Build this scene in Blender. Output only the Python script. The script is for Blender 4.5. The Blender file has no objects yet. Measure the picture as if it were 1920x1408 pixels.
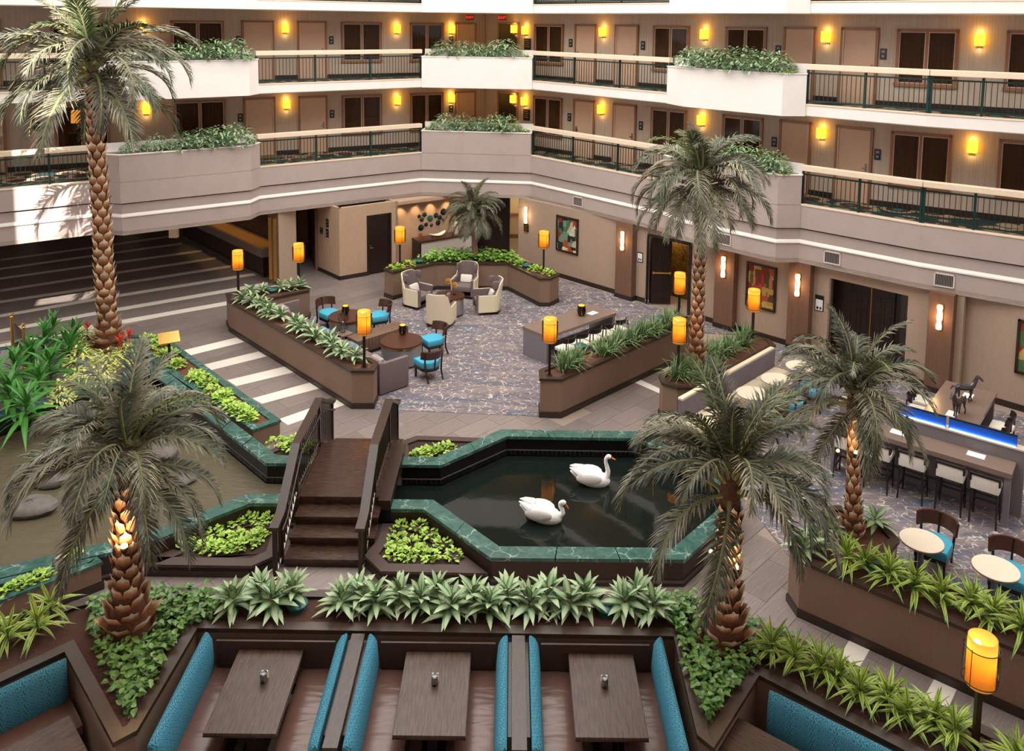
import bpy, bmesh, math, random
from mathutils import Vector, Matrix
R = random.Random(7)
PI = math.pi
scene = bpy.context.scene
COL = scene.collection
# ------------------------------------------------------------------ camera
F, CY, PITCH, ROLL, H = 1563.5, 201.2, 0.10253, 0.01111, 9.0
def cam_axes():
    cp, sp = math.cos(PITCH), math.sin(PITCH)
    fwd = Vector((0, cp, -sp)); up = Vector((0, sp, cp)); rt = Vector((1, 0, 0))
    c, s = math.cos(ROLL), math.sin(ROLL)
    return c*rt + s*up, -s*rt + c*up, fwd
RT, UP, FW = cam_axes()
cam_d = bpy.data.cameras.new('camera'); cam = bpy.data.objects.new('camera', cam_d); COL.objects.link(cam)
cam_d.sensor_width = 36; cam_d.lens = 36*F/1920; cam_d.shift_y = (CY-704)/1920
cam_d.clip_start = .1; cam_d.clip_end = 300
m = Matrix((RT, UP, -FW)).transposed().to_4x4(); m.translation = (0, 0, H)
cam.matrix_world = m
scene.camera = cam
# ------------------------------------------------------------------ light, exposure
world = bpy.data.worlds.new('world'); scene.world = world; world.use_nodes = True
bg = world.node_tree.nodes['Background']
bg.inputs[0].default_value = (.95, .97, 1.0, 1); bg.inputs[1].default_value = 1.5
sun_d = bpy.data.lights.new('sun_offscreen', 'SUN'); sun_d.energy = 13.0; sun_d.color = (1, .93, .82); sun_d.angle = .007
sun = bpy.data.objects.new('sun_offscreen', sun_d); COL.objects.link(sun)
SUN_DIR = Vector((-.257, .693, -.673)).normalized()
sun.rotation_euler = SUN_DIR.to_track_quat('-Z', 'Y').to_euler()
sun.location = (5, -20, 40)
vs = scene.view_settings
vs.view_transform = 'Standard'; vs.look = 'None'; vs.gamma = 1; vs.exposure = 0.35; vs.use_curve_mapping = False
# ------------------------------------------------------------------ photo pixel -> place
def ray(x, y):
    return RT*((x-960)/F) - UP*((y-CY)/F) + FW
def G(x, y, z=0.):
    """point of the horizontal plane at height z seen at photo pixel x, y"""
    d = ray(x, y); t = (z-H)/d.z
    return Vector((d.x*t, d.y*t, z))
def G2(x, y, z=0.):
    p = G(x, y, z); return (p.x, p.y)
def V(x, y, a, b):
    """point of the vertical plane through a, b (xy) seen at photo pixel x, y"""
    d = ray(x, y); nx, ny = b[1]-a[1], a[0]-b[0]
    t = (nx*a[0]+ny*a[1])/(nx*d.x+ny*d.y)
    return Vector((d.x*t, d.y*t, H+d.z*t))
def HT(x, y, base):
    """height of photo pixel on the vertical through base"""
    d = ray(x, y); t = (d.x*base[0]+d.y*base[1])/(d.x*d.x+d.y*d.y)
    return H+d.z*t
# ------------------------------------------------------------------ materials
def lin(h):
    if isinstance(h, str):
        h = h.lstrip('#'); c = [int(h[i:i+2], 16)/255 for i in (0, 2, 4)]
    else: c = [v/255 for v in h]
    return tuple(((v+.055)/1.055)**2.4 if v > .04045 else v/12.92 for v in c)+(1,)
MATS = {}
class NT:
    def __init__(s, name):
        s.m = bpy.data.materials.new(name); s.m.use_nodes = True; s.t = s.m.node_tree
        s.b = s.t.nodes['Principled BSDF']; MATS[name] = s.m
    def n(s, typ, **kw):
        nd = s.t.nodes.new(typ)
        for k, v in kw.items():
            if k.startswith('i_'):
                key = k[2:]; key = int(key) if key.isdigit() else key.replace('_', ' ')
                nd.inputs[key].default_value = v
            else: setattr(nd, k, v)
        return nd
    def l(s, a, b, o=0, i=0):
        s.t.links.new(a.outputs[o] if not hasattr(a, 'links') else a, b.inputs[i] if not hasattr(b, 'links') else b)
    def coords(s, kind='Object', scale=(1, 1, 1), rot=(0, 0, 0)):
        tc = s.n('ShaderNodeTexCoord'); mp = s.n('ShaderNodeMapping')
        mp.inputs['Scale'].default_value = scale; mp.inputs['Rotation'].default_value = rot
        if kind == 'World':
            g = s.n('ShaderNodeNewGeometry'); s.l(g.outputs['Position'], mp.inputs[0])
        else: s.l(tc.outputs[kind], mp.inputs[0])
        return mp
    def ramp(s, src, stops, interp='LINEAR'):
        r = s.n('ShaderNodeValToRGB'); r.color_ramp.interpolation = interp
        e = r.color_ramp.elements
        while len(e) < len(stops): e.new(.5)
        for q, (p, c) in zip(e, stops): q.position = p; q.color = lin(c) if not (isinstance(c, tuple) and len(c) == 4) else c
        s.t.links.new(src, r.inputs[0]); return r
    def noise(s, mp, scale=5, detail=3, rough=.5, dist=0):
        k = s.n('ShaderNodeTexNoise'); k.inputs['Scale'].default_value = scale; k.inputs['Detail'].default_value = detail
        k.inputs['Roughness'].default_value = rough; k.inputs['Distortion'].default_value = dist
        s.l(mp.outputs[0], k.inputs['Vector']); return k
    def bump(s, src, strength=.2, dist=.01):
        b = s.n('ShaderNodeBump'); b.inputs['Strength'].default_value = strength; b.inputs['Distance'].default_value = dist
        s.t.links.new(src, b.inputs['Height']); s.l(b.outputs[0], s.b.inputs['Normal']); return b
    def set(s, rough=None, metal=None, spec=None, col=None, alpha=None, coat=None, sheen=None, trans=None):
        B = s.b.inputs
        if rough is not None: B['Roughness'].default_value = rough
        if metal is not None: B['Metallic'].default_value = metal
        if spec is not None: B['Specular IOR Level'].default_value = spec
        if col is not None: B['Base Color'].default_value = lin(col)
        if coat is not None: B['Coat Weight'].default_value = coat; B['Coat Roughness'].default_value = .08
        if trans is not None: B['Transmission Weight'].default_value = trans
        return s
    def emit(s, col, st):
        s.b.inputs['Emission Color'].default_value = lin(col); s.b.inputs['Emission Strength'].default_value = st; return s
def plain(name, col, rough=.5, metal=0, spec=.5, var=0, scale=6, bump=0, bscale=60, stretch=(1, 1, 1), coords='Object', coat=None):
    s = NT(name).set(rough, metal, spec, col, coat=coat)
    if var or bump:
        mp = s.coords(coords, stretch)
        if var:
            k = s.noise(mp, scale, 4, .6)
            c = lin(col); f = lambda g: tuple(min(1, v*g) for v in c[:3])+(1,)
            r = s.ramp(k.outputs[0], [(.3, f(1-var)), (.7, f(1+var))]); s.l(r.outputs[0], s.b.inputs['Base Color'])
        if bump:
            k2 = s.noise(mp, bscale, 2, .5); s.bump(k2.outputs[0], bump, .01)
    return s
# ------------------------------------------------------------------ mesh builder
class MB:
    def __init__(s): s.v = []; s.f = []; s.smooth = False; s.mi = []
    def add(s, vs, fs, mi=0):
        o = len(s.v); s.v += [tuple(p) for p in vs]; s.f += [tuple(i+o for i in f) for f in fs]; s.mi += [mi]*len(fs); return s
    def box(s, c, size, rz=0, mi=0, rot=None):
        hx, hy, hz = size[0]/2, size[1]/2, size[2]/2
        P = [Vector((x, y, z)) for z in (-hz, hz) for y in (-hy, hy) for x in (-hx, hx)]
        M = rot if rot is not None else Matrix.Rotation(rz, 3, 'Z')
        P = [M @ p + Vector(c) for p in P]
        return s.add(P, [(0, 2, 3, 1), (4, 5, 7, 6), (0, 1, 5, 4), (1, 3, 7, 5), (3, 2, 6, 7), (2, 0, 4, 6)], mi)
    def bbox(s, a, b, mi=0):
        return s.box([(a[i]+b[i])/2 for i in range(3)], [abs(b[i]-a[i]) for i in range(3)], 0, mi)
    def cbox(s, c, size, bev=.02, rz=0, mi=0):
        """box with chamfered edges (rounded look)"""
        bm = bmesh.new(); bmesh.ops.create_cube(bm, size=1)
        bmesh.ops.scale(bm, vec=size, verts=bm.verts)
        bmesh.ops.bevel(bm, geom=list(bm.edges), offset=min(bev, min(size)*.45), segments=2, profile=.6, affect='EDGES')
        M = Matrix.Rotation(rz, 3, 'Z')
        bm.verts.index_update()
        s.add([M @ v.co + Vector(c) for v in bm.verts], [tuple(v.index for v in f.verts) for f in bm.faces], mi); bm.free(); return s
    def prism(s, poly, z0, z1, mi=0):
        """poly: xy list, any winding"""
        a = sum(poly[i][0]*poly[(i+1) % len(poly)][1]-poly[(i+1) % len(poly)][0]*poly[i][1] for i in range(len(poly)))
        if a < 0: poly = poly[::-1]
        n = len(poly)
        vs = [(p[0], p[1], z0) for p in poly]+[(p[0], p[1], z1) for p in poly]
        fs = [tuple(range(n-1, -1, -1)), tuple(range(n, 2*n))]+[(i, (i+1) % n, n+(i+1) % n, n+i) for i in range(n)]
        return s.add(vs, fs, mi)
    def ring(s, po, pi, z0, z1, mi=0):
        """closed band between two polygons with the same corner count"""
        n = len(po)
        vs = [(p[0], p[1], z) for z in (z0, z1) for P in (po, pi) for p in P]
        fs = []
        for i in range(n):
            j = (i+1) % n
            fs += [(i, j, 2*n+j, 2*n+i), (n+j, n+i, 3*n+i, 3*n+j), (2*n+i, 2*n+j, 3*n+j, 3*n+i), (j, i, n+i, n+j)]
        return s.add(vs, fs, mi)
    def wallq(s, a, b, z0, z1, th=.1, mi=0):
        """upright slab from a to b (xy), thickness to the left of a->b"""
        d = Vector((b[0]-a[0], b[1]-a[1])); d.normalize(); n = Vector((-d.y, d.x))*th
        return s.prism([a, b, (b[0]+n.x, b[1]+n.y), (a[0]+n.x, a[1]+n.y)], z0, z1, mi)
    def tube(s, path, r, seg=8, mi=0, cap=True):
        path = [Vector(p) for p in path]; n = len(path)
        rs = r if isinstance(r, (list, tuple)) else [r]*n
        o = len(s.v); up = Vector((0, 0, 1)); rings = []
        x = None
        for i, p in enumerate(path):
            t = (path[min(i+1, n-1)]-path[max(i-1, 0)]).normalized()
            if x is None:
                ref = Vector((1, 0, 0)) if abs(t.z) > .9 else up
                x = t.cross(ref).normalized()
            else:
                x = (x - t*x.dot(t)).normalized()
            y = t.cross(x)
            rings.append([p+(x*math.cos(2*PI*k/seg)+y*math.sin(2*PI*k/seg))*rs[i] for k in range(seg)])
        vs = [q for rg in rings for q in rg]; fs = []
        for i in range(n-1):
            for k in range(seg):
                a, b = i*seg+k, i*seg+(k+1) % seg
                fs.append((a, b, b+seg, a+seg))
        if cap: fs += [tuple(range(seg-1, -1, -1)), tuple(range((n-1)*seg, n*seg))]
        return s.add(vs, fs, mi)
    def lathe(s, prof, seg=20, c=(0, 0, 0), mi=0, sx=1, sy=1):
        n = len(prof)
        vs = [(c[0]+r*math.cos(2*PI*k/seg)*sx, c[1]+r*math.sin(2*PI*k/seg)*sy, c[2]+z) for r, z in prof for k in range(seg)]
        fs = [(i*seg+k, i*seg+(k+1) % seg, (i+1)*seg+(k+1) % seg, (i+1)*seg+k) for i in range(n-1) for k in range(seg)]
        if prof[0][0] > 1e-5: fs.append(tuple(range(seg-1, -1, -1)))
        if prof[-1][0] > 1e-5: fs.append(tuple(range((n-1)*seg, n*seg)))
        return s.add(vs, fs, mi)
    def sphere(s, c, r, seg=12, rings=8, sc=(1, 1, 1), mi=0):
        vs = []; fs = []
        for i in range(rings+1):
            th = PI*i/rings
            for k in range(seg):
                ph = 2*PI*k/seg
                vs.append((c[0]+r*sc[0]*math.sin(th)*math.cos(ph), c[1]+r*sc[1]*math.sin(th)*math.sin(ph), c[2]+r*sc[2]*math.cos(th)))
        for i in range(rings):
            for k in range(seg):
                a, b = i*seg+k, i*seg+(k+1) % seg
                fs.append((a, a+seg, b+seg, b))
        return s.add(vs, fs, mi)
    def xf(s, M):
        s.v = [tuple(M @ Vector(p)) for p in s.v]; return s
    def mesh(s, name, mats, smooth=None):
        me = bpy.data.meshes.new(name); me.from_pydata(s.v, [], s.f)
        if not isinstance(mats, (list, tuple)): mats = [mats]
        for q in mats: me.materials.append(MATS[q] if isinstance(q, str) else q)
        if len(mats) > 1: me.polygons.foreach_set('material_index', s.mi)
        if smooth is None: smooth = s.smooth
        if smooth:
            me.polygons.foreach_set('use_smooth', [True]*len(me.polygons))
            try: me.set_sharp_from_angle(angle=.7)
            except Exception: pass
        me.update(); return me
def ob(name, data, parent=None, loc=(0, 0, 0), rz=0, world=False):
    o = bpy.data.objects.new(name, data); COL.objects.link(o)
    o.location = loc
    if rz: o.rotation_euler = (0, 0, rz)
    if parent is not None:
        o.parent = parent
        if world: o.location = Vector(loc)-Vector(parent.location)
    return o
def part(name, mb, mat, parent=None, smooth=False, world=False, loc=(0, 0, 0), rz=0):
    return ob(name, mb.mesh(name, mat, smooth), parent, loc, rz, world)
def tag(o, label=None, cat=None, group=None, kind=None):
    if label: o['label'] = label
    if cat: o['category'] = cat
    if group: o['group'] = group
    if kind: o['kind'] = kind
    return o
def thing(name, label, cat, loc=(0, 0, 0), rz=0, group=None):
    o = ob(name, None, None, loc, rz); o.empty_display_size = .1
    return tag(o, label, cat, group)
def struct(name, mb, mat, parent=None, smooth=False):
    o = part(name, mb, mat, parent, smooth)
    if parent is None: o['kind'] = 'structure'
    return o
def dup(root, loc, rz=0, label=None, group=None, sc=None):
    r = root.copy(); COL.objects.link(r); r.location = loc; r.rotation_euler = (0, 0, rz)
    if sc: r.scale = (sc, sc, sc)
    if label: r['label'] = label
    if group: r['group'] = group
    def rec(src, dst):
        for ch in src.children:
            c = ch.copy(); COL.objects.link(c); c.parent = dst
            if ch.children: rec(ch, c)
    rec(root, r); return r
# ------------------------------------------------------------------ polyline helpers
def off(pl, d, closed=False):
    """mitred offset to the right of the walking direction"""
    n = len(pl); out = []
    for i in range(n):
        if closed: a, b, c = pl[i-1], pl[i], pl[(i+1) % n]
        else: a, b, c = pl[max(i-1, 0)], pl[i], pl[min(i+1, n-1)]
        ns = []
        for p, q in ((a, b), (b, c)):
            dx, dy = q[0]-p[0], q[1]-p[1]; L = math.hypot(dx, dy)
            if L > 1e-6: ns.append((dy/L, -dx/L))
        if len(ns) == 1: nx, ny = ns[0]; k = 1
        else:
            nx, ny = ns[0][0]+ns[1][0], ns[0][1]+ns[1][1]; L = math.hypot(nx, ny) or 1; nx /= L; ny /= L
            k = 1/max(.35, nx*ns[0][0]+ny*ns[0][1])
        out.append((b[0]+nx*d*k, b[1]+ny*d*k))
    return out
def ccw(poly):
    a = sum(poly[i][0]*poly[(i+1) % len(poly)][1]-poly[(i+1) % len(poly)][0]*poly[i][1] for i in range(len(poly)))
    return poly if a > 0 else poly[::-1]
def inset(poly, d):
    """shrink (d>0) a closed polygon"""
    return off(ccw(poly), -d, True)
def sweep(mb, pl, prof, mi=0, closed=False):
    """prof: list of (offset to the right, z); open strip swept along pl"""
    lines = [off(pl, o_, closed) for o_, z in prof]; n = len(pl); o0 = []
    vs = [(lines[j][i][0], lines[j][i][1], prof[j][1]) for j in range(len(prof)) for i in range(n)]
    fs = []
    rng = range(n) if closed else range(n-1)
    for j in range(len(prof)-1):
        for i in rng:
            k = (i+1) % n
            fs.append((j*n+i, j*n+k, (j+1)*n+k, (j+1)*n+i))
    return mb.add(vs, fs, mi)
def lerp(a, b, t): return tuple(a[i]+(b[i]-a[i])*t for i in range(len(a)))
def inpoly(p, poly):
    c = False; n = len(poly)
    for i in range(n):
        a, b = poly[i], poly[i-1]
        if (a[1] > p[1]) != (b[1] > p[1]) and p[0] < (b[0]-a[0])*(p[1]-a[1])/(b[1]-a[1])+a[0]: c = not c
    return c
# ------------------------------------------------------------------ material library
plain('fascia_taupe', (178, 162, 157), .7, var=.04, scale=2, bump=.05, bscale=180)
plain('fascia_white', (238, 232, 228), .7, var=.02, scale=2)
plain('cap_cream', (232, 212, 188), .45, var=.04, scale=8)
plain('groove_shade', (92, 80, 74), .8)  # recess coloured dark for the shadow under the upper band
plain('rail_green', (24, 55, 51), .35, .3)
plain('ceiling_white', (222, 205, 190), .8)
plain('door_tan', (204, 170, 144), .5, var=.03, scale=3)
plain('trim_wood', (150, 104, 74), .45, var=.1, scale=20, stretch=(1, 1, .15))
plain('trim_pale', (206, 190, 178), .45)
plain('baseboard_dark', (44, 31, 26), .5)
plain('metal_nickel', (150, 140, 130), .3, .9)
plain('sign_black', (24, 22, 23), .4); plain('sign_mark', (150, 146, 140), .5)
plain('planter_wall', (128, 103, 86), .75, var=.06, scale=60, stretch=(1, 1, .08), bump=.06, bscale=260)
plain('planter_lip', (58, 43, 33), .35, var=.16, scale=14)
plain('planter_base', (50, 37, 30), .45)
plain('dark_wood', (52, 35, 27), .3, var=.2, scale=12, stretch=(1, 1, 1))
plain('bronze', (58, 46, 40), .38, .6)
plain('pond_wall', (62, 44, 37), .5, var=.12, scale=10)
plain('pond_inner', (14, 11, 11), .35)
plain('pond_tile', (16, 14, 15), .2); plain('grout', (92, 88, 86), .8)
plain('mulch', (96, 60, 44), .95, var=.45, scale=55, bump=.8, bscale=70)
plain('mulch_dark', (72, 44, 33), .95, var=.5, scale=55, bump=.9, bscale=60)
plain('soil', (52, 36, 28), .95, var=.4, scale=40, bump=.6, bscale=60)
plain('gravel_grey', (132, 124, 126), .9, var=.3, scale=60, bump=.6, bscale=80)
plain('blue_fabric', (66, 160, 188), .85, var=.05, scale=40, bump=.1, bscale=300)
plain('cream_fabric', (226, 212, 184), .85, var=.06, scale=60, bump=.15, bscale=240)
plain('white_fabric', (224, 216, 204), .85, var=.05, scale=40, bump=.15, bscale=240)
plain('mauve_fabric', (112, 96, 96), .85, var=.06, scale=50, bump=.1, bscale=260)
plain('walnut', (74, 44, 32), .3, var=.22, scale=9, stretch=(1, 8, 1))
plain('espresso', (40, 26, 21), .32, var=.15, scale=10)
plain('silver_drum', (158, 154, 156), .35, .45, var=.05, scale=120, stretch=(1, 1, .02))
plain('brass', (196, 152, 84), .25, .9)
plain('gold_leaf', (206, 160, 84), .4, .7)
plain('table_taupe', (124, 105, 94), .22, var=.03, scale=4)
plain('table_grey', (120, 114, 118), .5, var=.15, scale=40, stretch=(6, 6, .15))
plain('paper_white', (240, 238, 234), .6)
plain('votive_black', (40, 36, 36), .2, .6)
plain('white_laminate', (232, 218, 196), .4)
plain('steel', (120, 120, 124), .3, .8)
plain('black_gloss', (12, 9, 9), .25)
plain('dark_door', (34, 20, 16), .35, var=.2, scale=14, stretch=(1, 1, .2))
plain('wall_cream', (214, 190, 152), .75)
plain('swan_white', (246, 242, 238), .7, var=.02, scale=20); plain('swan_orange', (226, 120, 62), .5); plain('swan_black', (20, 18, 18), .5); plain('swan_head', (236, 214, 176), .7)
plain('path_light_green', (38, 92, 84), .35)
plain('horse_bronze', (84, 80, 82), .35, .7, var=.3, scale=30)
plain('vent_grey', (150, 140, 138), .5); plain('vent_frame', (214, 202, 196), .5); plain('vent_dark', (46, 40, 40), .8)
plain('curtain', (150, 110, 84), .8, var=.25, scale=30, stretch=(1, 1, .02))
plain('trunk_dark', (92, 56, 38), .9, var=.35, scale=25, bump=.5, bscale=60)
plain('trunk_pink', (150, 112, 102), .9, var=.2, scale=50, bump=.8, bscale=90)
plain('rachis', (132, 128, 84), .6)
plain('bowl_white', (236, 222, 196), .5); plain('copper', (196, 120, 80), .3, .6)
plain('glass_smoke', (190, 196, 196), .1)
plain('red_flower', (214, 52, 34), .6)
plain('stem_green', (76, 104, 48), .7)
def leafmat(name, edge, mid, w=.5, rough=.45, spec=.4, var=.12, wid=.02):
    """leaf colour by distance from the midrib (local x), margin edge colour"""
    s = NT(name).set(rough, 0, spec)
    tc = s.n('ShaderNodeTexCoord'); sx = s.n('ShaderNodeSeparateXYZ'); s.l(tc.outputs['Object'], sx.inputs[0])
    ab = s.n('ShaderNodeMath', operation='ABSOLUTE'); s.l(sx.outputs[0], ab.inputs[0])
    mp = s.coords('Object'); k = s.noise(mp, 60, 2, .6)
    ad = s.n('ShaderNodeMath', operation='MULTIPLY_ADD'); ad.inputs[1].default_value = wid*.9; ad.inputs[2].default_value = -wid*.45
    s.l(k.outputs[0], ad.inputs[0]); a2 = s.n('ShaderNodeMath', operation='ADD'); s.l(ab.outputs[0], a2.inputs[0]); s.l(ad.outputs[0], a2.inputs[1])
    dv = s.n('ShaderNodeMath', operation='DIVIDE'); dv.inputs[1].default_value = wid; s.l(a2.outputs[0], dv.inputs[0])
    r = s.ramp(dv.outputs[0], [(w-.12, mid), (w+.12, edge)])
    oi = s.n('ShaderNodeObjectInfo'); hv = s.n('ShaderNodeHueSaturation'); s.l(r.outputs[0], hv.inputs['Color'])
    mr = s.n('ShaderNodeMapRange'); mr.inputs[3].default_value = 1-var; mr.inputs[4].default_value = 1+var
    s.l(oi.outputs['Random'], mr.inputs[0]); s.l(mr.outputs[0], hv.inputs['Value']); s.l(hv.outputs[0], s.b.inputs['Base Color'])
    s.b.inputs['Subsurface Weight'].default_value = 0
    return s
leafmat('agla_leaf', '#587d4e', '#a2b68e', .62, wid=.054, var=.1)
leafmat('dracaena_leaf', '#a4b650', '#557c38', .40, wid=.018, var=.12)
leafmat('strap_leaf', '#3e7a30', '#4d8a3a', .5, wid=.02, rough=.3, var=.2)
def foliage(name, a, b, rough=.45, scale=9, spec=.45):
    s = NT(name).set(rough, 0, spec); mp = s.coords('Object'); k = s.noise(mp, scale, 3, .6)
    r = s.ramp(k.outputs[0], [(.32, a), (.68, b)])
    oi = s.n('ShaderNodeObjectInfo'); hv = s.n('ShaderNodeHueSaturation'); s.l(r.outputs[0], hv.inputs['Color'])
    mr = s.n('ShaderNodeMapRange'); mr.inputs[3].default_value = .85; mr.inputs[4].default_value = 1.15
    s.l(oi.outputs['Random'], mr.inputs[0]); s.l(mr.outputs[0], hv.inputs['Value']); s.l(hv.outputs[0], s.b.inputs['Base Color']); return s
foliage('syngonium', '#7fa83a', '#b4d05a'); foliage('pothos', '#33602a', '#729848', .35, 14); foliage('ivy_bright', '#579234', '#9cc45c', .4, 12)
foliage('schefflera', '#577a4c', '#a4bb90', .45, 10); foliage('grass_blade', '#46703c', '#9ab07c', .5, 14)
foliage('yellow_leaf', '#a8b44c', '#dcdc88', .5, 12); foliage('dark_leaf', '#2e5c2c', '#5a8c46', .25, 8)
def palmleaf(name, a, b, tip):
    s = NT(name).set(.5, 0, .35); tc = s.n('ShaderNodeTexCoord'); sx = s.n('ShaderNodeSeparateXYZ'); s.l(tc.outputs['Object'], sx.inputs[0])
    ab = s.n('ShaderNodeMath', operation='ABSOLUTE'); s.l(sx.outputs[1], ab.inputs[0])
    k = s.noise(s.coords('Object', (1, 1, 1)), 26, 3, .7); r = s.ramp(k.outputs[0], [(.35, a), (.65, b)])
    mr = s.n('ShaderNodeMapRange'); mr.inputs[1].default_value = .05; mr.inputs[2].default_value = .17; s.l(ab.outputs[0], mr.inputs[0])
    mx = s.n('ShaderNodeMixRGB'); mx.inputs[2].default_value = lin(tip); s.l(mr.outputs[0], mx.inputs[0]); s.l(r.outputs[0], mx.inputs[1])
    oi = s.n('ShaderNodeObjectInfo'); hv = s.n('ShaderNodeHueSaturation'); s.l(mx.outputs[0], hv.inputs['Color']); m2 = s.n('ShaderNodeMapRange'); m2.inputs[3].default_value = .62; m2.inputs[4].default_value = 1.45
    s.l(oi.outputs['Random'], m2.inputs[0]); s.l(m2.outputs[0], hv.inputs['Value']); s.l(hv.outputs[0], s.b.inputs['Base Color'])
palmleaf('palm_leaf', '#2c3428', '#585f4e', '#928c76'); palmleaf('palm_leaf_gold', '#383b2e', '#6c6b58', '#a89d84'); palmleaf('palm_leaf_core', '#293822', '#4f5e34', '#78794f')
foliage('palm_tip', '#9a8c6c', '#b8a884', .7, 7)
# upholstery with the serpentine line pattern
def teal():
    s = NT('teal_fabric').set(.7, 0, .3); mp = s.coords('Object', (1, 1, 1))
    sx = s.n('ShaderNodeSeparateXYZ'); s.l(mp.outputs[0], sx.inputs[0])
    def mth(op, a, b=None, c=None):
        q = s.n('ShaderNodeMath', operation=op)
        for i, v in enumerate((a, b, c)):
            if v is None: continue
            if isinstance(v, (int, float)): q.inputs[i].default_value = v
            else: s.t.links.new(v, q.inputs[i])
        return q.outputs[0]
    u, w = sx.outputs[0], sx.outputs[2]
    uu = mth('MULTIPLY', u, 2*PI/.13); ww = mth('MULTIPLY', w, 2*PI/.085)
    wav = mth('ADD', mth('MULTIPLY', mth('SINE', mth('ADD', uu, mth('MULTIPLY', mth('SINE', ww), 1.3))), 1.0), mth('MULTIPLY', mth('COSINE', mth('ADD', ww, mth('MULTIPLY', uu, .5))), .8))
    lines = mth('ABSOLUTE', mth('SINE', mth('MULTIPLY', wav, 2.4)))
    r = s.ramp(lines, [(.22, '#1b4150'), (.48, '#3f8299')])
    s.l(r.outputs[0], s.b.inputs['Base Color'])
    k = s.noise(mp, 300, 1); s.bump(k.outputs[0], .1)
teal()
# wall papers
def paper(name, a, b, sc=(60, 60, 1.2)):
    s = NT(name).set(.8, 0, .2); mp = s.coords('World', sc); k = s.noise(mp, 1.5, 3, .7)
    r = s.ramp(k.outputs[0], [(.3, a), (.7, b)]); s.l(r.outputs[0], s.b.inputs['Base Color']); s.bump(k.outputs[0], .06); return s
paper('wallpaper_upper', '#b3a292', '#cbb9a8', (22, 22, .4))
paper('wallpaper_lobby', '#a48d7b', '#b29c89', (40, 40, 3)); paper('column_wood', '#6a4e3e', '#7b5d4b', (30, 30, .5))
paper('wall_tan', '#ae9279', '#bda189', (40, 40, 3)); paper('desk_front', '#b9b3ab', '#d8d2c8', (60, 60, 60))
# carpet
def carpet():
    s = NT('carpet_pattern').set(.95, 0, .1)
    mp = s.coords('World', (1, 1, 1), (0, 0, .75)); mp2 = s.coords('World', (.5, 2.6, 1), (0, 0, .75))
    big = s.noise(mp2, 1.3, 4, .65); fine = s.noise(mp2, 9, 4, .7)
    r1 = s.ramp(big.outputs[0], [(.33, '#6b7c8e'), (.45, '#86808a'), (.58, '#9c9292'), (.72, '#b0a49c')])
    r2 = s.ramp(fine.outputs[0], [(.3, '#6a6668'), (.5, '#8a8484'), (.7, '#b0a6a2')])
    mx = s.n('ShaderNodeMixRGB', blend_type='OVERLAY'); mx.inputs[0].default_value = .75; s.l(r1.outputs[0], mx.inputs[1]); s.l(r2.outputs[0], mx.inputs[2])
    # blue flecks
    bn = s.noise(s.coords('World', (.7, 3.2, 1), (0, 0, .75)), 3.2, 3, .6); rb = s.ramp(bn.outputs[0], [(.58, '#000000'), (.7, '#d0d0d0')])
    m2 = s.n('ShaderNodeMixRGB'); m2.inputs[2].default_value = lin('#5f85a4'); s.l(rb.outputs[0], m2.inputs[0]); s.l(mx.outputs[0], m2.inputs[1])
    # cream crackle lines
    dn = s.noise(mp, 2.2, 3); va = s.n('ShaderNodeMixRGB'); va.inputs[0].default_value = .35; s.l(mp.outputs[0], va.inputs[1]); s.l(dn.outputs[1], va.inputs[2])
    vo = s.n('ShaderNodeTexVoronoi', feature='DISTANCE_TO_EDGE'); vo.inputs['Scale'].default_value = 8.5; s.l(va.outputs[0], vo.inputs['Vector'])
    rv = s.ramp(vo.outputs[0], [(.0, '#ffffff'), (.085, '#000000')])
    gate = s.noise(mp, 4.5, 3, .7); rg = s.ramp(gate.outputs[0], [(.46, '#000000'), (.6, '#ffffff')])
    mu = s.n('ShaderNodeMixRGB', blend_type='MULTIPLY'); mu.inputs[0].default_value = 1; s.l(rv.outputs[0], mu.inputs[1]); s.l(rg.outputs[0], mu.inputs[2])
    m3 = s.n('ShaderNodeMixRGB'); m3.inputs[2].default_value = lin('#d8cabb'); s.l(mu.outputs[0], m3.inputs[0]); s.l(m2.outputs[0], m3.inputs[1])
    s.l(m3.outputs[0], s.b.inputs['Base Color']); k = s.noise(mp, 220, 2); s.bump(k.outputs[0], .25)
carpet()
def hallcarpet():
    s = NT('hall_carpet').set(.95, 0, .1); mp = s.coords('World', (1, 1, 1))
    vo = s.n('ShaderNodeTexVoronoi'); vo.inputs['Scale'].default_value = 1.5; s.l(mp.outputs[0], vo.inputs['Vector'])
    r = s.ramp(vo.outputs['Distance'], [(.16, '#2e7f88'), (.2, '#51382e'), (.42, '#51382e'), (.46, '#a8977f'), (.62, '#8f7b68'), (.66, '#33403f')], 'CONSTANT')
    s.l(r.outputs[0], s.b.inputs['Base Color'])
hallcarpet()
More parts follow.
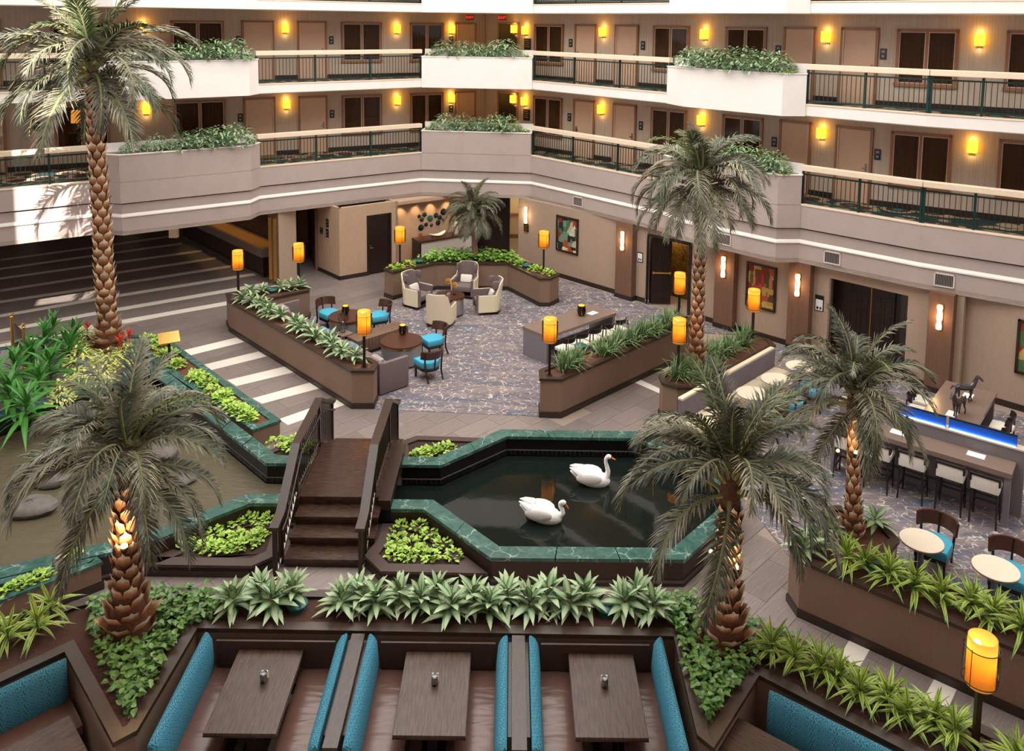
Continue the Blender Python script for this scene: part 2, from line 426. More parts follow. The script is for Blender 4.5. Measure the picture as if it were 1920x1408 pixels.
# wood-look floor tile, joint and light stripe
def tile(name, a, b, rough=.32):
    s = NT(name).set(rough, 0, .45); mp = s.coords('Object', (1, 14, 1)); k = s.noise(mp, 2.2, 5, .65)
    r = s.ramp(k.outputs[0], [(.3, a), (.7, b)])
    oi = s.n('ShaderNodeObjectInfo'); hv = s.n('ShaderNodeHueSaturation'); s.l(r.outputs[0], hv.inputs['Color'])
    mr = s.n('ShaderNodeMapRange'); mr.inputs[3].default_value = .88; mr.inputs[4].default_value = 1.12
    s.l(oi.outputs['Random'], mr.inputs[0]); s.l(mr.outputs[0], hv.inputs['Value']); s.l(hv.outputs[0], s.b.inputs['Base Color'])
tile('tile_grey', '#6f6461', '#8b7f7a'); tile('tile_cream', '#e2d8cc', '#eee6dc', .3); plain('tile_joint', (150, 132, 120), .8)
def polished():
    s = NT('floor_polished').set(.28, 0, .5); mp = s.coords('World', (1.5, 9, 1), (0, 0, -.4)); k = s.noise(mp, 1.4, 4, .6)
    r = s.ramp(k.outputs[0], [(.3, '#6f6461'), (.7, '#857a75')]); s.l(r.outputs[0], s.b.inputs['Base Color'])
polished()
# green marble
def marble(name, a, b, vein):
    s = NT(name).set(.18, 0, .5); mp = s.coords('World')
    dn = s.noise(mp, 3, 4); va = s.n('ShaderNodeMixRGB'); va.inputs[0].default_value = .3; s.l(mp.outputs[0], va.inputs[1]); s.l(dn.outputs[1], va.inputs[2])
    k = s.noise(mp, 5, 6, .7, 1); r = s.ramp(k.outputs[0], [(.3, a), (.7, b)])
    vo = s.n('ShaderNodeTexVoronoi', feature='DISTANCE_TO_EDGE'); vo.inputs['Scale'].default_value = 5; s.l(va.outputs[0], vo.inputs['Vector'])
    rv = s.ramp(vo.outputs[0], [(0, '#ffffff'), (.05, '#000000')]); g = s.noise(mp, 2.5, 3); rg = s.ramp(g.outputs[0], [(.42, '#000000'), (.62, '#c0c0c0')])
    mu = s.n('ShaderNodeMixRGB', blend_type='MULTIPLY'); mu.inputs[0].default_value = 1; s.l(rv.outputs[0], mu.inputs[1]); s.l(rg.outputs[0], mu.inputs[2])
    mx = s.n('ShaderNodeMixRGB'); mx.inputs[2].default_value = lin(vein); s.l(mu.outputs[0], mx.inputs[0]); s.l(r.outputs[0], mx.inputs[1]); s.l(mx.outputs[0], s.b.inputs['Base Color'])
marble('marble_green', '#23433d', '#456b63', '#b8ccc2')
# table-top wood, leather, ottoman
def wood(name, a, b, sc=(26, 1.4, 1), rough=.3):
    s = NT(name).set(rough, 0, .5); mp = s.coords('Object', sc); k = s.noise(mp, 3, 4, .7)
    r = s.ramp(k.outputs[0], [(.36, a), (.64, b)]); s.l(r.outputs[0], s.b.inputs['Base Color']); s.bump(k.outputs[0], .08)
wood('wood_table', '#20140f', '#553b2b', rough=.42); wood('wood_booth', '#261813', '#3f2b23', (14, 3, 3)); wood('deck_wood', '#32221c', '#49342b', (2, 14, 3), .22)
def leather():
    s = NT('leather_brown').set(.3, 0, .55, (100, 72, 63)); mp = s.coords('Object', (5, 1.0, 1)); k = s.noise(mp, 1.6, 1, .4, .6)
    s.bump(k.outputs[0], .3, .05)
leather()
def grid():
    s = NT('ottoman_grid').set(.6, 0, .4); mp = s.coords('Object'); br = s.n('ShaderNodeTexBrick'); br.offset = 0
    br.inputs['Scale'].default_value = 1; br.inputs['Brick Width'].default_value = .11; br.inputs['Row Height'].default_value = .11; br.inputs['Mortar Size'].default_value = .006
    br.inputs['Color1'].default_value = lin('#5c4436'); br.inputs['Color2'].default_value = lin('#664c3c'); br.inputs['Mortar'].default_value = lin('#8d7460')
    s.l(mp.outputs[0], br.inputs['Vector']); s.l(br.outputs[0], s.b.inputs['Base Color'])
grid()
# palm bark scale: pale ragged tip (local z)
def bark():
    s = NT('bark_scale').set(.85, 0, .2); tc = s.n('ShaderNodeTexCoord'); sx = s.n('ShaderNodeSeparateXYZ'); s.l(tc.outputs['Object'], sx.inputs[0])
    mp = s.coords('Object'); k = s.noise(mp, 30, 3); ad = s.n('ShaderNodeMath', operation='MULTIPLY_ADD'); ad.inputs[1].default_value = .06; s.l(k.outputs[0], ad.inputs[0]); s.l(sx.outputs[2], ad.inputs[2])
    mr = s.n('ShaderNodeMapRange'); mr.inputs[1].default_value = -.10; mr.inputs[2].default_value = .17; s.l(ad.outputs[0], mr.inputs[0])
    r = s.ramp(mr.outputs[0], [(0, '#5a3020'), (.42, '#a06a48'), (.6, '#bb8c68'), (.74, '#e0ceb4')])
    oi = s.n('ShaderNodeObjectInfo'); hv = s.n('ShaderNodeHueSaturation'); s.l(r.outputs[0], hv.inputs['Color'])
    m2 = s.n('ShaderNodeMapRange'); m2.inputs[3].default_value = .75; m2.inputs[4].default_value = 1.2
    s.l(oi.outputs['Random'], m2.inputs[0]); s.l(m2.outputs[0], hv.inputs['Value']); s.l(hv.outputs[0], s.b.inputs['Base Color'])
bark()
# water, glass
def water():
    s = NT('water').set(.04, 0, .5); s.b.inputs['Base Color'].default_value = lin('#141a17'); s.b.inputs['Specular IOR Level'].default_value = .22; mp = s.coords('World'); k = s.noise(mp, 2.2, 3); s.bump(k.outputs[0], .06, .02)
    s = NT('water_pale').set(.08, 0, .6); mp = s.coords('World', (1, 3, 1), (0, 0, .5)); k = s.noise(mp, 2.5, 5, .6, 1.5)
    s.b.inputs['Base Color'].default_value = lin('#57503f'); s.bump(k.outputs[0], .35, .04)
water()
def thinglass(name, tint, ior=1.45, rough=.05):
    s = NT(name); tr = s.n('ShaderNodeBsdfTransparent'); gl = s.n('ShaderNodeBsdfGlossy'); mx = s.n('ShaderNodeMixShader')
    tr.inputs[0].default_value = lin(tint); gl.inputs['Roughness'].default_value = rough
    fr = s.n('ShaderNodeFresnel'); fr.inputs[0].default_value = ior
    s.l(fr.outputs[0], mx.inputs[0]); s.l(tr.outputs[0], mx.inputs[1]); s.l(gl.outputs[0], mx.inputs[2])
    s.l(mx.outputs[0], s.t.nodes['Material Output'].inputs[0])
thinglass('window_glass', '#d8d4ce', 1.22); thinglass('clear_glass', '#f0f4f2'); thinglass('amber_glass', '#f4dcb0'); thinglass('blue_acrylic', '#7db4e8')
def lshade():
    s = NT('lantern_glow'); tl = s.n('ShaderNodeBsdfTranslucent'); df = s.n('ShaderNodeBsdfDiffuse'); mx = s.n('ShaderNodeMixShader'); em = s.n('ShaderNodeEmission'); ad = s.n('ShaderNodeAddShader')
    tl.inputs[0].default_value = lin('#ecc888'); df.inputs[0].default_value = lin('#b08a50'); mx.inputs[0].default_value = .45; s.l(tl.outputs[0], mx.inputs[1]); s.l(df.outputs[0], mx.inputs[2])
    em.inputs[0].default_value = lin('#ffc050'); em.inputs[1].default_value = .12; s.l(mx.outputs[0], ad.inputs[0]); s.l(em.outputs[0], ad.inputs[1]); s.l(ad.outputs[0], s.t.nodes['Material Output'].inputs[0])
lshade()
def frost():
    s = NT('frosted_glass'); tl = s.n('ShaderNodeBsdfTranslucent'); tl.inputs[0].default_value = (.8, .8, .8, 1); s.l(tl.outputs[0], s.t.nodes['Material Output'].inputs[0])
frost()
def glow(name, col, st, base=None):
    s = NT(name).set(.6, 0, .2, base or col); s.emit(col, st); return s
glow('sconce_glow', '#ffb820', 5.0); glow('tube_glow', '#ffd9a0', 9.0); glow('tube_amber', '#ff9a2e', 1.2);  glow('bulb_glow', '#ffd880', 40)
glow('exit_red', '#ff2a20', 2.0); plain('counter_ledge', (176, 132, 78), .3); plain('blue_sheet', (30, 84, 168), .3); glow('blue_strip', '#86baff', 14); glow('room_lamp', '#ffb050', 1.2);  # the acrylic sheet is plain blue without emission
# ================================================================== SETTING
S2 = math.sqrt(.5)
ZS, Z1, Z2, Z3, Z4 = 2.52, 4.08, 6.82, 9.56, 12.3
# ---- unseen skylight roof: frosted glazing and one opening added to aim the sun patch
def roof():
    r_ = [(-34, -2.4), (34, -2.4), (34, 48), (-34, 48)]; o_ = [(-15, 7.2), (13.5, 7.2), (13.5, 33), (-15, 33)]; h_ = [(-8.45, 8.1), (-6.4, 9.2), (-8.2, 14.3), (-10.25, 13.0)]
    def band(a, b): return MB().add([(p[0], p[1], 16.6) for p in a+b], [(0, 1, 5, 4), (1, 2, 6, 5), (2, 3, 7, 6), (3, 0, 4, 7)])
    struct('ceiling_skylight', band(o_, h_), 'frosted_glass'); struct('ceiling', band(r_, o_), 'ceiling_white')  # opaque border sized to keep daylight off the foreground
    mb = MB(); mb.ring(off(h_, .12, True), h_, 16.5, 16.7); struct('trim_20', mb, 'fascia_white')  # rim of the added sun opening
roof()
# ---- unseen wing behind and below the camera, a plain wall added to shade the foreground
mb = MB(); mb.bbox((-30, -2.4, -.3), (32, -2.2, 16.6)); struct('wall_front', mb, 'fascia_taupe')
# ---- balcony edge plan (outer face at the soffit), left to right
FPX = [(0, 461.9), (190, 438.2), (230, 441.7), (470, 411.7), (486.7, 403.3), (790, 366), (996, 372.7), (1245.7, 435.4), (1276, 450), (1453.3, 491.7), (1496.7, 491.7), (1719, 539.3), (1919, 575)]
FP = [G2(x, y, ZS) for x, y in FPX]
d0 = Vector(FP[1])-Vector(FP[0]); d0.normalize(); FP = [(FP[0][0]-d0.x*6, FP[0][1]-d0.y*6)]+FP
d1 = Vector(FP[-1])-Vector(FP[-2]); d1.normalize(); FP.append((FP[-1][0]+d1.x*7, FP[-1][1]+d1.y*7))
# index: 0 ext, 1 (0), 2 (190), 3 (230), 4 (470), 5 (487), 6 (790), 7 (996), 8 (1246), 9 (1276), 10 (1453), 11 (1497), 12, 13, 14 ext
WLA, WC, WR1, WR2, WR3 = (-19.5, 24.15), (-1.1, 33.85), (3.40, 29.42), (10.02, 22.5), (19., 16.5)
WALL = [WLA, WC, WR1, WR2, WR3]
# lower fascia (first gallery) in three pieces of profile
mb = MB(); sweep(mb, FP, [(-.25, ZS), (0, ZS), (0, 3.06)]); sweep(mb, FP, [(.0, 3.17), (0, 3.46)])
struct('wall_fascia_lower', mb, 'fascia_taupe')
mb = MB(); sweep(mb, FP, [(0, 3.06), (.035, 3.065), (.035, 3.10), (0, 3.17)]); struct('trim_1', mb, 'fascia_white')
mb = MB(); sweep(mb, FP, [(0, 3.46), (-.05, 3.462), (-.05, 3.5), (.06, 3.502)]); struct('trim_2', mb, 'groove_shade')
mb = MB(); sweep(mb, FP, [(.06, 3.50), (.06, Z1+.04)]); struct('wall_fascia_upper', mb, 'fascia_taupe')
mb = MB(); sweep(mb, FP, [(.06, Z1+.04), (.075, Z1+.04), (.075, Z1+.075), (-.14, Z1+.075), (-.14, Z1)]); struct('trim_3', mb, 'cap_cream')
def slab(name, zb, zt, mat):
    poly = FP+[(p[0], p[1]) for p in reversed(off(WALL, -.3))]
    mb = MB(); mb.prism(poly, zb, zt); return struct(name, mb, mat)
slab('floor_gallery_lower', Z1-.2, Z1, 'hall_carpet')
for k, z in ((2, Z2), (3, Z3), (4, Z4)):
    slab('floor_gallery_%d' % k, z-.12, z, 'hall_carpet')
    poly = off(FP, -.02)+[(p[0], p[1]) for p in reversed(off(WALL, -.3))]
    mb = MB(); mb.prism(poly, z-.27, z-.12); struct('ceiling_gallery_%d' % k, mb, 'ceiling_white')
    mb = MB(); sweep(mb, FP, [(-.3, z-.275), (.0, z-.275), (.03, z-.25), (.03, z+.03)]); struct('wall_fascia_%d' % k, mb, 'fascia_white')
    mb = MB(); sweep(mb, FP, [(.03, z+.03), (.045, z+.03), (.045, z+.065), (-.14, z+.065), (-.14, z)]); struct('trim_%d' % (k+4), mb, 'cap_cream')
# ---- gallery room walls
for nm, a, b in (('wall_right', WC, WR1), ('wall_right_middle', WR1, WR2), ('wall_right_far', WR2, WR3)):
    mb = MB(); mb.wallq(a, b, Z1-.1, 16.5, .15); struct(nm, mb, 'wallpaper_upper')
for k, z in ((1, Z1), (2, Z2), (3, Z3)):
    for nm, a, b in (('left', WLA, WC), ('right', WC, WR1), ('right_middle', WR1, WR2), ('right_far', WR2, WR3)):
        mb = MB(); d = Vector((b[0]-a[0], b[1]-a[1])).normalized(); n = Vector((d.y, -d.x))*.02
        mb.wallq((a[0]+n.x, a[1]+n.y), (b[0]+n.x, b[1]+n.y), z, z+.16, .03); struct('baseboard_%s_%d' % (nm, k), mb, 'baseboard_dark')
# ---- doors, windows, sconces and room signs along the gallery walls
def wall_at(px, lvl_y):
    """wall segment and point for a photo column on the first gallery"""
    for a, b in zip(WALL[:-1], WALL[1:]):
        p = V(px, lvl_y, a, b)
        t = ((p.x-a[0])*(b[0]-a[0])+(p.y-a[1])*(b[1]-a[1]))/((b[0]-a[0])**2+(b[1]-a[1])**2)
        if 0 <= t <= 1: return a, b, (p.x, p.y)
    return a, b, (p.x, p.y)
def frame_of(px0, px1, ly):
    a, b, p0 = wall_at(px0, ly); _, _, p1 = wall_at(px1, ly)
    d = Vector((p1[0]-p0[0], p1[1]-p0[1])); w = d.length; ang = math.atan2(d.y, d.x)
    return (p0[0]+p1[0])/2, (p0[1]+p1[1])/2, w, ang
# left-hand wall, open at the lamplit guest room
LWX, LWY, LWW, LWA = frame_of(101, 205, 210); lw0 = (LWX-math.cos(LWA)*(LWW/2-.075), LWY-math.sin(LWA)*(LWW/2-.075)); lw1 = (LWX+math.cos(LWA)*(LWW/2-.075), LWY+math.sin(LWA)*(LWW/2-.075))
for nm, a, b, za, zb in (('wall_left', lw1, WC, Z1-.1, 16.5), ('wall_left_end', WLA, lw0, Z1-.1, 16.5), ('wall_left_sill', lw0, lw1, Z1-.1, Z1+.67), ('wall_left_head', lw0, lw1, Z1+2.025, 16.5)):
    mb = MB(); mb.wallq(a, b, za, zb, .15); struct(nm, mb, 'wallpaper_upper')
mb = MB(); hw = LWW/2+.45
mb.add([(x, y, z) for x in (-hw, hw) for y in (.15, 1.9) for z in (-.05, 2.45)], [(0, 1, 3, 2), (2, 3, 7, 6), (6, 7, 5, 4), (1, 5, 7, 3), (0, 2, 6, 4)]); gr = struct('wall_guest_room', mb, 'column_wood'); gr.location = (LWX, LWY, Z1); gr.rotation_euler = (0, 0, LWA)
N_DOOR = [0]; N_WIN = [0]
def room_door(x, y, z, w, ang, handle):
    N_DOOR[0] += 1
    r = ob('door_%d' % N_DOOR[0], None, None, (x, y, z), ang); r['kind'] = 'structure'
    h = 2.12
    mb = MB(); mb.bbox((-w/2+.07, -.035, .02), (w/2-.07, -.002, h-.07)); part('door_panel', mb, 'door_tan', r)
    mb = MB()
    for s in (-1, 1): mb.bbox((s*(w/2-.0), -.06, 0), (s*(w/2-.075), -.002, h))
    mb.bbox((-w/2, -.06, h-.075), (w/2, -.002, h)); part('door_frame', mb, 'trim_wood', r)
    mb = MB(); mb.bbox((-handle*(w/2-.075), -.066, .02), (-handle*(w/2-.10), -.03, h-.075)); part('jamb_edge', mb, 'trim_pale', r)
    mb = MB(); mb.box((handle*(w/2-.16), -.045, 1.02), (.055, .02, .22)); mb.box((handle*(w/2-.20), -.07, 1.0), (.12, .018, .025)); part('door_handle', mb, 'metal_nickel', r)
def room_window(x, y, z, w, ang, lit):
    N_WIN[0] += 1
    r = ob('window_%d' % N_WIN[0], None, None, (x, y, z), ang); r['kind'] = 'structure'
    z0, z1 = .62, 2.1
    mb = MB()
    for s in (-1, 1): mb.bbox((s*w/2, -.06, z0), (s*(w/2-.075), -.002, z1))
    mb.bbox((-w/2, -.06, z1-.075), (w/2, -.002, z1)); mb.bbox((-w/2-.02, -.075, z0-.04), (w/2+.02, -.002, z0+.05)); part('window_frame', mb, 'trim_wood', r)
    mb = MB(); mb.bbox((-.035, -.05, z0+.05), (.035, -.002, z1-.075)); part('mullion', mb, 'trim_wood', r)
    for s in (-1, 1):
        a, b = sorted((s*.035, s*(w/2-.075)))
        mb = MB(); mb.bbox((a+.02, -.034, z0+.07), (b-.02, -.028, z1-.095)); part('pane', mb, 'window_glass', r)
        mb = MB()
        for q in ((a, a+.02, z0+.05, z1-.075), (b-.02, b, z0+.05, z1-.075), (a, b, z1-.095, z1-.075), (a, b, z0+.05, z0+.07)): mb.bbox((q[0], -.045, q[2]), (q[1], -.02, q[3]))
        part('sash', mb, 'trim_pale', r)
        mb = MB(); n = max(6, int((b-a)/.055))
        vs = []; fs = []
        da, db = (a, b) if lit != 2 else ((a, a+(b-a)*.3) if s < 0 else (b-(b-a)*.3, b))      # drawn back where the room is open
        for i in range(n+1):
            xx = da+(db-da)*i/n; yy = -.004-.014*(i % 2)+(.08 if lit == 2 else 0)
            vs += [(xx, yy, z0+.05), (xx, yy, z1-.075)]
            if i: fs.append((2*i-2, 2*i, 2*i+1, 2*i-1))
        mb.add(vs, fs); part('drape', mb, 'curtain', r)
SCONCE = {}
def wall_sconce(x, y, z, ang, label, lit=True):
    if not SCONCE:
        mb = MB(); mb.lathe([(.125, -.16), (.125, .14)], 4, (0, 0, 0), sy=.62); SCONCE['s'] = mb.xf(Matrix.Rotation(PI/4, 4, 'Z')).mesh('shade', 'sconce_glow')
        mb = MB(); mb.cbox((0, -.10, -.01), (.23, .15, .30), .02); SCONCE['s'] = mb.mesh('shade', 'sconce_glow')
        mb = MB(); mb.bbox((-.07, -.02, -.24), (.07, -.001, -.02)); mb.bbox((-.075, -.15, -.225), (.075, -.03, -.205)); mb.bbox((-.012, -.11, -.21), (.012, -.085, -.15)); SCONCE['b'] = mb.mesh('bracket', 'metal_nickel')
    r = thing('wall_sconce', label, 'wall lamp', (x, y, z), ang, 'yellow box sconces along the galleries')
    ob('lamp_shade', SCONCE['s'], r); ob('bracket', SCONCE['b'], r)
    ld = bpy.data.lights.new('sconce_bulb', 'POINT'); ld.energy = 5.0; ld.color = (1, .62, .2); ld.shadow_soft_size = .06
    o = ob('bulb', ld, r, (0, -.10, .19)); o2 = ob('bulb', ld, r, (0, -.10, -.25)); ld.energy = 1.5
SIGN = {}
def room_sign(x, y, z, ang, label):
    if not SIGN:
        mb = MB(); mb.bbox((-.085, -.02, -.15), (.085, -.001, .15)); SIGN['b'] = mb.mesh('plaque', 'sign_black')
        mb = MB(); mb.bbox((-.045, -.024, .03), (.045, -.019, .10)); mb.lathe([(.0, 0), (.038, 0), (.038, .004), (0, .004)], 10)
        SIGN['p'] = MB().bbox((-.04, -.0235, .035), (.045, -.0195, .095)).add([(.035*math.cos(k*PI/5), -.0235, -.06+.035*math.sin(k*PI/5)) for k in range(10)], [tuple(range(10))]).mesh('number_panel', 'sign_mark')
    r = thing('room_sign', label, 'sign', (x, y, z), ang, 'black room number plaques along the galleries')
    ob('plaque', SIGN['b'], r); ob('number_panel', SIGN['p'], r)
GAL = {1: ('lower gallery', Z1), 2: ('middle gallery', Z2), 3: ('upper gallery', Z3)}
ELEM = [('d', -62, 10, 230, 1), ('s', 68, 213), ('w', 101, 205, 210, 1), ('l', 273, 182), ('w', 324, 423, 190, 1), ('s', 450, 208), ('d', 456, 516, 200, -1), ('l', 536, 178), ('d', 559, 614, 200, 1), ('s', 622.5, 203), ('w', 641, 716, 200, 0), ('l', 743.5, 176), ('w', 768, 831, 196, 0),
        ('l', 845, 178), ('s', 845.5, 197), ('d', 852, 892, 195, 1), ('l', 986, 183), ('w', 1001, 1055, 205, 0), ('s', 1068, 214), ('d', 1076, 1116, 215, -1), ('l', 1130, 196), ('d', 1150, 1194, 225, 1), ('s', 1202, 230), ('w', 1221, 1288, 235, 0), ('l', 1318, 218), ('w', 1355, 1431, 245, 0), ('s', 1452, 262), ('d', 1461, 1521, 275, -1), ('l', 1543, 244), ('d', 1566, 1636, 300, 1), ('s', 1646, 283), ('w', 1669, 1784, 295, 0), ('l', 1824, 273), ('w', 1871, 1990, 305, 0)]
for lv, (gn, z) in GAL.items():
    cnt = {'s': 0, 'l': 0}
    for e in ELEM:
        if e[0] in 'dw':
            if lv == 3: continue
            x, y, w, ang = frame_of(e[1], e[2], e[3])
            if e[0] == 'd': room_door(x, y, z, w, ang, e[4])
            else: room_window(x, y, z, w, ang, 2 if (lv == 1 and e[1] == 101) else 0)
        else:
            if lv == 3: continue
            a, b, p = wall_at(e[1], e[2]); ang = math.atan2(b[1]-a[1], b[0]-a[0])
            if e[0] == 'l':
                w_ = {273: 'behind the tall palm fronds', 536: 'between two doors on the left-hand wall', 743.5: 'between two windows on the left-hand wall', 845: 'beside the dim corner door', 986: 'above the directory plaque', 1130: 'between the two doors nearest the corner on the right-hand wall', 1318: 'between two windows behind the right planter', 1543: 'between two doors past the right planter', 1824: 'between the last two wide windows'}[e[1]]
                wall_sconce(p[0], p[1], z+1.86, ang, 'yellow box sconce %s, %s' % (w_, gn))
            else:
                w_ = {68: 'beside the lamplit window', 450: 'by the door next to the left planter', 622.5: 'between a door and a window on the left-hand wall', 845.5: 'under the sconce by the dim corner door', 1068: 'between the corner window and a door', 1202: 'between a door and a window on the right-hand wall', 1452: 'by the door behind the right planter', 1646: 'by the door past the right planter'}[e[1]]
                room_sign(p[0], p[1], z+1.42, ang, 'small black room plaque %s, %s' % (w_, gn))
# corner corridor opening, its dim inside painted as a dark panel; sconce, directory plaque
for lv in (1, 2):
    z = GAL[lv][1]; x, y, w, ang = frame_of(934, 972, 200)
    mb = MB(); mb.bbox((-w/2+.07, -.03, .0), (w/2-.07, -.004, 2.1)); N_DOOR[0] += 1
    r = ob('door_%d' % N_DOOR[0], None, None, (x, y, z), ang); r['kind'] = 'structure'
    part('corridor_shade_panel', mb, 'dark_door', r)
    mb = MB()
    for s in (-1, 1): mb.bbox((s*w/2, -.06, 0), (s*(w/2-.07), -.002, 2.14))
    mb.bbox((-w/2, -.06, 2.07), (w/2, -.002, 2.14)); part('door_frame', mb, 'trim_wood', r)
    a, b, p = wall_at(963, 190); wall_sconce(p[0]+.05, p[1]-.05, z+1.9, ang, 'yellow glowing box sconce inside the corner doorway of the %s' % GAL[lv][0])
    a, b, p = wall_at(988, 205)
    r = thing('directory_plaque', 'dark bronze directory plaque below the corner sconce of the %s' % GAL[lv][0], 'sign', (p[0], p[1], z+1.32), ang)
    mb = MB(); mb.bbox((-.17, -.025, -.22), (.17, -.001, .22)); part('plaque', mb, 'sign_black', r)
    mb = MB()
    for k in range(4): mb.bbox((-.11, -.029, .13-.08*k), (.11 if k % 2 else .06, -.0245, .155-.08*k))
    part('lettering', mb, 'brass', r)
for px, lab in ((882, 'left'), (942, 'right')):
    a, b = (WLA, WC) if px < 900 else (WC, WR1)
    p = V(px, 29, a, b)
    r = thing('exit_sign', 'small red lit exit sign under the upper soffit on the %s of the corner' % lab, 'sign', (p.x, p.y-.35, Z3-.42))
    mb = MB(); mb.bbox((-.16, -.02, -.09), (.16, .02, .09)); part('housing', mb, 'baseboard_dark', r)
    t = bpy.data.curves.new('exit_text', 'FONT'); t.body = 'EXIT'; t.size = .15; t.align_x = 'CENTER'; t.align_y = 'CENTER'; t.extrude = .003
    tmp = bpy.data.objects.new('tmp', t); COL.objects.link(tmp); bpy.context.view_layer.update()
    me = bpy.data.meshes.new_from_object(tmp.evaluated_get(bpy.context.evaluated_depsgraph_get())); bpy.data.objects.remove(tmp)
    me.materials.clear(); me.materials.append(MATS['exit_red'])
    o = ob('lettering', me, r, (0, -.023, 0)); o.rotation_euler = (PI/2, 0, 0)
# ---- railings
RAIL_N = [0]
BAL = {}
def railing(a, b, z, label, posts):
    d = Vector((b[0]-a[0], b[1]-a[1], 0)); L = d.length; ang = math.atan2(d.y, d.x)
    r = thing('balcony_railing', label, 'railing', (a[0], a[1], z), ang)
    mb = MB(); mb.cbox((L/2, 0, 1.03), (L, .20, .15), .015); part('handrail', mb, 'cap_cream', r)
    mb = MB(); mb.bbox((0, -.02, .84), (L, .02, .88)); part('top_bar', mb, 'rail_green', r)
    mb = MB(); mb.bbox((0, -.02, .10), (L, .02, .14)); part('bottom_bar', mb, 'rail_green', r)
    if not BAL:
        BAL['b'] = MB().bbox((-.0075, -.0075, .14), (.0075, .0075, .84)).mesh('baluster', 'rail_green')
        BAL['p'] = MB().bbox((-.028, -.028, .0), (.028, .028, .96)).mesh('post', 'rail_green')
    for i in range(posts+1): ob('post', BAL['p'], r, (max(.03, min(L-.03, L*i/posts)), 0, 0))
    n = int(L/.115)
    for i in range(1, n):
        ob('baluster', BAL['b'], r, (L*i/n, 0, 0))
FI = off(FP, -.06)
for k, z in ((1, Z1), (2, Z2), (3, Z3)):
    g = GAL[k][0]
    railing(FI[1], FI[2], z+.03, 'green metal railing of the %s behind the tall sunlit palm' % g, 2)
    railing(FI[5], FI[6], z+.03, 'green metal railing of the %s between the left and corner planters' % g, 3)
    railing(FI[7], FI[8], z+.03, 'green metal railing of the %s between the corner and right planters' % g, 3)
    railing(FI[11], FI[12], z+.03, 'green metal railing of the %s just right of the right planter' % g, 2)
    railing(FI[12], FI[13], z+.03, 'green metal railing of the %s at the far right end' % g, 2)
for k, z in ((1, Z1), (2, Z2)):
    railing(FI[13], FI[14], z+.03, 'green metal railing of the %s beyond the last wide window' % GAL[k][0], 4); railing(FI[0], FI[1], z+.03, 'green metal railing of the %s beyond the tall palm' % GAL[k][0], 4)
# ---- gallery planters (boxes built out from the edge)
def gal_planter(name, outer, back, zb, zt, zcap, mat, label):
    """outer: xy points of the outside face; back: two xy points of the back edge"""
    r = thing('gallery_planter', label, 'planter', (outer[0][0], outer[0][1], zb))
    poly = outer+back
    pin = inset(poly, .1)
    mb = MB(); mb.ring(ccw(poly), pin, zb, zt); mb.prism(pin, zb, zb+.02); part('box', mb, mat, r, world=True)
    mb = MB(); cap = off(ccw(poly), .02, True); mb.ring(cap, inset(poly, .09), zt, zt+.03); part('cap', mb, 'fascia_white', r, world=True)
    mb = MB(); mb.wallq(back[1], back[0], zt+.03, zcap, .09) ; part('back_wall', mb, 'fascia_white', r, world=True)
    mb = MB(); mb.prism(inset(poly, .105), zt-.14, zt-.1); part('soil', mb, 'soil', r, world=True)
    return poly
GP = {}
for k, z in ((1, Z1), (2, Z2), (3, Z3)):
    zb = 3.5 if k == 1 else z-.26; zt = z+.86; zc = z+1.13; mat = 'fascia_taupe' if k == 1 else 'fascia_white'
    g = GAL[k][0]; o_ = off(FP, .075)
    GP[(k, 0)] = gal_planter('l', [o_[2], o_[3], o_[4], o_[5]], [off(FP, -.2)[5], off(FP, -.2)[2]], zb, zt, zc, mat, 'angled planter box of the %s beside the tall palm' % g)
    bi = off([FP[6], FP[7]], -.65)
    GP[(k, 1)] = gal_planter('c', [o_[6], o_[7]], [bi[1], bi[0]], zb, zt, zc, mat, 'straight planter box at the inner corner of the %s' % g)
    GP[(k, 2)] = gal_planter('r', [o_[8], o_[9], o_[10], o_[11]], [off(FP, -.2)[11], off(FP, -.2)[8]], zb, zt, zc, mat, 'angled planter box on the right of the %s' % g)
# ---- fascia vents
for px0, px1, py0, py1, seg in ((1075, 1093, 370, 386, 7), (1342, 1371, 436, 460, 9), (1545, 1576, 472, 495, 11), (1751, 1790, 512, 539, 12)):
    a, b = FP[seg], FP[seg+1]; ang = math.atan2(b[1]-a[1], b[0]-a[0])
    c = V((px0+px1)/2, (py0+py1)/2, a, b); p0 = V(px0, (py0+py1)/2, a, b); p1 = V(px1, (py0+py1)/2, a, b); w = (p1-p0).length; h = .34
    where = {7: 'between the corner and the right planter', 9: 'under the right-hand planter', 11: 'just right of the right-hand planter', 12: 'farthest along the right wing'}[seg]
    r = thing('air_vent', 'white framed air grille on the taupe fascia %s' % where, 'vent', (c.x, c.y, c.z), ang, 'air grilles along the fascia')
    mb = MB()
    for q in ((-w/2, w/2, h/2-.03, h/2), (-w/2, w/2, -h/2, -h/2+.03), (-w/2, -w/2+.03, -h/2, h/2), (w/2-.03, w/2, -h/2, h/2)): mb.bbox((q[0], -.03, q[2]), (q[1], 0, q[3]))
    part('frame', mb, 'vent_frame', r)
    mb = MB(); mb.bbox((-w/2+.03, -.006, -h/2+.03), (w/2-.03, -.002, h/2-.03)); part('backing', mb, 'vent_dark', r)
    n = int(w/.035); mb = MB(); mb.bbox((-.006, -.02, -h/2+.03), (.006, -.006, h/2-.03)); me = mb.mesh('louvre', 'vent_grey')
    for i in range(1, n): ob('louvre', me, r, (-w/2+w*i/n, 0, 0))
# ---- lobby soffit
mb = MB(); mb.prism(FP[1:-1]+[(24, 14), (24, 46), (-30, 46), (-30, 18)], ZS+.01, ZS+.12); struct('ceiling_lobby', mb, 'ceiling_white')
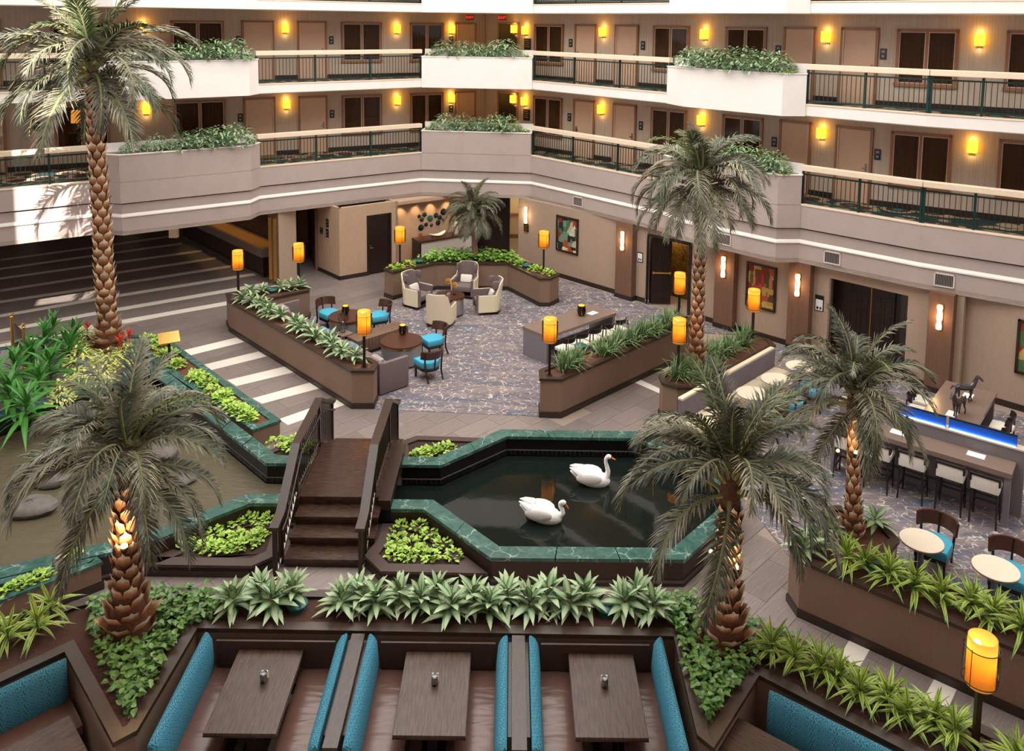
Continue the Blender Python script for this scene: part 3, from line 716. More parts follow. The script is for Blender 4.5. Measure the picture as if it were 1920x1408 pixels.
# ================================================================== GROUND FLOOR
mb = MB(); mb.bbox((-34, -4, -.3), (26, 48, -.012)); FLOOR = struct('floor', mb, 'tile_joint')
# tile field on the walkways: courses run along the diagonal
def uv(p): return ((p[0]+p[1])*S2, (p[0]-p[1])*S2)
def xy(u, v): return ((u+v)*S2, (u-v)*S2)
WALKS = [[G2(*q) for q in ((140, 640), (430, 560), (640, 690), (720, 775), (1060, 790), (1240, 680), (1330, 640), (1330, 820), (1500, 1100), (1920, 1260), (1920, 1420), (1400, 1180), (1300, 1115), (380, 1110), (200, 1200), (0, 1260), (0, 1120), (230, 1050), (330, 1040), (520, 1040), (560, 900), (520, 800), (330, 660), (240, 650))],
         [G2(*q) for q in ((430, 560), (640, 505), (740, 505), (745, 560), (650, 600), (590, 590))]]
TW, TL = .5, 1.0
tm = MB().bbox((-TL/2+.003, -TW/2+.003, -.012), (TL/2-.003, TW/2-.003, 0)).mesh('floor_tile', 'tile_grey')
cnt = 0; spots = []
for i in range(-60, 60):
    for j in range(-60, 60):
        v = i*TW; u = j*TL+(TL/2 if i % 2 else 0)
        p = xy(u, v)
        if any(inpoly(p, w) or inpoly(xy(u-.4, v), w) or inpoly(xy(u+.4, v), w) for w in WALKS): spots.append((p[0], p[1]))
spots.sort(key=lambda p: p[1])
for p in spots[:290]:
    o = ob('floor_tile', tm, FLOOR, (p[0], p[1], 0), PI/4)
if len(spots) > 290:
    mb = MB()
    for p in spots[290:]: mb.box((p[0], p[1], -.006), (TL-.006, TW-.006, .012), PI/4)
    tag(part('floor_tile_field', mb, 'tile_grey', FLOOR), kind='stuff')
def inlay(q, z=.003):
    P = [G2(x, y) for x, y in q]; mb = MB(); mb.prism(P, -.01, z); part('stripe_tile', mb, 'tile_cream', FLOOR)
for q in (((343, 657), (443, 633), (458, 641), (358, 666)), ((381, 684), (485, 659), (500, 668), (396, 694)), ((426, 713), (535, 687), (551, 698), (443, 724)), ((473, 747), (586, 716), (604, 727), (491, 757)), ((523, 786), (640, 745), (652, 757), (540, 797)),
          ((1190, 717.5), (1201, 712), (1240, 730), (1240, 739)), ((1238, 692), (1252, 686), (1266, 694), (1252, 700)), ((1595, 1196), (1633, 1215), (1590, 1287), (1548, 1275)), ((1753, 1271), (1795, 1290), (1755, 1380), (1700, 1365))): inlay(q)
# lobby floor under the left wing, polished, with long light stripes
mb = MB(); mb.prism([G2(0, 640), G2(427, 575), G2(505, 535), G2(560, 522), G2(640, 524), (-6, 46), (-32, 46), (-32, 20)], -.01, .001); part('polished_floor', mb, 'floor_polished', FLOOR)
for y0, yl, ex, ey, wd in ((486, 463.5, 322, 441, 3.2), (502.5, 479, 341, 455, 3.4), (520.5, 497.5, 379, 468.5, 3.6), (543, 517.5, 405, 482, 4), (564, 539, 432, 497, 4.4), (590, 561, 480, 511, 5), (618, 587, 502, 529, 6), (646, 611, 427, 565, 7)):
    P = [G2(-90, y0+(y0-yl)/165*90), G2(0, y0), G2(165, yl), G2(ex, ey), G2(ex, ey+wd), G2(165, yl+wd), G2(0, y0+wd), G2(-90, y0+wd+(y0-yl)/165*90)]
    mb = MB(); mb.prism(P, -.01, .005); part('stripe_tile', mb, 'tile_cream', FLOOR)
# carpets
LR_A, LR_B = G2(708, 768), G2(1008, 781)
mb = MB(); mb.prism([LR_A, LR_B, (1.0, 18.45), (4.9, 22.3), (5.6, 23.6), (6.9, 23.45), (.35, 30.05), (-2.2, 30.2), G2(742, 562), G2(655, 600), G2(585, 590), (-7.2, 23.7), (-3.7, 19.1)], -.01, .008)
tag(part('lounge_carpet', mb, 'carpet_pattern'), 'grey and blue crackle patterned carpet covering the lounge floor', 'carpet')
mb = MB(); mb.prism([(4.9, 12.7), (3.9, 18.6), (6.8, 21.2), (7.0, 23.35), (13.4, 17.05), (14, 6), (9.2, 6.3), (7.2, 9.9)], -.01, .008)
tag(part('restaurant_carpet', mb, 'carpet_pattern'), 'darker blue and brown crackle carpet under the bar counter and tables', 'carpet')
# ---- right lobby wall: straight line x+y = 30.6 with proud columns
def rw(px, py, k=30.6): return V(px, py, (0, k), (k, 0))
def seg_wall(name, a, b, mat, z0=0, z1=ZS+.02, th=.15):
    mb = MB(); mb.wallq(a, b, z0, z1, th); return struct(name, mb, mat)
def on(x, k=30.6): return (x, k-x)
DA0, DA1 = rw(1213, 520).x, rw(1296, 520).x
DB0, DB1 = rw(1557, 560).x, rw(1699, 560).x
XW0 = rw(972, 430).x
seg_wall('wall_lobby_right_1', on(XW0), on(DA0), 'wallpaper_lobby'); seg_wall('wall_lobby_right_2', on(DA1), on(DB0), 'wallpaper_lobby')
seg_wall('wall_lobby_right_3', on(DB1), on(11.0), 'wallpaper_lobby'); seg_wall('wall_lobby_right_4', on(10.7, 30.95), on(17, 30.95), 'wallpaper_lobby')
seg_wall('wall_lobby_right_5', on(DB0), on(DB1), 'wallpaper_lobby', 2.2, ZS+.02); seg_wall('wall_lobby_right_6', on(DA0), on(DA1), 'wallpaper_lobby', 2.3, ZS+.02)
for i, (a, b, k) in enumerate(((XW0, DA0, 30.6), (DA1, DB0, 30.6), (DB1, 11.0, 30.6), (10.7, 17, 30.95))):
    mb = MB(); mb.wallq(on(a, k-.05), on(b, k-.05), 0, .14, .03); struct('baseboard_right_%d' % (i+5), mb, 'baseboard_dark')
for i, (p0, p1, py) in enumerate(((1154, 1185, 480), (1339, 1375, 540), (1477, 1517, 560), (1738, 1785, 620))):
    a, b = rw(p0, py, 30.25).x, rw(p1, py, 30.25).x
    mb = MB(); mb.prism([on(a, 30.25), on(b, 30.25), (b+.2, 30.25-b+.2), (a+.2, 30.25-a+.2)], 0, ZS+.02); c = struct('wall_column_%d' % (i+1), mb, 'column_wood')
    mb = MB(); mb.prism([on(a-.02, 30.2), on(b+.02, 30.2), (b+.2, 30.2-b+.2), (a+.16, 30.2-a+.16)], 0, .14); struct('baseboard_column_%d' % (i+1), mb, 'baseboard_dark')
A45 = -PI/4
def tube_sconce(p, label, sc=1.):
    r = thing('wall_sconce', label, 'wall lamp', p, A45, 'tall curved glass sconces on the lobby wall')
    mb = MB(); n = 12; vs = []; fs = []
    for i in range(n+1):
        z = -.3+.6*i/n; w = .055+.012*math.sin(i*1.3)
        for k in range(7):
            t = PI*k/6; vs.append((-w*math.cos(t), -.03-.055*math.sin(t), z))
    for i in range(n):
        for k in range(6): q = i*7+k; fs.append((q, q+1, q+8, q+7))
    mb.add(vs, fs); part('glass_shade', mb, 'tube_glow', r, True)
    mb = MB(); mb.bbox((-.035, -.03, -.32), (.075, -.001, .32)); part('backplate', mb, 'brass', r)
    ld = bpy.data.lights.new('sconce_bulb', 'POINT'); ld.energy = 7; ld.color = (1, .62, .28); ld.shadow_soft_size = .1; ob('bulb', ld, r, (0, -.14, 0))
for (px, py, k, lab) in ((987, 403, 30.6, 'beside the small painting'), (1168, 451, 30.25, 'on the column left of the open doorway'), (1357, 500, 30.25, 'on the column beside the red painting'), (1496, 534, 30.25, 'on the column left of the dark double doors'), (1762, 594, 30.25, 'on the column behind the long tables')):
    p = rw(px, py, k); tube_sconce(p, 'tall glowing glass sconce %s' % lab)
def painting(c4, k, label, blocks):
    """c4: photo corners tl, tr, br, bl on the wall"""
    P = [rw(x, y, k) for x, y in c4]; w = abs(P[1].x-P[0].x)*math.sqrt(2); zt = (P[0].z+P[1].z)/2; zb = (P[2].z+P[3].z)/2; h = zt-zb
    c = Vector(((P[0].x+P[1].x)/2, k-(P[0].x+P[1].x)/2, (zt+zb)/2))
    r = thing('framed_painting', label, 'painting', c, A45)
    mb = MB(); f = .06
    for q in ((-w/2, w/2, h/2-f, h/2), (-w/2, w/2, -h/2, -h/2+f), (-w/2, -w/2+f, -h/2, h/2), (w/2-f, w/2, -h/2, h/2)): mb.bbox((q[0], -.06, q[2]), (q[1], -.001, q[3]))
    part('frame', mb, 'dark_wood', r)
    s = NT('canvas_'+label.split()[0]).set(.7, 0, .3); cols = blocks
    mp = s.coords('Object', (3, 1, 2.2)); va = s.n('ShaderNodeTexVoronoi', distance='CHEBYCHEV'); va.inputs['Scale'].default_value = 1.6; s.l(mp.outputs[0], va.inputs['Vector'])
    sx = s.n('ShaderNodeSeparateXYZ'); s.l(va.outputs['Color'], sx.inputs[0])
    rr = s.ramp(sx.outputs[0], [(i/len(cols), q) for i, q in enumerate(cols)], 'CONSTANT'); nz = s.noise(s.coords('Object', (1, 1, 1)), 9, 4, .7)
    mx = s.n('ShaderNodeMixRGB', blend_type='OVERLAY'); mx.inputs[0].default_value = .4; s.l(rr.outputs[0], mx.inputs[1]); s.l(nz.outputs[0], mx.inputs[2]); s.l(mx.outputs[0], s.b.inputs['Base Color'])
    mb = MB(); mb.bbox((-w/2+f, -.03, -h/2+f), (w/2-f, -.002, h/2-f)); part('canvas', mb, s.m, r)
    return r
painting(((1044.8, 402.6), (1085.7, 411), (1083, 478.5), (1043, 467.4)), 30.6, 'small framed abstract painting in red, green and white blocks', ['#c8c0ae', '#8a3020', '#4a6a4a', '#2c2a24', '#b8a890', '#6a8a72', '#a04828', '#d8cdb8'])
pr = painting(((1401.7, 490), (1458, 501.7), (1455, 586.7), (1401, 571)), 30.6, 'larger framed abstract painting in red and ochre bottle shapes', ['#8a6a30', '#7a2a20', '#a88a48', '#5a3a20', '#9a4a30', '#b89a50'])
for i, (x, c) in enumerate(((-.3, '#5a4a24'), (-.12, '#7c1f24'), (.05, '#8e2a30'), (.2, '#4a3a20'), (.3, '#a06a38'))):
    s = plain('bottle_paint_%d' % i, c, .7); mb = MB(); mb.bbox((x-.05, -.036, .02), (x+.05, -.03, .3)); mb.bbox((x-.025, -.036, .3), (x+.025, -.03, .4)); part('painted_bottle', mb, 'bottle_paint_%d' % i, pr)
painting(((1910, 598), (1990, 615), (1990, 720), (1910, 700)), 30.95, 'dark framed painting with red and green at the right end', ['#8a3a20', '#4a6a40', '#b89a60', '#30281c'])
def notice(px, py, k, w, h, label, top, back='sign_black'):
    p = rw(px, py, k); r = thing('notice_board', label, 'sign', p, A45)
    mb = MB(); mb.bbox((-w/2, -.02, -h/2), (w/2, -.001, h/2)); part('board', mb, back, r)
    if back == 'sign_black' and top:
        mb = MB(); mb.bbox((-w/2+.02, -.024, -h/2+.02), (w/2-.02, -.019, h/2-top)); part('sheet', mb, 'paper_white', r)
        mb = MB(); mb.bbox((-w/2+.05, -.027, -h/2+.05), (-.01, -.023, -h/2+.12)); mb.bbox((.02, -.027, -h/2+.05), (w/2-.05, -.023, -h/2+.12)); part('printed_blocks', mb, 'sign_black', r)
    else:
        mb = MB()
        for q in range(5): mb.bbox((-w/2+.05, -.024, h/2-.08-.07*q), (w/2-.05-.05*(q % 2), -.019, h/2-.06-.07*q))
        part('lettering', mb, 'brass', r)
notice(987, 427, 30.6, .24, .30, 'small black notice plaque under the sconce near the corner', 0)
notice(1200.5, 482, 30.6, .22, .32, 'white sheet in a black frame beside the open doorway', .03)
notice(1536.5, 568, 30.6, .24, .44, 'white sheet with a green header in a black frame beside the double doors', .12)
# dark double doors
def dbl():
    p0, p1 = on(DB0, 31.1), on(DB1, 31.1); N_DOOR[0] += 1
    mb = MB(); mb.wallq(on(DB0), (DB0+.26, 30.6-DB0+.26), 0, 2.2, .05); mb.wallq((DB1+.26, 30.6-DB1+.26), on(DB1), 0, 2.2, .05); struct('trim_12', mb, 'dark_door')
    r = ob('door_%d' % N_DOOR[0], None, None, (p0[0], p0[1], 0), A45); r['kind'] = 'structure'
    L = (DB1-DB0)*math.sqrt(2); w = .62
    mb = MB(); mb.bbox((-.1, -.0, 0), (L+.1, .08, 2.25)); part('backing', mb, 'dark_door', r)
    for i in range(2):
        x0 = L*.36+i*(L*.32); x1 = x0+L*.31
        o = part('door_leaf', MB().bbox((x0, -.06, .02), (x1, -.005, 2.18)), 'dark_door', r)
        for q in range(2):
            for zz, hh in ((1.72, .36), (1.0, .9), (.3, .34)):
                xa = x0+.06+q*(x1-x0-.06)/2; xb = xa+(x1-x0)/2-.1
                mb = MB()
                for e in ((xa, xb, zz-hh/2, zz-hh/2+.03), (xa, xb, zz+hh/2-.03, zz+hh/2), (xa, xa+.03, zz-hh/2, zz+hh/2), (xb-.03, xb, zz-hh/2, zz+hh/2)): mb.bbox((e[0], -.075, e[2]), (e[1], -.058, e[3]))
                part('panel_moulding', mb, 'espresso', o)
    mb = MB(); mb.bbox((L*.675, -.07, .02), (L*.69, -.05, 2.18)); part('astragal', mb, 'brass', r)
dbl()
# open doorway with a gilded room behind
def opn():
    N_DOOR[0] += 1
    r = ob('door_%d' % N_DOOR[0], None, None, (DA0, 30.6-DA0, 0), A45); r['kind'] = 'structure'; L = (DA1-DA0)*math.sqrt(2)
    mb = MB(); mb.bbox((0, -.04, 0), (.09, .16, 2.3)); mb.bbox((L-.09, -.04, 0), (L, .16, 2.3)); mb.bbox((0, -.04, 2.22), (L, .16, 2.3)); part('door_frame', mb, 'dark_door', r)
    o = part('door_leaf', MB().bbox((0, -.03, .02), (.62, .03, 2.2)), 'dark_door', r, loc=(.16, .02, 0), rz=.75)
    for zz, hh in ((1.7, .7), (.62, .3), (.27, .3)):
        for q in range(2):
            xa = .07+q*.27; mb = MB()
            for e in ((xa, xa+.22, zz-hh/2, zz-hh/2+.02), (xa, xa+.22, zz+hh/2-.02, zz+hh/2), (xa, xa+.02, zz-hh/2, zz+hh/2), (xa+.2, xa+.22, zz-hh/2, zz+hh/2)): mb.bbox((e[0], -.042, e[2]), (e[1], -.028, e[3]))
            part('panel_moulding', mb, 'espresso', o)
    mb = MB(); mb.tube([(.02, -.09, 1.05), (.6, -.09, 1.05)], .03); mb.bbox((.02, -.09, 1.0), (.07, -.03, 1.1)); mb.bbox((.55, -.09, 1.0), (.6, -.03, 1.1)); part('push_bar', mb, 'brass', o)
    for x in (.02, .13):
        mb = MB(); mb.tube([(x, -.07, .02), (x, -.07, 2.2)], .014); mb.lathe([(.035, 0), (.03, .12), (.014, .14)], 10, (x, -.07, 0)); part('rod', mb, 'steel', r)
    s = NT('gilded_wall').set(.45, .35, .4); mp = s.coords('World', (6, 6, 7)); k = s.noise(mp, 3, 5, .8, 1.5); rr = s.ramp(k.outputs[0], [(.4, '#3c2a14'), (.55, '#8a6830'), (.7, '#c8a04c')]); s.l(rr.outputs[0], s.b.inputs['Base Color'])
    mb = MB(); mb.bbox((-.6, 1.2, 0), (L+1.2, 1.3, 2.5)); mb.bbox((-.6, .16, -.0), (-.5, 1.2, 2.5)); mb.bbox((L+1.1, .16, 0), (L+1.2, 1.2, 2.5)); w = struct('wall_gilded_room', mb, 'gilded_wall'); w.location = r.location; w.rotation_euler = (0, 0, A45)
    b = thing('branch_sculpture', 'dark branching metal sculpture on the gilded wall beyond the open doorway', 'sculpture', (DA0, 30.6-DA0, 1.2), A45)
    rr2 = random.Random(3); mb = MB()
    for q in range(7):
        x = .5+rr2.random()*.5; z = .0+rr2.random()*.2; P = [(x, 1.12, z)]
        for t in range(4): x += rr2.uniform(-.15, .25); z += rr2.uniform(.08, .22); P.append((x, 1.1, z))
        mb.tube(P, [.02, .017, .014, .01, .006], 5)
    part('branches', mb, 'espresso', b)
    ld = bpy.data.lights.new('gilded_room_lamp', 'POINT'); ld.energy = 28; ld.color = (1, .75, .35); ld.shadow_soft_size = .2; ob('gilded_room_lamp', ld, None, (DA0+.9, 30.6-DA0+.5, 2.2))
opn()
# ---- back of the lobby: tan wall with door, art niche, service desk
BA, BB = G2(637, 525.5), G2(745, 506)
bd = Vector((BB[0]-BA[0], BB[1]-BA[1])).normalized(); bang = math.atan2(bd.y, bd.x); bn = Vector((-bd.y, bd.x))
def bl(px, py): return V(px, py, BA, BB)
seg_wall('wall_lobby_back_1', BA, (bl(688, 480).x, bl(688, 480).y), 'wall_tan'); p = bl(688, 480); q = bl(733, 480); e = bl(746, 470)
seg_wall('wall_lobby_back_2', (q.x, q.y), (e.x, e.y), 'wall_tan'); seg_wall('wall_lobby_back_3', (p.x, p.y), (q.x, q.y), 'wall_tan', 2.15)
mb = MB(); mb.wallq((BA[0]-bn.x*.03, BA[1]-bn.y*.03), (p.x-bn.x*.03, p.y-bn.y*.03), 0, .14, .03); struct('baseboard_back_1', mb, 'baseboard_dark')
N_DOOR[0] += 1; w = (q-p).length
r = ob('door_%d' % N_DOOR[0], None, None, (p.x, p.y, 0), bang); r['kind'] = 'structure'
part('door_leaf', MB().bbox((.06, .02, .01), (w-.06, .07, 2.08)), 'dark_door', r)
mb = MB(); mb.bbox((0, -.03, 0), (.07, .1, 2.15)); mb.bbox((w-.07, -.03, 0), (w, .1, 2.15)); mb.bbox((0, -.03, 2.08), (w, .1, 2.15)); part('door_frame', mb, 'espresso', r)
mb = MB(); mb.box((.14, .0, 1.0), (.05, .03, .16)); mb.tube([(.14, -.03, .97), (.24, -.03, .97)], .012); part('door_handle', mb, 'metal_nickel', r)
# side wall of the corridor mouth, with three dark plaques
ca = G2(597, 507); seg_wall('wall_corridor_side', ca, BA, 'wall_tan', th=.12); cang = math.atan2(BA[1]-ca[1], BA[0]-ca[0])
mb = MB(); cd = Vector((BA[0]-ca[0], BA[1]-ca[1])).normalized(); cn = Vector((cd.y, -cd.x))*.02; mb.wallq((ca[0]+cn.x, ca[1]+cn.y), (BA[0]+cn.x, BA[1]+cn.y), 0, .14, .04); struct('baseboard_corridor', mb, 'baseboard_dark')
for px, py, h, nm in ((603, 432, .22, 'smallest dark plaque beside the lobby corridor'), (614, 418, .3, 'upper tall dark plaque beside the lobby corridor'), (614, 437, .3, 'lower tall dark plaque beside the lobby corridor')):
    p_ = V(px, py, ca, BA); r = thing('wall_plaque', nm, 'sign', p_, cang); w_ = .16
    part('plaque', MB().bbox((-w_/2, -.02, -h/2), (w_/2, -.001, h/2)), 'sign_black', r)
    mb = MB(); mb.bbox((-.03, -.024, .02), (.03, -.019, .08)); mb.bbox((-.05, -.024, -.08), (.05, -.019, -.06)); part('lettering', mb, 'sign_mark', r)
mb = MB(); mb.wallq((-9.6, 31.6), ca, 0, ZS, .1) if False else mb.wallq((-8.6, 33), (-6.4, 34.4), 0, ZS, .1); struct('wall_corridor_end', mb, 'column_wood')
mb = MB(); mb.wallq(ca, (ca[0]-.9, ca[1]+2.6), 0, ZS, .1); struct('wall_corridor_dark', mb, 'column_wood')
# art niche
nb = .55
n0 = (e.x+bn.x*nb, e.y+bn.y*nb); n1 = (n0[0]+bd.x*3.6, n0[1]+bd.y*3.6)
seg_wall('wall_niche', (n0[0]-bd.x*.2, n0[1]-bd.y*.2), n1, 'wall_tan'); mb = MB(); mb.wallq((e.x, e.y), (n0[0], n0[1]), 0, ZS, .1); struct('wall_niche_side', mb, 'wall_tan')
mb = MB(); mb.prism([(e.x, e.y), (e.x+bd.x*3, e.y+bd.y*3), (n1[0], n1[1]), n0], 2.38, 2.5); struct('ceiling_niche', mb, 'wall_tan')
for i, (px, py, rr) in enumerate(((785.5, 405.5, .07), (795.5, 402.5, .09), (790.5, 411.5, .08), (806, 409.5, .125), (816.8, 403.8, .10), (831, 397, .13), (824, 407.5, .09), (830.5, 411.5, .06), (821, 417.3, .10), (798.5, 420.5, .08), (808.8, 422, .065), (789, 426.5, .12))):
    p_ = V(px, py, n0, n1)
    o = thing('wall_disc', ['round dark teal ceramic disc in the cluster on the niche wall', 'bright green glazed disc at the middle of the niche cluster'][1 if i == 3 else 0], 'wall art', p_, bang, 'ceramic discs on the niche wall')
    mb = MB(); mb.lathe([(0, .05), (rr*.6, .045), (rr, .02), (rr*.96, 0), (0, 0)], 18); mb.xf(Matrix.Rotation(PI/2, 4, 'X')); part('disc', mb, plain('disc_glaze_%d' % i, ['#16262a', '#1c2f34', '#10201f', '#2f6a58'][3 if i == 3 else i % 3], .2, var=.3, scale=20).m, o, True)
    mb = MB(); mb.lathe([(rr*.3, .047), (rr*.33, .052), (rr*.36, .047)], 16); mb.xf(Matrix.Rotation(PI/2, 4, 'X')); part('ring', mb, 'horse_bronze', o)
for px in (750, 778, 806, 836):
    p_ = V(px, 400, n0, n1); ld = bpy.data.lights.new('niche_spot', 'SPOT'); ld.energy = 30; ld.color = (1, .68, .38); ld.spot_size = 1.25; ld.spot_blend = .5; ld.shadow_soft_size = .03
    lo = ob('niche_spot', ld, None, (p_.x-bn.x*.22, p_.y-bn.y*.22, 2.36)); lo.rotation_euler = (Vector((bn.x*.16, bn.y*.16, -1))).to_track_quat('-Z', 'Y').to_euler()
# service desk in front of the niche
d0_ = G(790, 452, 1.08); dk = thing('service_desk', 'dark topped service desk with a pale textured front below the disc art', 'desk', (d0_.x, d0_.y, 0), bang)
L = 2.15
part('front_panel', MB().bbox((0, 0, .03), (L, .03, 1.0)), 'desk_front', dk); part('desk_top', MB().bbox((-.06, -.03, 1.0), (L+.05, .62, 1.07)), 'walnut', dk)
part('side_panel', MB().bbox((-.06, 0, 0), (0, .6, 1.0)), 'espresso', dk); part('side_panel', MB().bbox((L, 0, 0), (L+.05, .6, 1.0)), 'espresso', dk)
def ondesk(x, y): M = Matrix.Rotation(bang, 3, 'Z'); p = M @ Vector((x, y, 0)); return (d0_.x+p.x, d0_.y+p.y, 1.07)
r = thing('copper_cup', 'small copper cup holding sprigs on the left end of the service desk', 'cup', ondesk(.1, .25)); part('cup', MB().lathe([(.06, 0), (.08, .05), (.07, .16), (.075, .2), (.06, .2), (.055, .03), (0, .03)], 14), 'copper', r, True)
r = thing('leaf_dish', 'white boat shaped dish on the service desk', 'dish', ondesk(.85, .3), bang)
mb = MB(); vs = []; fs = []
for i in range(13):
    t = -1+2*i/12; w_ = .14*math.sqrt(max(.02, 1-t*t)); zz = .02+.12*t*t*(1 if t > 0 else .6)
    vs += [(t*.34, -w_, zz+.04), (t*.34, 0, zz), (t*.34, w_, zz+.05)]
    if i: b_ = 3*(i-1); fs += [(b_, b_+3, b_+4, b_+1), (b_+1, b_+4, b_+5, b_+2)]
mb.add(vs, fs); part('dish', mb, 'bowl_white', r, True)
r = thing('tall_vase', 'pale tapering vase standing behind the small palm on the service desk', 'vase', ondesk(1.62, .28)); part('vase', MB().lathe([(.09, 0), (.10, .02), (.16, .3), (.17, .42), (.15, .43), (.14, .3), (0, .05)], 18), 'bowl_white', r, True)
# dark doorway and cream corridor right of the niche
dd0 = V(905, 440, n0, n1); e1 = on(XW0)
pa = V(884, 440, (-3, 31.6), (3, 31.6)); pb = V(955, 440, (-3, 31.6), (3, 31.6))
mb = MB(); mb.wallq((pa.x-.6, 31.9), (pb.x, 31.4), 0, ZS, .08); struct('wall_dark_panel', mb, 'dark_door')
mb = MB(); mb.wallq((pb.x-.3, 34.2), (pb.x+1.6, 34.2), 0, ZS, .1); struct('wall_corridor_cream', mb, 'wall_cream')
mb = MB(); mb.bbox((pb.x-.3, 34.1, .95), (pb.x+1.6, 34.2, 1.05)); mb.bbox((pb.x-.3, 34.1, 0), (pb.x+1.6, 34.2, .15)); struct('trim_13', mb, 'trim_wood')
ld = bpy.data.lights.new('corridor_lamp', 'POINT'); ld.energy = 40; ld.color = (1, .8, .5); ob('corridor_lamp', ld, None, (pb.x+.5, 33.2, 2.3))
# brass-striped column, side panel, reception counter
c0, c1, c2 = G2(505, 530), G2(523, 535), G2(556, 524)
mb = MB(); mb.prism([c0, c1, c2, (c2[0]-.3, c2[1]+.8), (c0[0]-.1, c0[1]+.8)], 0, ZS); struct('wall_reception_pier', mb, 'column_wood')
mb = MB(); mb.wallq(lerp(c1, c2, .02), c2, 0, ZS, -.02); struct('wall_pier_face', mb, 'wallpaper_lobby')
for t in (.2, .7):
    p_ = lerp(c0, c1, t); mb = MB(); mb.bbox((p_[0]-.05, p_[1]-.06, .15), (p_[0]+.06, p_[1]+.03, 2.3)); struct('trim_%d' % (21+int(t*2)), mb, 'brass')
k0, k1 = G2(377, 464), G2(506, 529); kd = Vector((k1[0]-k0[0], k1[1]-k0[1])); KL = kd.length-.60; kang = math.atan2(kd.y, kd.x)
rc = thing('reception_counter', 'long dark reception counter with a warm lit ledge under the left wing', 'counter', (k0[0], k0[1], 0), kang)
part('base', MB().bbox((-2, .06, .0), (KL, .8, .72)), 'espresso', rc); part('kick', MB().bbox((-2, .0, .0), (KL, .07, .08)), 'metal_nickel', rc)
part('front_band', MB().bbox((-2, 0, .72), (KL, .8, 1.02)), 'table_taupe', rc); part('lit_ledge', MB().bbox((-2, .04, 1.02), (KL, .6, 1.06)), 'counter_ledge', rc); part('back_void_panel', MB().bbox((-2, .82, 0), (KL, .9, 2.45)), 'espresso', rc)  # tall back panel's dark colour stands in for the unlit void behind the counter
for i in range(4):
    ld = bpy.data.lights.new('counter_spot', 'SPOT'); ld.energy = 25; ld.color = (1, .65, .3); ld.spot_size = 1.1
    p_ = rc.location+Matrix.Rotation(kang, 3, 'Z') @ Vector((KL*(i+.3)/4, .35, 2.45)); ob('counter_spot', ld, None, p_)
r = thing('hanging_sign', 'small white sign hanging from the soffit over the lobby floor', 'sign', G(326, 438, 2.2)); part('panel', MB().bbox((-.13, -.08, -.12), (.13, .08, .2)), 'wall_cream', r); part('hanger', MB().bbox((-.02, -.01, .2), (.02, .01, .33)), 'metal_nickel', r)
# far left lobby walls and pale piers seen mirrored in the floor
mb = MB(); mb.wallq((-32, 30), (-12, 41.5), 0, ZS, .2); struct('wall_lobby_left', mb, 'column_wood'); mb = MB(); mb.wallq((-12, 41.5), (-3, 44), 0, ZS, .2); struct('wall_lobby_left_end', mb, 'column_wood')
for i, (x, y) in enumerate(((-21, 35.6), (-17.5, 37.6), (-25, 33.3))):
    mb = MB(); mb.box((x, y, ZS/2), (.6, .5, ZS), .52); struct('wall_pier_%d' % (i+1), mb, ('window_pier' if False else 'wall_cream'))
# ================================================================== PLANTERS, POND, BRIDGE
def planter(poly, label, zt=.93, soil='mulch', lipw=.13, name='planter_box', wall='planter_wall', lip='planter_lip', base='planter_base', over=.03, liph=.06):
    poly = ccw(poly); cx = sum(p[0] for p in poly)/len(poly); cy = sum(p[1] for p in poly)/len(poly)
    r = thing(name, label, 'planter', (cx, cy, 0))
    mb = MB(); mb.ring(inset(poly, over), inset(poly, over+.04), 0, zt-liph); part('side_wall', mb, wall, r, world=True)
    mb = MB(); mb.ring(poly, inset(poly, lipw), zt-liph, zt); part('lip', mb, lip, r, world=True)
    if base:
        mb = MB(); mb.ring(inset(poly, over-.025), inset(poly, over+.02), 0, .11); mb.ring(inset(poly, over-.012), inset(poly, over+.02), .11, .135); part('skirting', mb, base, r, world=True)
    mb = MB(); mb.prism(inset(poly, lipw*.9), zt-.12, zt-.04); part('soil', mb, soil, r, world=True)
    return r
P_LL = [(-8.12, 23.3), (-3.66, 18.55), (-3.12, 18.56), (-3.10, 19.06), (-7.1, 23.42), (-6.01, 24.28), (-6.06, 24.66), (-6.35, 24.95), (-8.4, 23.9)]
P_LR = [(.69, 18.72), (.69, 18.23), (1.21, 18.22), (5.06, 22.0), (5.06, 22.5), (4.55, 22.52)]
P_RR = [(3.45, 18.5), (3.45, 18.1), (3.75, 17.85), (4.25, 17.85), (6.75, 20.4), (6.7, 20.8), (6.2, 21.2)]
P_BR = [(4.38, 12.25), (4.43, 11.88), (9.6, 7.75), (10.1, 8.4), (5.75, 11.95), (6.2, 12.4), (6.15, 12.78), (5.6, 13.35), (5.35, 13.3)]
P_BO = [(-8.6, 7.2), (-6.16, 9.38), (-5.64, 9.88), (-4.38, 8.54), (-4.19, 8.71), (-4.11, 10.32), (2.22, 10.27), (2.19, 8.74), (2.34, 8.56), (3.16, 9.62), (6.8, 6.7), (7.4, 7.45), (3.85, 10.28), (2.86, 10.95), (2.65, 11.06), (-5.24, 11.12), (-6.0, 10.82), (-9.3, 8.0)]
bp = [G2(719, 504, .93), G2(736, 510, .93), G2(820, 493, .93), G2(952, 494, .93), G2(1012, 522, .93), G2(1032, 522, .93), G2(1050, 514, .93)]
P_BK = bp+[(1.3, 26.75), (.1, 28.3), (-1.2, 28.75), (-2.6, 28.4), (-4.0, 27.05)]
planter(P_LL, 'long brown planter of silvery leaves beside the striped walkway')
planter(P_LR, 'long brown planter of grassy plants in front of the communal table')
planter(P_RR, 'brown planter of grassy plants behind the cream banquette')
planter(P_BR, 'brown planter of striped leaved plants facing the little round tables')
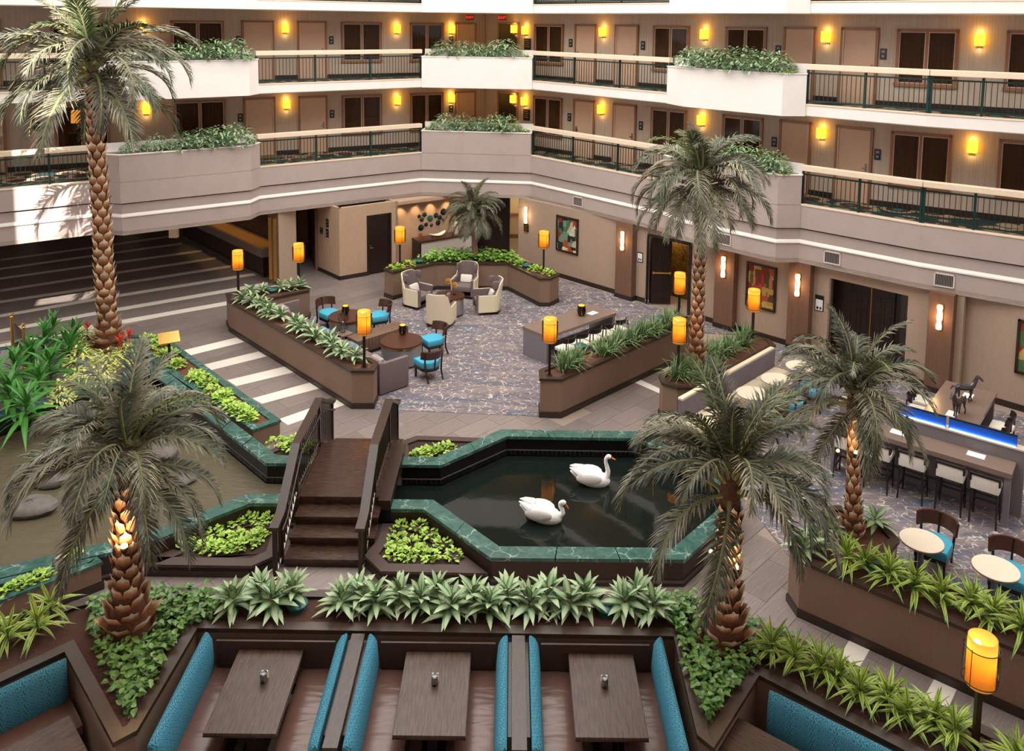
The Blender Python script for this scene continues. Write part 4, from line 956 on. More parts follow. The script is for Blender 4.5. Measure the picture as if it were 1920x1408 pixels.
planter(P_BO, 'dark planter wrapping the row of booths', lipw=.15, soil='mulch_dark')
planter(P_BK, 'angular brown planter behind the wing armchairs with the small palm')
# ---- ponds
ZR = .47; ZW = .05
RP = [(-2.05, 14.13), (-1.33, 14.13), (-.13, 12.82), (2.71, 12.83), (3.87, 14.1), (3.87, 15.25), (2.61, 16.43), (-.03, 16.45), (-1.29, 15.3), (-2.05, 15.3)]
q = [G2(530, 926, ZR), G2(466.5, 925.5, ZR), G2(262, 1003, ZR), G2(195, 1018, ZR), G2(0, 1063, ZR)]
LPF = [(-3.75, q[0][1]), q[1], q[2], q[3], q[4], (q[4][0]-3.2, q[4][1]-2.1)]
q2 = [G2(560, 861, ZR), G2(502, 861.7, ZR), G2(284, 699, ZR), G2(0, 783, ZR)]
LPB = [(-3.75, 15.3), (q2[1][0], 15.3), q2[2], q2[3], (q2[3][0]-2.5, q2[3][1]-2.0)]
# water and basin floors
mb = MB(); mb.prism(RP[:]+[], -.01, ZW); tag(part('pond_water', mb, 'water'), 'dark still pond water with two swans on it', 'water', kind=None)
mb = MB(); mb.prism([(-3.75, 14.13), (-2.05, 14.13), (-2.05, 15.3), (-3.75, 15.3)], -.01, ZW); tag(part('pond_water', mb, 'water'), 'dark water of the channel under the footbridge', 'water')
mb = MB(); mb.prism(LPF+LPB[::-1], -.01, ZW); tag(part('pond_water', mb, 'water_pale'), 'rippled brownish pond water behind the spotlit palm', 'water')
def basin(name, label, lines):
    """lines: open polylines of the inner edge walked with the water on the left"""
    r = thing(name, label, 'pond', (lines[0][0][0], lines[0][0][1], 0))
    for pl in lines:
        w = .30; o1 = off(pl, w); o2 = off(pl, w-.04); o3 = off(pl, .04)
        mb = MB(); sweep(mb, pl, [(.035, .41), (.035, -.01)]); part('inner_wall', mb, 'pond_inner', r, world=True)
        mb = MB(); sweep(mb, pl, [(w-.04, 0), (w-.04, .41)]); part('outer_wall', mb, 'pond_wall', r, world=True)
        mb = MB(); sweep(mb, pl, [(w+.0, 0), (w+.0, .06), (w-.03, .09)]); part('skirting', mb, 'planter_base', r, world=True)
        for i in range(len(pl)-1):
            L = math.hypot(pl[i+1][0]-pl[i][0], pl[i+1][1]-pl[i][1]); n = max(1, round(L/.95))
            for k in range(n):
                t0, t1 = k/n+(.003 if k else 0), (k+1)/n-(.003 if k < n-1 else 0)
                P = [lerp(pl[i], pl[i+1], t0), lerp(pl[i], pl[i+1], t1), lerp(o1[i], o1[i+1], t1), lerp(o1[i], o1[i+1], t0)]
                mb = MB(); mb.prism(P, .41, ZR); part('coping_slab', mb, 'marble_green', r, world=True)
    return r
rp = basin('swan_pond', 'angular pond with green marble coping and dark tiled sides', [RP])
lp = basin('left_pond', 'larger pond with green marble coping left of the footbridge', [LPF[::-1], LPB[::1]] if False else [list(reversed(LPF)), LPB])
# waterline tiles
TM = MB().bbox((-.042, -.012, -.042), (.042, 0, .042)).mesh('waterline_tile', 'pond_tile')
def tiles(par, pl):
    for a, b in zip(pl[:-1], pl[1:]):
        L = math.hypot(b[0]-a[0], b[1]-a[1]); n = max(1, int(L/.092)); ang = math.atan2(b[1]-a[1], b[0]-a[0])
        for i in range(n):
            p = lerp(a, b, (i+.5)/n); o = ob('waterline_tile', TM, par, (p[0]-par.location.x, p[1]-par.location.y, .115)); o.rotation_euler = (0, 0, ang+PI)
        mb = MB(); sweep(mb, [a, b], [(.004, .06), (.004, .17), (.03, .17)]); part('grout_band', mb, 'grout', par, world=True)
for pts, par in (([RP[5], RP[6], RP[7], RP[8], RP[9]], rp), ([LPB[0], LPB[1], LPB[2]], lp)):
    pl = off(pts, .02); tiles(par, pl)
# ---- low dark boxes against the pond
def lowbox(pts, label, z=.22, lipw=.2):
    return planter(pts, label, z, 'soil', lipw, 'low_planter', 'pond_wall', 'pond_wall', 'planter_base', .04, .05)
o_r = off(RP, .31, True)
B_RF = [G2(690, 1012, .22), G2(684, 1041, .22), G2(714, 1071, .22), G2(925, 1076, .22), (o_r[2][0]+.0, o_r[2][1]+.02), (o_r[1][0]-.04, o_r[1][1]-.0), (-2.2, o_r[1][1])]
B_RF = [(-2.19, 13.4), G2(684, 1041, .22), G2(714, 1071, .22), (-.30, G2(714, 1071, .22)[1]-.02), (-1.48, 13.80), (-2.19, 13.80)]
lowbox(B_RF, 'low dark planter in front of the swan pond beside the steps')
yb = G2(472, 1061, .22)[1]
B_LF = [G2(262, 1058, .22), (G2(472, 1061, .22)[0], yb), (G2(515, 1045, .22)[0]+.02, yb+.3), (-3.86, 13.78), (LPF[1][0]+.1, LPF[1][1]-.36), (LPF[2][0]+.12, LPF[2][1]-.36)]
lowbox(B_LF, 'low dark planter on the left of the bridge steps')
B_RB = [G2(749, 828, .22), G2(781, 816.5, .22), (-.42, G2(898, 821, .22)[1]), (-.5, 16.55), (-1.42, 15.63), (-2.1, 15.63)]
lowbox(B_RB, 'small low planter behind the swan pond at the far end of the bridge', lipw=.17)
e_ = off(LPB, .31)[1]; e2_ = off(LPB, .31)[2]; f_ = lerp(e_, e2_, .12)
B_LB = [e_, (-3.86, e_[1]), (-3.86, 16.5), (-4.4, 16.75), f_]
lowbox(B_LB, 'small low planter left of the far end of the bridge', lipw=.14)
# ---- marble planter beside the striped walkway, bed of the tall palm, marble strip at the left edge
P_GM = [G2(305, 628, .45), G2(527, 787, .45), G2(474, 806, .45), G2(296, 684, .45), G2(262, 658, .45)]
planter(P_GM, 'green marble edged planter along the striped walkway', .45, 'mulch', .17, 'marble_planter', 'planter_wall', 'marble_green', None, .02, .05)
P_TP = [G2(-60, 660, .4), G2(150, 628, .4), G2(300, 628, .4), G2(256, 660, .4)]+[tuple(p) for p in off(LPB, .315)[2:5]]
planter(P_TP, 'green marble edged bed of the tall sunlit palm', .4, 'gravel_grey', .16, 'marble_planter', 'planter_wall', 'marble_green', None, .02, .05)
P_MS = [G2(-70, 1082, .47), G2(168, 1012, .47), G2(192, 1046, .47), G2(-40, 1150, .47)]
a_ = [(p[0], p[1]-.32) for p in (G2(-70, 1082, .47), G2(192, 1018, .47))]
n_ = off(list(reversed(LPF)), .315)
P_MS = [lerp(n_[1], n_[2], -.3), lerp(n_[1], n_[2], .93), G2(193, 1052, .47), G2(-50, 1144, .47)]
planter(P_MS, 'narrow green marble planter in front of the larger pond', .46, 'soil', .13, 'marble_planter', 'planter_wall', 'marble_green', 'planter_base', .02, .05)
# ---- footbridge
bx0, bx1 = -3.68, -2.28
br = thing('footbridge', 'dark wooden footbridge with steps and bronze railings over the pond channel', 'bridge', ((bx0+bx1)/2, 14.9, 0))
mb = MB(); mb.bbox((bx0, 13.94, .55), (bx1, 15.85, .62)); part('deck', mb, 'deck_wood', br, world=True)
part('side_beam', MB().bbox((bx0-.06, 13.9, .40), (bx0, 15.9, .6)), 'dark_wood', br, world=True); part('side_beam', MB().bbox((bx1, 13.9, .40), (bx1+.22, 15.9, .58)), 'dark_wood', br, world=True)
for i in range(3):
    z = .465-.155*i; y1 = 13.94-.345*i
    o = part('step', MB().bbox((bx0, y1-.36, z-.045), (bx1+.05, y1+.02, z)), 'deck_wood', br, world=True)
    part('riser', MB().bbox((bx0+.01, y1-.32, z-.155), (bx1+.04, y1-.29, z-.045)), 'deck_wood', br, world=True)
part('riser', MB().bbox((bx0+.01, 13.96, .46), (bx1+.04, 13.99, .56)), 'deck_wood', br, world=True)
for i in range(3):
    z = .465-.155*i; y0 = 15.85+.345*i
    part('step', MB().bbox((bx0, y0-.02, z-.045), (bx1+.05, y0+.36, z)), 'deck_wood', br, world=True)
def bridge_rail(x, ux):
    """posts at the ends, sloping then level rails, pickets"""
    g = 'bronze'
    path = [(x, 12.58, .88), (x, 12.98, .90), (x, 14.0, 1.55), (x, 15.75, 1.55), (x, 16.75, 1.02), (x, 16.95, .98)]
    rail = part('handrail', MB(), g, br) if False else None
    mb = MB()
    for a, b in zip(path[:-1], path[1:]):
        a, b = Vector(a), Vector(b); d = b-a; L = d.length; t = math.atan2(d.z, d.y)
        mb.box((a+b)/2, (.15, L+.03, .06), rot=Matrix.Rotation(t, 3, 'X'))
    hr = part('handrail', mb, 'dark_wood', br, world=True)
    low = [(x+ux*.09, 12.75, .74), (x+ux*.09, 13.05, .78), (x+ux*.09, 14.0, 1.38), (x+ux*.09, 15.75, 1.38), (x+ux*.09, 16.7, .88)]
    part('grab_rail', MB().tube(low, .022, 8), g, br, True, True)
    for y, zb, zt in ((12.62, 0, .88), (13.02, .0, .92), (13.98, .6, 1.52), (15.72, .6, 1.52), (16.9, 0, 1.0)):
        part('post', MB().bbox((x-.03, y-.03, zb), (x+.03, y+.03, zt)), g, br, world=True)
    bot = [(x, 12.62, .05), (x, 13.02, .12), (x, 14.0, .70), (x, 15.75, .70), (x, 16.85, .12)]
    mb = MB()
    for a, b in zip(bot[:-1], bot[1:]):
        a, b = Vector(a), Vector(b); d = b-a; t = math.atan2(d.z, d.y); mb.box((a+b)/2, (.04, d.length+.01, .04), rot=Matrix.Rotation(t, 3, 'X'))
    part('bottom_rail', mb, 'metal_nickel', br, world=True)
    def at(pl, y):
        for a, b in zip(pl[:-1], pl[1:]):
            if a[1] <= y <= b[1]: return a[2]+(b[2]-a[2])*(y-a[1])/(b[1]-a[1])
        return pl[-1][2]
    y = 12.74
    while y < 16.85:
        z0, z1 = at(bot, y), at(path, y)-.03
        part('picket', MB().bbox((x-.01, y-.01, z0), (x+.01, y+.01, z1)), g, br, world=True); y += .115
bridge_rail(-3.74, 1); bridge_rail(-2.36, -1)
# ================================================================== FURNITURE
def face(p, t): return math.atan2(t[1]-p[1], t[0]-p[0])+PI/2      # rz so that local -y looks at t
# ---- blue tub-back chair: front is -y
def blue_chair():
    t = thing('lounge_chair', 'x', 'chair')
    mb = MB(); n = 14; pts = []
    for i in range(n+1):
        a = PI*i/n; pts.append((-.27*math.cos(a), .06+.22*math.sin(a)))
    poly = [(-.25, -.30), (.25, -.30)]+pts[::-1]
    def ring(k, z): return [(x*k, (y+.03)*k-.03, z) for x, y in poly]
    lv = [ring(.94, .32), ring(1, .35), ring(1.0, .45), ring(.95, .475), ring(.6, .49)]
    m_ = len(poly); vs = [p for l in lv for p in l]; fs = [tuple(range(m_-1, -1, -1)), tuple(range((len(lv)-1)*m_, len(lv)*m_))]
    for j in range(len(lv)-1): fs += [(j*m_+i, j*m_+(i+1) % m_, (j+1)*m_+(i+1) % m_, (j+1)*m_+i) for i in range(m_)]
    mb.add(vs, fs); part('seat', mb, 'blue_fabric', t, True)
    mb = MB(); sc = [(x*.96, y*.96) for x, y in poly]; mb.prism(sc, .25, .325); part('seat_rail', mb, 'espresso', t)
    mb = MB(); vs = []; fs = []; n = 12
    for i in range(n+1):
        a = PI*(.08+.84*i/n); c, s_ = -math.cos(a), math.sin(a)
        for r_, z in ((.29, .585), (.325, .585), (.34, .80), (.305, .80)): vs.append((c*r_, .03+s_*r_*.95+(z-.58)*.22, z))
        if i:
            b = 4*(i-1); fs += [(b+k, b+4+k, b+4+(k+1) % 4, b+(k+1) % 4) for k in range(4)]
    fs += [(3, 2, 1, 0), (4*n, 4*n+1, 4*n+2, 4*n+3)]
    mb.add(vs, fs); part('backrest', mb, 'walnut', t, True)
    for s_ in (-1, 1): part('leg', MB().box((s_*.21, -.25, .13), (.045, .045, .27)), 'espresso', t)
    for s_ in (-1, 1):
        mb = MB(); mb.tube([(s_*.22, .33, 0), (s_*.23, .24, .22), (s_*.25, .22, .45), (s_*.275, .255, .8)], [.02, .024, .024, .018], 6); part('leg', mb, 'espresso', t)
    part('back_post', MB().tube([(0, .27, .30), (0, .30, .5), (0, .36, .8)], .02, 6), 'espresso', t)
    return t
CH = blue_chair(); CH_USED = [0]
def put(proto, used, loc, rz, label, group=None):
    if not used[0]:
        used[0] = 1; proto.location = loc; proto.rotation_euler = (0, 0, rz); proto['label'] = label
        if group: proto['group'] = group
        return proto
    return dup(proto, loc, rz, label, group)
TA, TB, TC = G2(753, 638, .6), G2(652, 592, .6), G2(843, 553, .6)
g = 'blue lounge chairs'
for px, py, tgt, lab in ((616, 585, TB, 'blue lounge chair at the far drum table next to the planter end'), (711, 590, TB, 'blue lounge chair between the far drum table and the long ottoman'), (813, 634, TA, 'blue lounge chair with its back toward the communal table'), (803, 676, TA, 'blue lounge chair with a dark bowed back turned to the pond')):
    p = G(px, py, .45); put(CH, CH_USED, (p.x, p.y, .008), face(p, tgt), lab, g)
# ---- drum tables
def drum(c, R_, label, h=.6):
    t = thing('drum_table', label, 'table', (c[0], c[1], .008), 0, 'round drum tables')
    part('base_plinth', MB().lathe([(R_*.93, 0), (R_*.93, .06)], 32), 'walnut', t, True)
    part('drum', MB().lathe([(R_*.95, .06), (R_*.95, h-.09)], 36), 'silver_drum', t, True)
    part('brass_band', MB().lathe([(R_*.975, h-.09), (R_*.975, h-.05)], 36), 'brass', t, True)
    part('table_top', MB().lathe([(R_*.96, h-.05), (R_, h-.045), (R_, h-.008), (R_*.99, h)], 40), 'walnut', t, True); return t
drum(TA, .56, 'walnut topped drum table beside the two blue chairs nearest the footbridge'); drum(TB, .54, 'walnut topped drum table at the far end of the grey sofa'); drum(TC, .46, 'walnut topped drum table among the four wing armchairs')
# ---- votive holders
def votive(loc, label, sc=1.):
    t = thing('votive_holder', label, 'candle holder', loc, 0, 'black and gold votive holders'); k = sc
    part('cup', MB().lathe([(.06*k, 0), (.10*k, .06*k), (.115*k, .14*k), (.09*k, .25*k), (.075*k, .25*k), (.09*k, .14*k), (.05*k, .03*k), (0, .03*k)], 16), 'votive_black', t, True)
    me = MB().add([(0, 0, 0), (.012*k, .03*k, .1*k), (0, .012*k, .2*k), (-.012*k, .03*k, .1*k)], [(0, 1, 2, 3)]).mesh('gold_slit', 'gold_leaf')
    for i in range(6):
        a = i*PI/3; mb = MB(); mb.add([(-.012*k, -.107*k, .04*k), (.012*k, -.107*k, .04*k), (.014*k, -.118*k, .14*k), (.004*k, -.096*k, .235*k), (-.014*k, -.118*k, .14*k)], [(0, 1, 2, 3, 4)])
        part('gold_slit', mb, 'gold_leaf', t, rz=a)
    part('flame_cup', MB().lathe([(.0, .12*k), (.07*k, .13*k), (.075*k, .262*k), (0, .262*k)], 12), 'tube_amber', t, True); return t
p = G(755, 627, .6); votive((p.x, p.y, .608), 'black and gold votive holder on the drum table near the footbridge')
p = G(648, 590, .6); votive((p.x, p.y, .608), 'black and gold votive holder on the drum table by the sofa end')
p = G(1090, 592, .78); votive((p.x, p.y, .788), 'black and gold votive holder on the communal lounge table', 1.15)
# ---- gold dandelion balls on the armchair table
for px, py, h, lab in ((840, 552, .36, 'taller gold dandelion ornament on the table among the wing chairs'), (852, 553, .26, 'shorter gold dandelion ornament on the table among the wing chairs')):
    p = G(px, py, .6); t = thing('dandelion_ornament', lab, 'ornament', (p.x, p.y, .608)); part('foot', MB().lathe([(.05, 0), (.05, .015)], 14), 'votive_black', t, True)
    part('stem', MB().tube([(0, 0, .01), (0, 0, h)], .005, 5), 'metal_nickel', t)
    mb = MB(); rr = random.Random(5); N = 90
    for i in range(N):
        z = 1-2*(i+.5)/N; a = i*2.39996; s_ = math.sqrt(1-z*z); d = Vector((s_*math.cos(a), s_*math.sin(a), z)); c = Vector((0, 0, h+.05)); mb.tube([c+d*.02, c+d*.1], [.002, .008], 3)
    tag(part('spines', mb, 'gold_leaf', t), kind='stuff'); part('core', MB().sphere((0, 0, h+.05), .03), 'brass', t, True)
# ---- wing armchair
def armchair():
    t = thing('wing_armchair', 'x', 'armchair')
    def shell(r0, r1, zf, mat, name):
        mb = MB(); n = 20; vs = []; fs = []
        for i in range(n+1):
            u = -1+2*i/n; a = u*PI*.5
            # plan: straight arms then rounded back
            if abs(u) > .62: s_ = (abs(u)-.62)/.38; x = math.copysign(1, u); y0 = .12-s_*.46
            else: b = u/.62*PI/2; x = math.sin(b); y0 = .12+math.cos(b)*.24
            zt = .62 if abs(u) > .5 else .62+(.42)*min(1, (.5-abs(u))/.12)
            lean = (zt-.6)*.25
            for r_, z, ln in ((r0, .1, 0), (r0, zt, lean), (r1, zt, lean), (r1, .1, 0)): vs.append((x*(r_), y0+(r_-.34)*.8+ln, z))
            if i: b_ = 4*(i-1); fs += [(b_+k, b_+4+k, b_+4+(k+1) % 4, b_+(k+1) % 4) for k in range(4)]
        fs += [(3, 2, 1, 0), (4*n, 4*n+1, 4*n+2, 4*n+3)]; mb.add(vs, fs); return part(name, mb, mat, t, True)
    shell(.36, .40, 0, 'cream_fabric', 'outer_shell'); shell(.29, .365, 0, 'mauve_fabric', 'inner_upholstery')
    for s_ in (-1, 1):
        o = part('wing', MB().cbox((s_*.30, .22, .92), (.10, .20, .24), .045), 'mauve_fabric', t, True)
    part('seat_cushion', MB().cbox((0, -.06, .33), (.58, .60, .18), .05), 'mauve_fabric', t, True)
    part('base', MB().cbox((0, .03, .085), (.70, .66, .05), .02), 'walnut', t)
    for x in (-.3, .3):
        for y in (-.26, .3): part('leg', MB().box((x, y, .035), (.06, .06, .07)), 'walnut', t)
    return t
AC = armchair(); ACU = [0]
for (px, py), rz, lab, cu in (((783, 573), None, 'wing armchair with cream shell facing the table from beside the planter corner', 1), ((872, 555), None, 'wing armchair backed against the planter, facing the room', 1), ((912, 584), None, 'wing armchair with cream shell on the side of the open carpet', 1), ((833, 600), None, 'wing armchair with its cream back turned to the blue chairs', 0)):
    p = G(px, py, 0)
    d_ = Vector((p.x-TC[0], p.y-TC[1])); dl = max(d_.length, .90); p = Vector((TC[0]+d_.x/d_.length*dl, TC[1]+d_.y/d_.length*dl, 0)); r = put(AC, ACU, (p.x, p.y, .008), face(p, TC), lab, 'wing armchairs around the drum table')
    if cu:
        d = Vector((TC[0]-p.x, TC[1]-p.y, 0)).normalized(); c = Vector((p.x, p.y, .0))-d*.1
        t = thing('throw_pillow', 'small cream pillow on the %s' % {'wing armchair with cream shell facing the table from beside the planter corner': 'wing armchair beside the planter corner', 'wing armchair backed against the planter, facing the room': 'wing armchair backed against the planter', 'wing armchair with cream shell on the side of the open carpet': 'wing armchair by the open carpet'}[lab], 'pillow', (c.x, c.y, .43), face(p, TC))
        mb = MB(); mb.cbox((0, 0, 0), (.40, .12, .26), .05); mb.xf(Matrix.Translation((0, .06, .12)) @ Matrix.Rotation(-.3, 4, 'X')); part('cushion', mb, 'white_fabric', t, True)
# ---- ottoman, sofa, end table, wire sculpture
o4 = [G2(744, 600, .45), G2(766, 613, .45)]; od = Vector((-(o4[0][1]-o4[1][1]), (o4[0][0]-o4[1][0])))
oc = ((o4[0][0]+o4[1][0])/2, (o4[0][1]+o4[1][1])/2); L = 1.7; dirv = Vector((-S2, -S2))
t = thing('long_ottoman', 'long brown ottoman with a square stitched grid between the drum tables', 'ottoman', (oc[0]+dirv.x*L/2, oc[1]+dirv.y*L/2, .008), PI/4)
part('cushion', MB().cbox((0, 0, .27), (L, .55, .36), .03), 'ottoman_grid', t, True); part('plinth', MB().box((0, 0, .045), (L-.1, .45, .09)), 'espresso', t)
a, b = Vector((-3.10, 19.06)), Vector((-7.1, 23.42)); sd = (b-a).normalized(); sn = Vector((sd.y, -sd.x)); L = (b-a).length-.35
s0 = a+sd*.12+sn*.09
sf = thing('banquette_sofa', 'long mauve sofa running along the planter of silvery leaves', 'sofa', (s0.x, s0.y, .008), math.atan2(sd.y, sd.x))
part('base', MB().bbox((0, -.80, .0), (L, -.05, .16)), 'espresso', sf)
for i in range(4): part('seat_cushion', MB().cbox((.12+(L-.24)*(i+.5)/4, -.46, .30), ((L-.24)/4-.01, .68, .2), .05), 'mauve_fabric', sf, True)
part('backrest', MB().cbox((L/2, -.08, .45), (L, .14, .72), .04), 'mauve_fabric', sf, True)
for x in (.05, L-.05): part('arm', MB().cbox((x, -.44, .40), (.12, .86, .76), .03), 'mauve_fabric', sf, True)
def onsofa(x, y, z): v = sd*x-Vector((-sd.y, sd.x))*(-y); return (s0.x+sd.x*x+sn.x*(-y), s0.y+sd.y*x+sn.y*(-y), z+.008)
plain('pillow_grey', (150, 142, 140), .9, var=.25, scale=25); plain('pillow_blue', (92, 128, 150), .9, var=.3, scale=18)
for x, m_, lab in ((L-.35, 'pillow_grey', 'grey speckled pillow at the far arm of the mauve sofa'), (2.9, 'pillow_blue', 'blue and grey pillow leaning at the middle of the mauve sofa'), (1.5, 'pillow_blue', 'blue and grey pillow behind the long ottoman on the mauve sofa'), (.4, 'pillow_grey', 'grey speckled pillow beside the near arm of the mauve sofa')):
    q = onsofa(x, -.31, .41); t = thing('sofa_pillow', lab, 'pillow', q, math.atan2(sd.y, sd.x)); mb = MB(); mb.cbox((0, 0, .2), (.46, .14, .42), .06); mb.xf(Matrix.Rotation(-.25, 4, 'X')); part('cushion', mb, m_, t, True)
p = G(645, 624, .5); t = thing('end_table', 'square taupe end table between the far drum table and the ottoman', 'table', (p.x, p.y, .008), PI/4); part('table_top', MB().cbox((0, 0, .47), (.36, .36, .05), .01), 'table_taupe', t)
for x in (-.14, .14):
    for y in (-.14, .14): part('leg', MB().box((x, y, .22), (.05, .05, .45)), 'espresso', t)
p = G(643, 624, .5); t = thing('wire_sculpture', 'dark wire ring sculpture of two stacked globes on the end table', 'sculpture', (p.x, p.y, .503))
for k, zc in enumerate((.14, .42)):
    for i in range(3):
        ang = i*PI/3; mb = MB(); mb.tube([(.13*math.cos(2*PI*q/18)*math.cos(ang), .13*math.cos(2*PI*q/18)*math.sin(ang), zc+.13*math.sin(2*PI*q/18)) for q in range(19)], .007, 5, cap=False); part('ring', mb, 'votive_black', t, True)
part('waist_ball', MB().sphere((0, 0, .28), .05), 'steel', t, True)
# ---- communal tables with stools
def slab_table(p0, ang, L, W, h, label, name='communal_table'):
    t = thing(name, label, 'table', (p0[0], p0[1], .008), ang)
    part('table_top', MB().cbox((L/2, W/2, h-.04), (L, W, .08), .01), 'table_taupe', t)
    part('end_panel', MB().bbox((.0, .04, 0), (.09, W-.04, h-.08)), 'table_grey', t); part('end_panel', MB().bbox((L-.09, .04, 0), (L, W-.04, h-.08)), 'table_grey', t)
    part('stretcher', MB().bbox((.09, W/2-.03, .1), (L-.09, W/2+.03, .3)), 'table_grey', t); return t
c1 = (1.01, 21.16); slab_table(c1, PI/4-.04, 2.75, .98, .78, 'long taupe communal table with grey end panels in the lounge')
def side_chair():
    t = thing('side_chair', 'x', 'chair')
    part('seat', MB().cbox((0, 0, .45), (.44, .44, .09), .035), 'white_fabric', t, True)
    mb = MB(); vs = []; fs = []; n = 8
    for i in range(n+1):
        a = PI*(.15+.7*i/n)
        for r_, z in ((.23, .66), (.255, .66), (.262, .80), (.237, .80)): vs.append((-math.cos(a)*r_, math.sin(a)*r_*.9+.0+(z-.66)*.15, z))
        if i: b = 4*(i-1); fs += [(b+k, b+4+k, b+4+(k+1) % 4, b+(k+1) % 4) for k in range(4)]
    fs += [(3, 2, 1, 0), (4*n, 4*n+1, 4*n+2, 4*n+3)]; mb.add(vs, fs); part('backrest', mb, 'espresso', t, True)
    for x in (-.19, .19):
        part('leg', MB().box((x, -.19, .205), (.035, .035, .41)), 'espresso', t); part('leg', MB().tube([(x, .22, 0), (x, .19, .42), (x*1.05, .20, .72)], .018, 6), 'espresso', t)
    return t
SCH = side_chair(); SCU = [0]; ca_ = math.cos(PI/4-.04); sa_ = math.sin(PI/4-.04)
for i in range(5):
    u = .38+i*.52; q = (c1[0]+ca_*u+sa_*.30, c1[1]+sa_*u-ca_*.30)
    put(SCH, SCU, (q[0], q[1], .008), PI/4-.04+PI, ['white seated side chair at the communal table, next to the lantern end', 'white seated side chair second along the communal table from the lantern', 'white seated side chair at the middle of the communal table', 'white seated side chair fourth along the communal table from the lantern', 'white seated side chair at the communal table, next to the open doorway'][i], 'white side chairs at the communal tables')
def card(px, py, z, ang, label):
    p = G(px, py, z); t = thing('menu_card', label, 'card', (p.x, p.y, z), ang); part('sheet', MB().bbox((-.15, -.10, 0), (.15, .10, .004)), 'paper_white', t); part('fold', MB().bbox((-.002, -.10, .004), (.002, .10, .006)), 'sign_mark', t)
card(1111, 587, .789, PI/4, 'white menu card beside the votive on the lounge communal table')
# right communal table with horses
tb2 = [G2(1772, 714, .78), G2(1870, 738, .78), G2(1833, 800, .78)]
d = Vector((tb2[1][0]-tb2[2][0], tb2[1][1]-tb2[2][1])); ang2 = math.atan2(d.y, d.x); p0 = Vector(tb2[1])-d.normalized()*2.75
slab_table((p0.x, p0.y), ang2, 2.75, 1.05, .78, 'long taupe communal table carrying two horse statues')
dn = d.normalized(); nn = Vector((-dn.y, dn.x))
for (u, v, rz, lab) in ((2.0, 1.3, ang2, 'white chair at the horse table on the window side, nearer the wall'), (1.4, 1.3, ang2, 'white chair at the horse table on the palm side, farther from the wall'), (1.75, -.28, ang2+PI, 'white chair at the outer side of the horse table, nearer the wall'), (1.15, -.28, ang2+PI, 'white chair at the outer side of the horse table, nearer the blue panel')):
    lab = {1.3: ['white chair on the doors side of the horse table, nearer the wall', 'white chair on the doors side of the horse table, nearer the blue panel'], -.28: ['white chair on the outer side of the horse table, nearer the wall', 'white chair on the outer side of the horse table, nearer the blue panel']}[v][0 if u in (2.0, 1.75) else 1]
    q = p0+dn*u+nn*v; put(SCH, SCU, (q.x, q.y, .008), rz, lab, 'white side chairs at the communal tables')
card(1815, 742, .789, ang2, 'white menu card behind the horse statues'); card(1785, 776, .789, ang2, 'white menu card under the nearer horse statue')
def horse(px, py, ang, label, sc=1.):
    p = G(px, py, .788); t = thing('horse_statue', label, 'statue', (p.x, p.y, .788), ang)
    def T(path, r, name): part(name, MB().tube([(x*sc, y*sc, z*sc) for x, y, z in path], [q*sc for q in r], 8), 'horse_bronze', t, True)
    T([(-.17, 0, .30), (-.12, 0, .32), (0, 0, .30), (.12, 0, .32), (.18, 0, .36), (.22, 0, .44), (.25, 0, .52), (.27, 0, .55), (.33, 0, .50), (.38, 0, .45)], [.03, .065, .06, .068, .055, .04, .032, .034, .028, .016], 'body')
    for x, y, k in ((.14, .035, .05), (.14, -.035, -.03), (-.13, .035, -.06), (-.13, -.035, .04)): T([(x, y, .3), (x+k*.3, y, .17), (x+k-.02, y, .08), (x+k, y, 0)], [.035, .02, .014, .018], 'leg')
    T([(-.18, 0, .32), (-.24, 0, .34), (-.28, 0, .27)], [.015, .02, .008], 'tail'); T([(.17, 0, .42), (.22, 0, .52), (.26, 0, .58)], [.012, .02, .01], 'mane')
horse(1797, 779, ang2+2.9, 'thin bronze horse statue walking, nearer the blue panel', 1.05); horse(1806, 753, ang2-.9, 'thin bronze horse statue with lowered head, nearer the wall', 1.05)
# high bar counter with blue lit panel
f0, f1 = Vector(G2(1602, 802, 1.05)), Vector(G2(1898, 890, 1.05)); fd = (f1-f0).normalized(); f0 = f0-fd*.45; fa = math.atan2(fd.y, fd.x); L = (f1-f0).length
bc = thing('bar_counter', 'high taupe bar counter with a dark back panel', 'counter', (f0.x, f0.y, .008), fa)
part('counter_top', MB().cbox((L/2, .26, 1.0), (L, .55, .10), .01), 'table_taupe', bc); part('leg', MB().bbox((L-.12, .02, 0), (L-.02, .14, .95)), 'table_grey', bc); part('leg', MB().bbox((.02, .02, 0), (.12, .14, .95)), 'table_grey', bc)
part('back_panel', MB().bbox((0, .54, 0), (L+.12, .62, 1.28)), 'table_grey', bc); part('panel_cap', MB().bbox((0, .52, 1.28), (L+.12, .72, 1.31)), 'trim_pale', bc); part('rear_panel', MB().bbox((0, .64, 0), (L+.12, .70, 1.28)), 'espresso', bc); part('footrail', MB().bbox((.1, .45, .22), (L-.1, .5, .27)), 'steel', bc)
for x0, x1 in ((L*.28, L*.62), (L*.635, L-.02)):
    q = f0+fd*((x0+x1)/2)+Vector((-fd.y, fd.x))*.60; t = thing('blue_screen', 'blue lit acrylic screen on the bar counter, %s' % ('half nearer the palms' if x0 < L*.5 else 'half nearer the outer end'), 'screen', (q.x, q.y, 1.318), fa); w_ = (x1-x0)/2
    part('acrylic_sheet', MB().bbox((-w_, -.012, 0), (w_, .012, .2)), 'blue_sheet', t); part('top_edge', MB().bbox((-w_, -.02, .2), (w_, .02, .215)), 'black_gloss', t); part('light_strip', MB().bbox((-w_+.02, -.05, 0), (w_-.02, -.025, .012)), 'blue_strip', t)
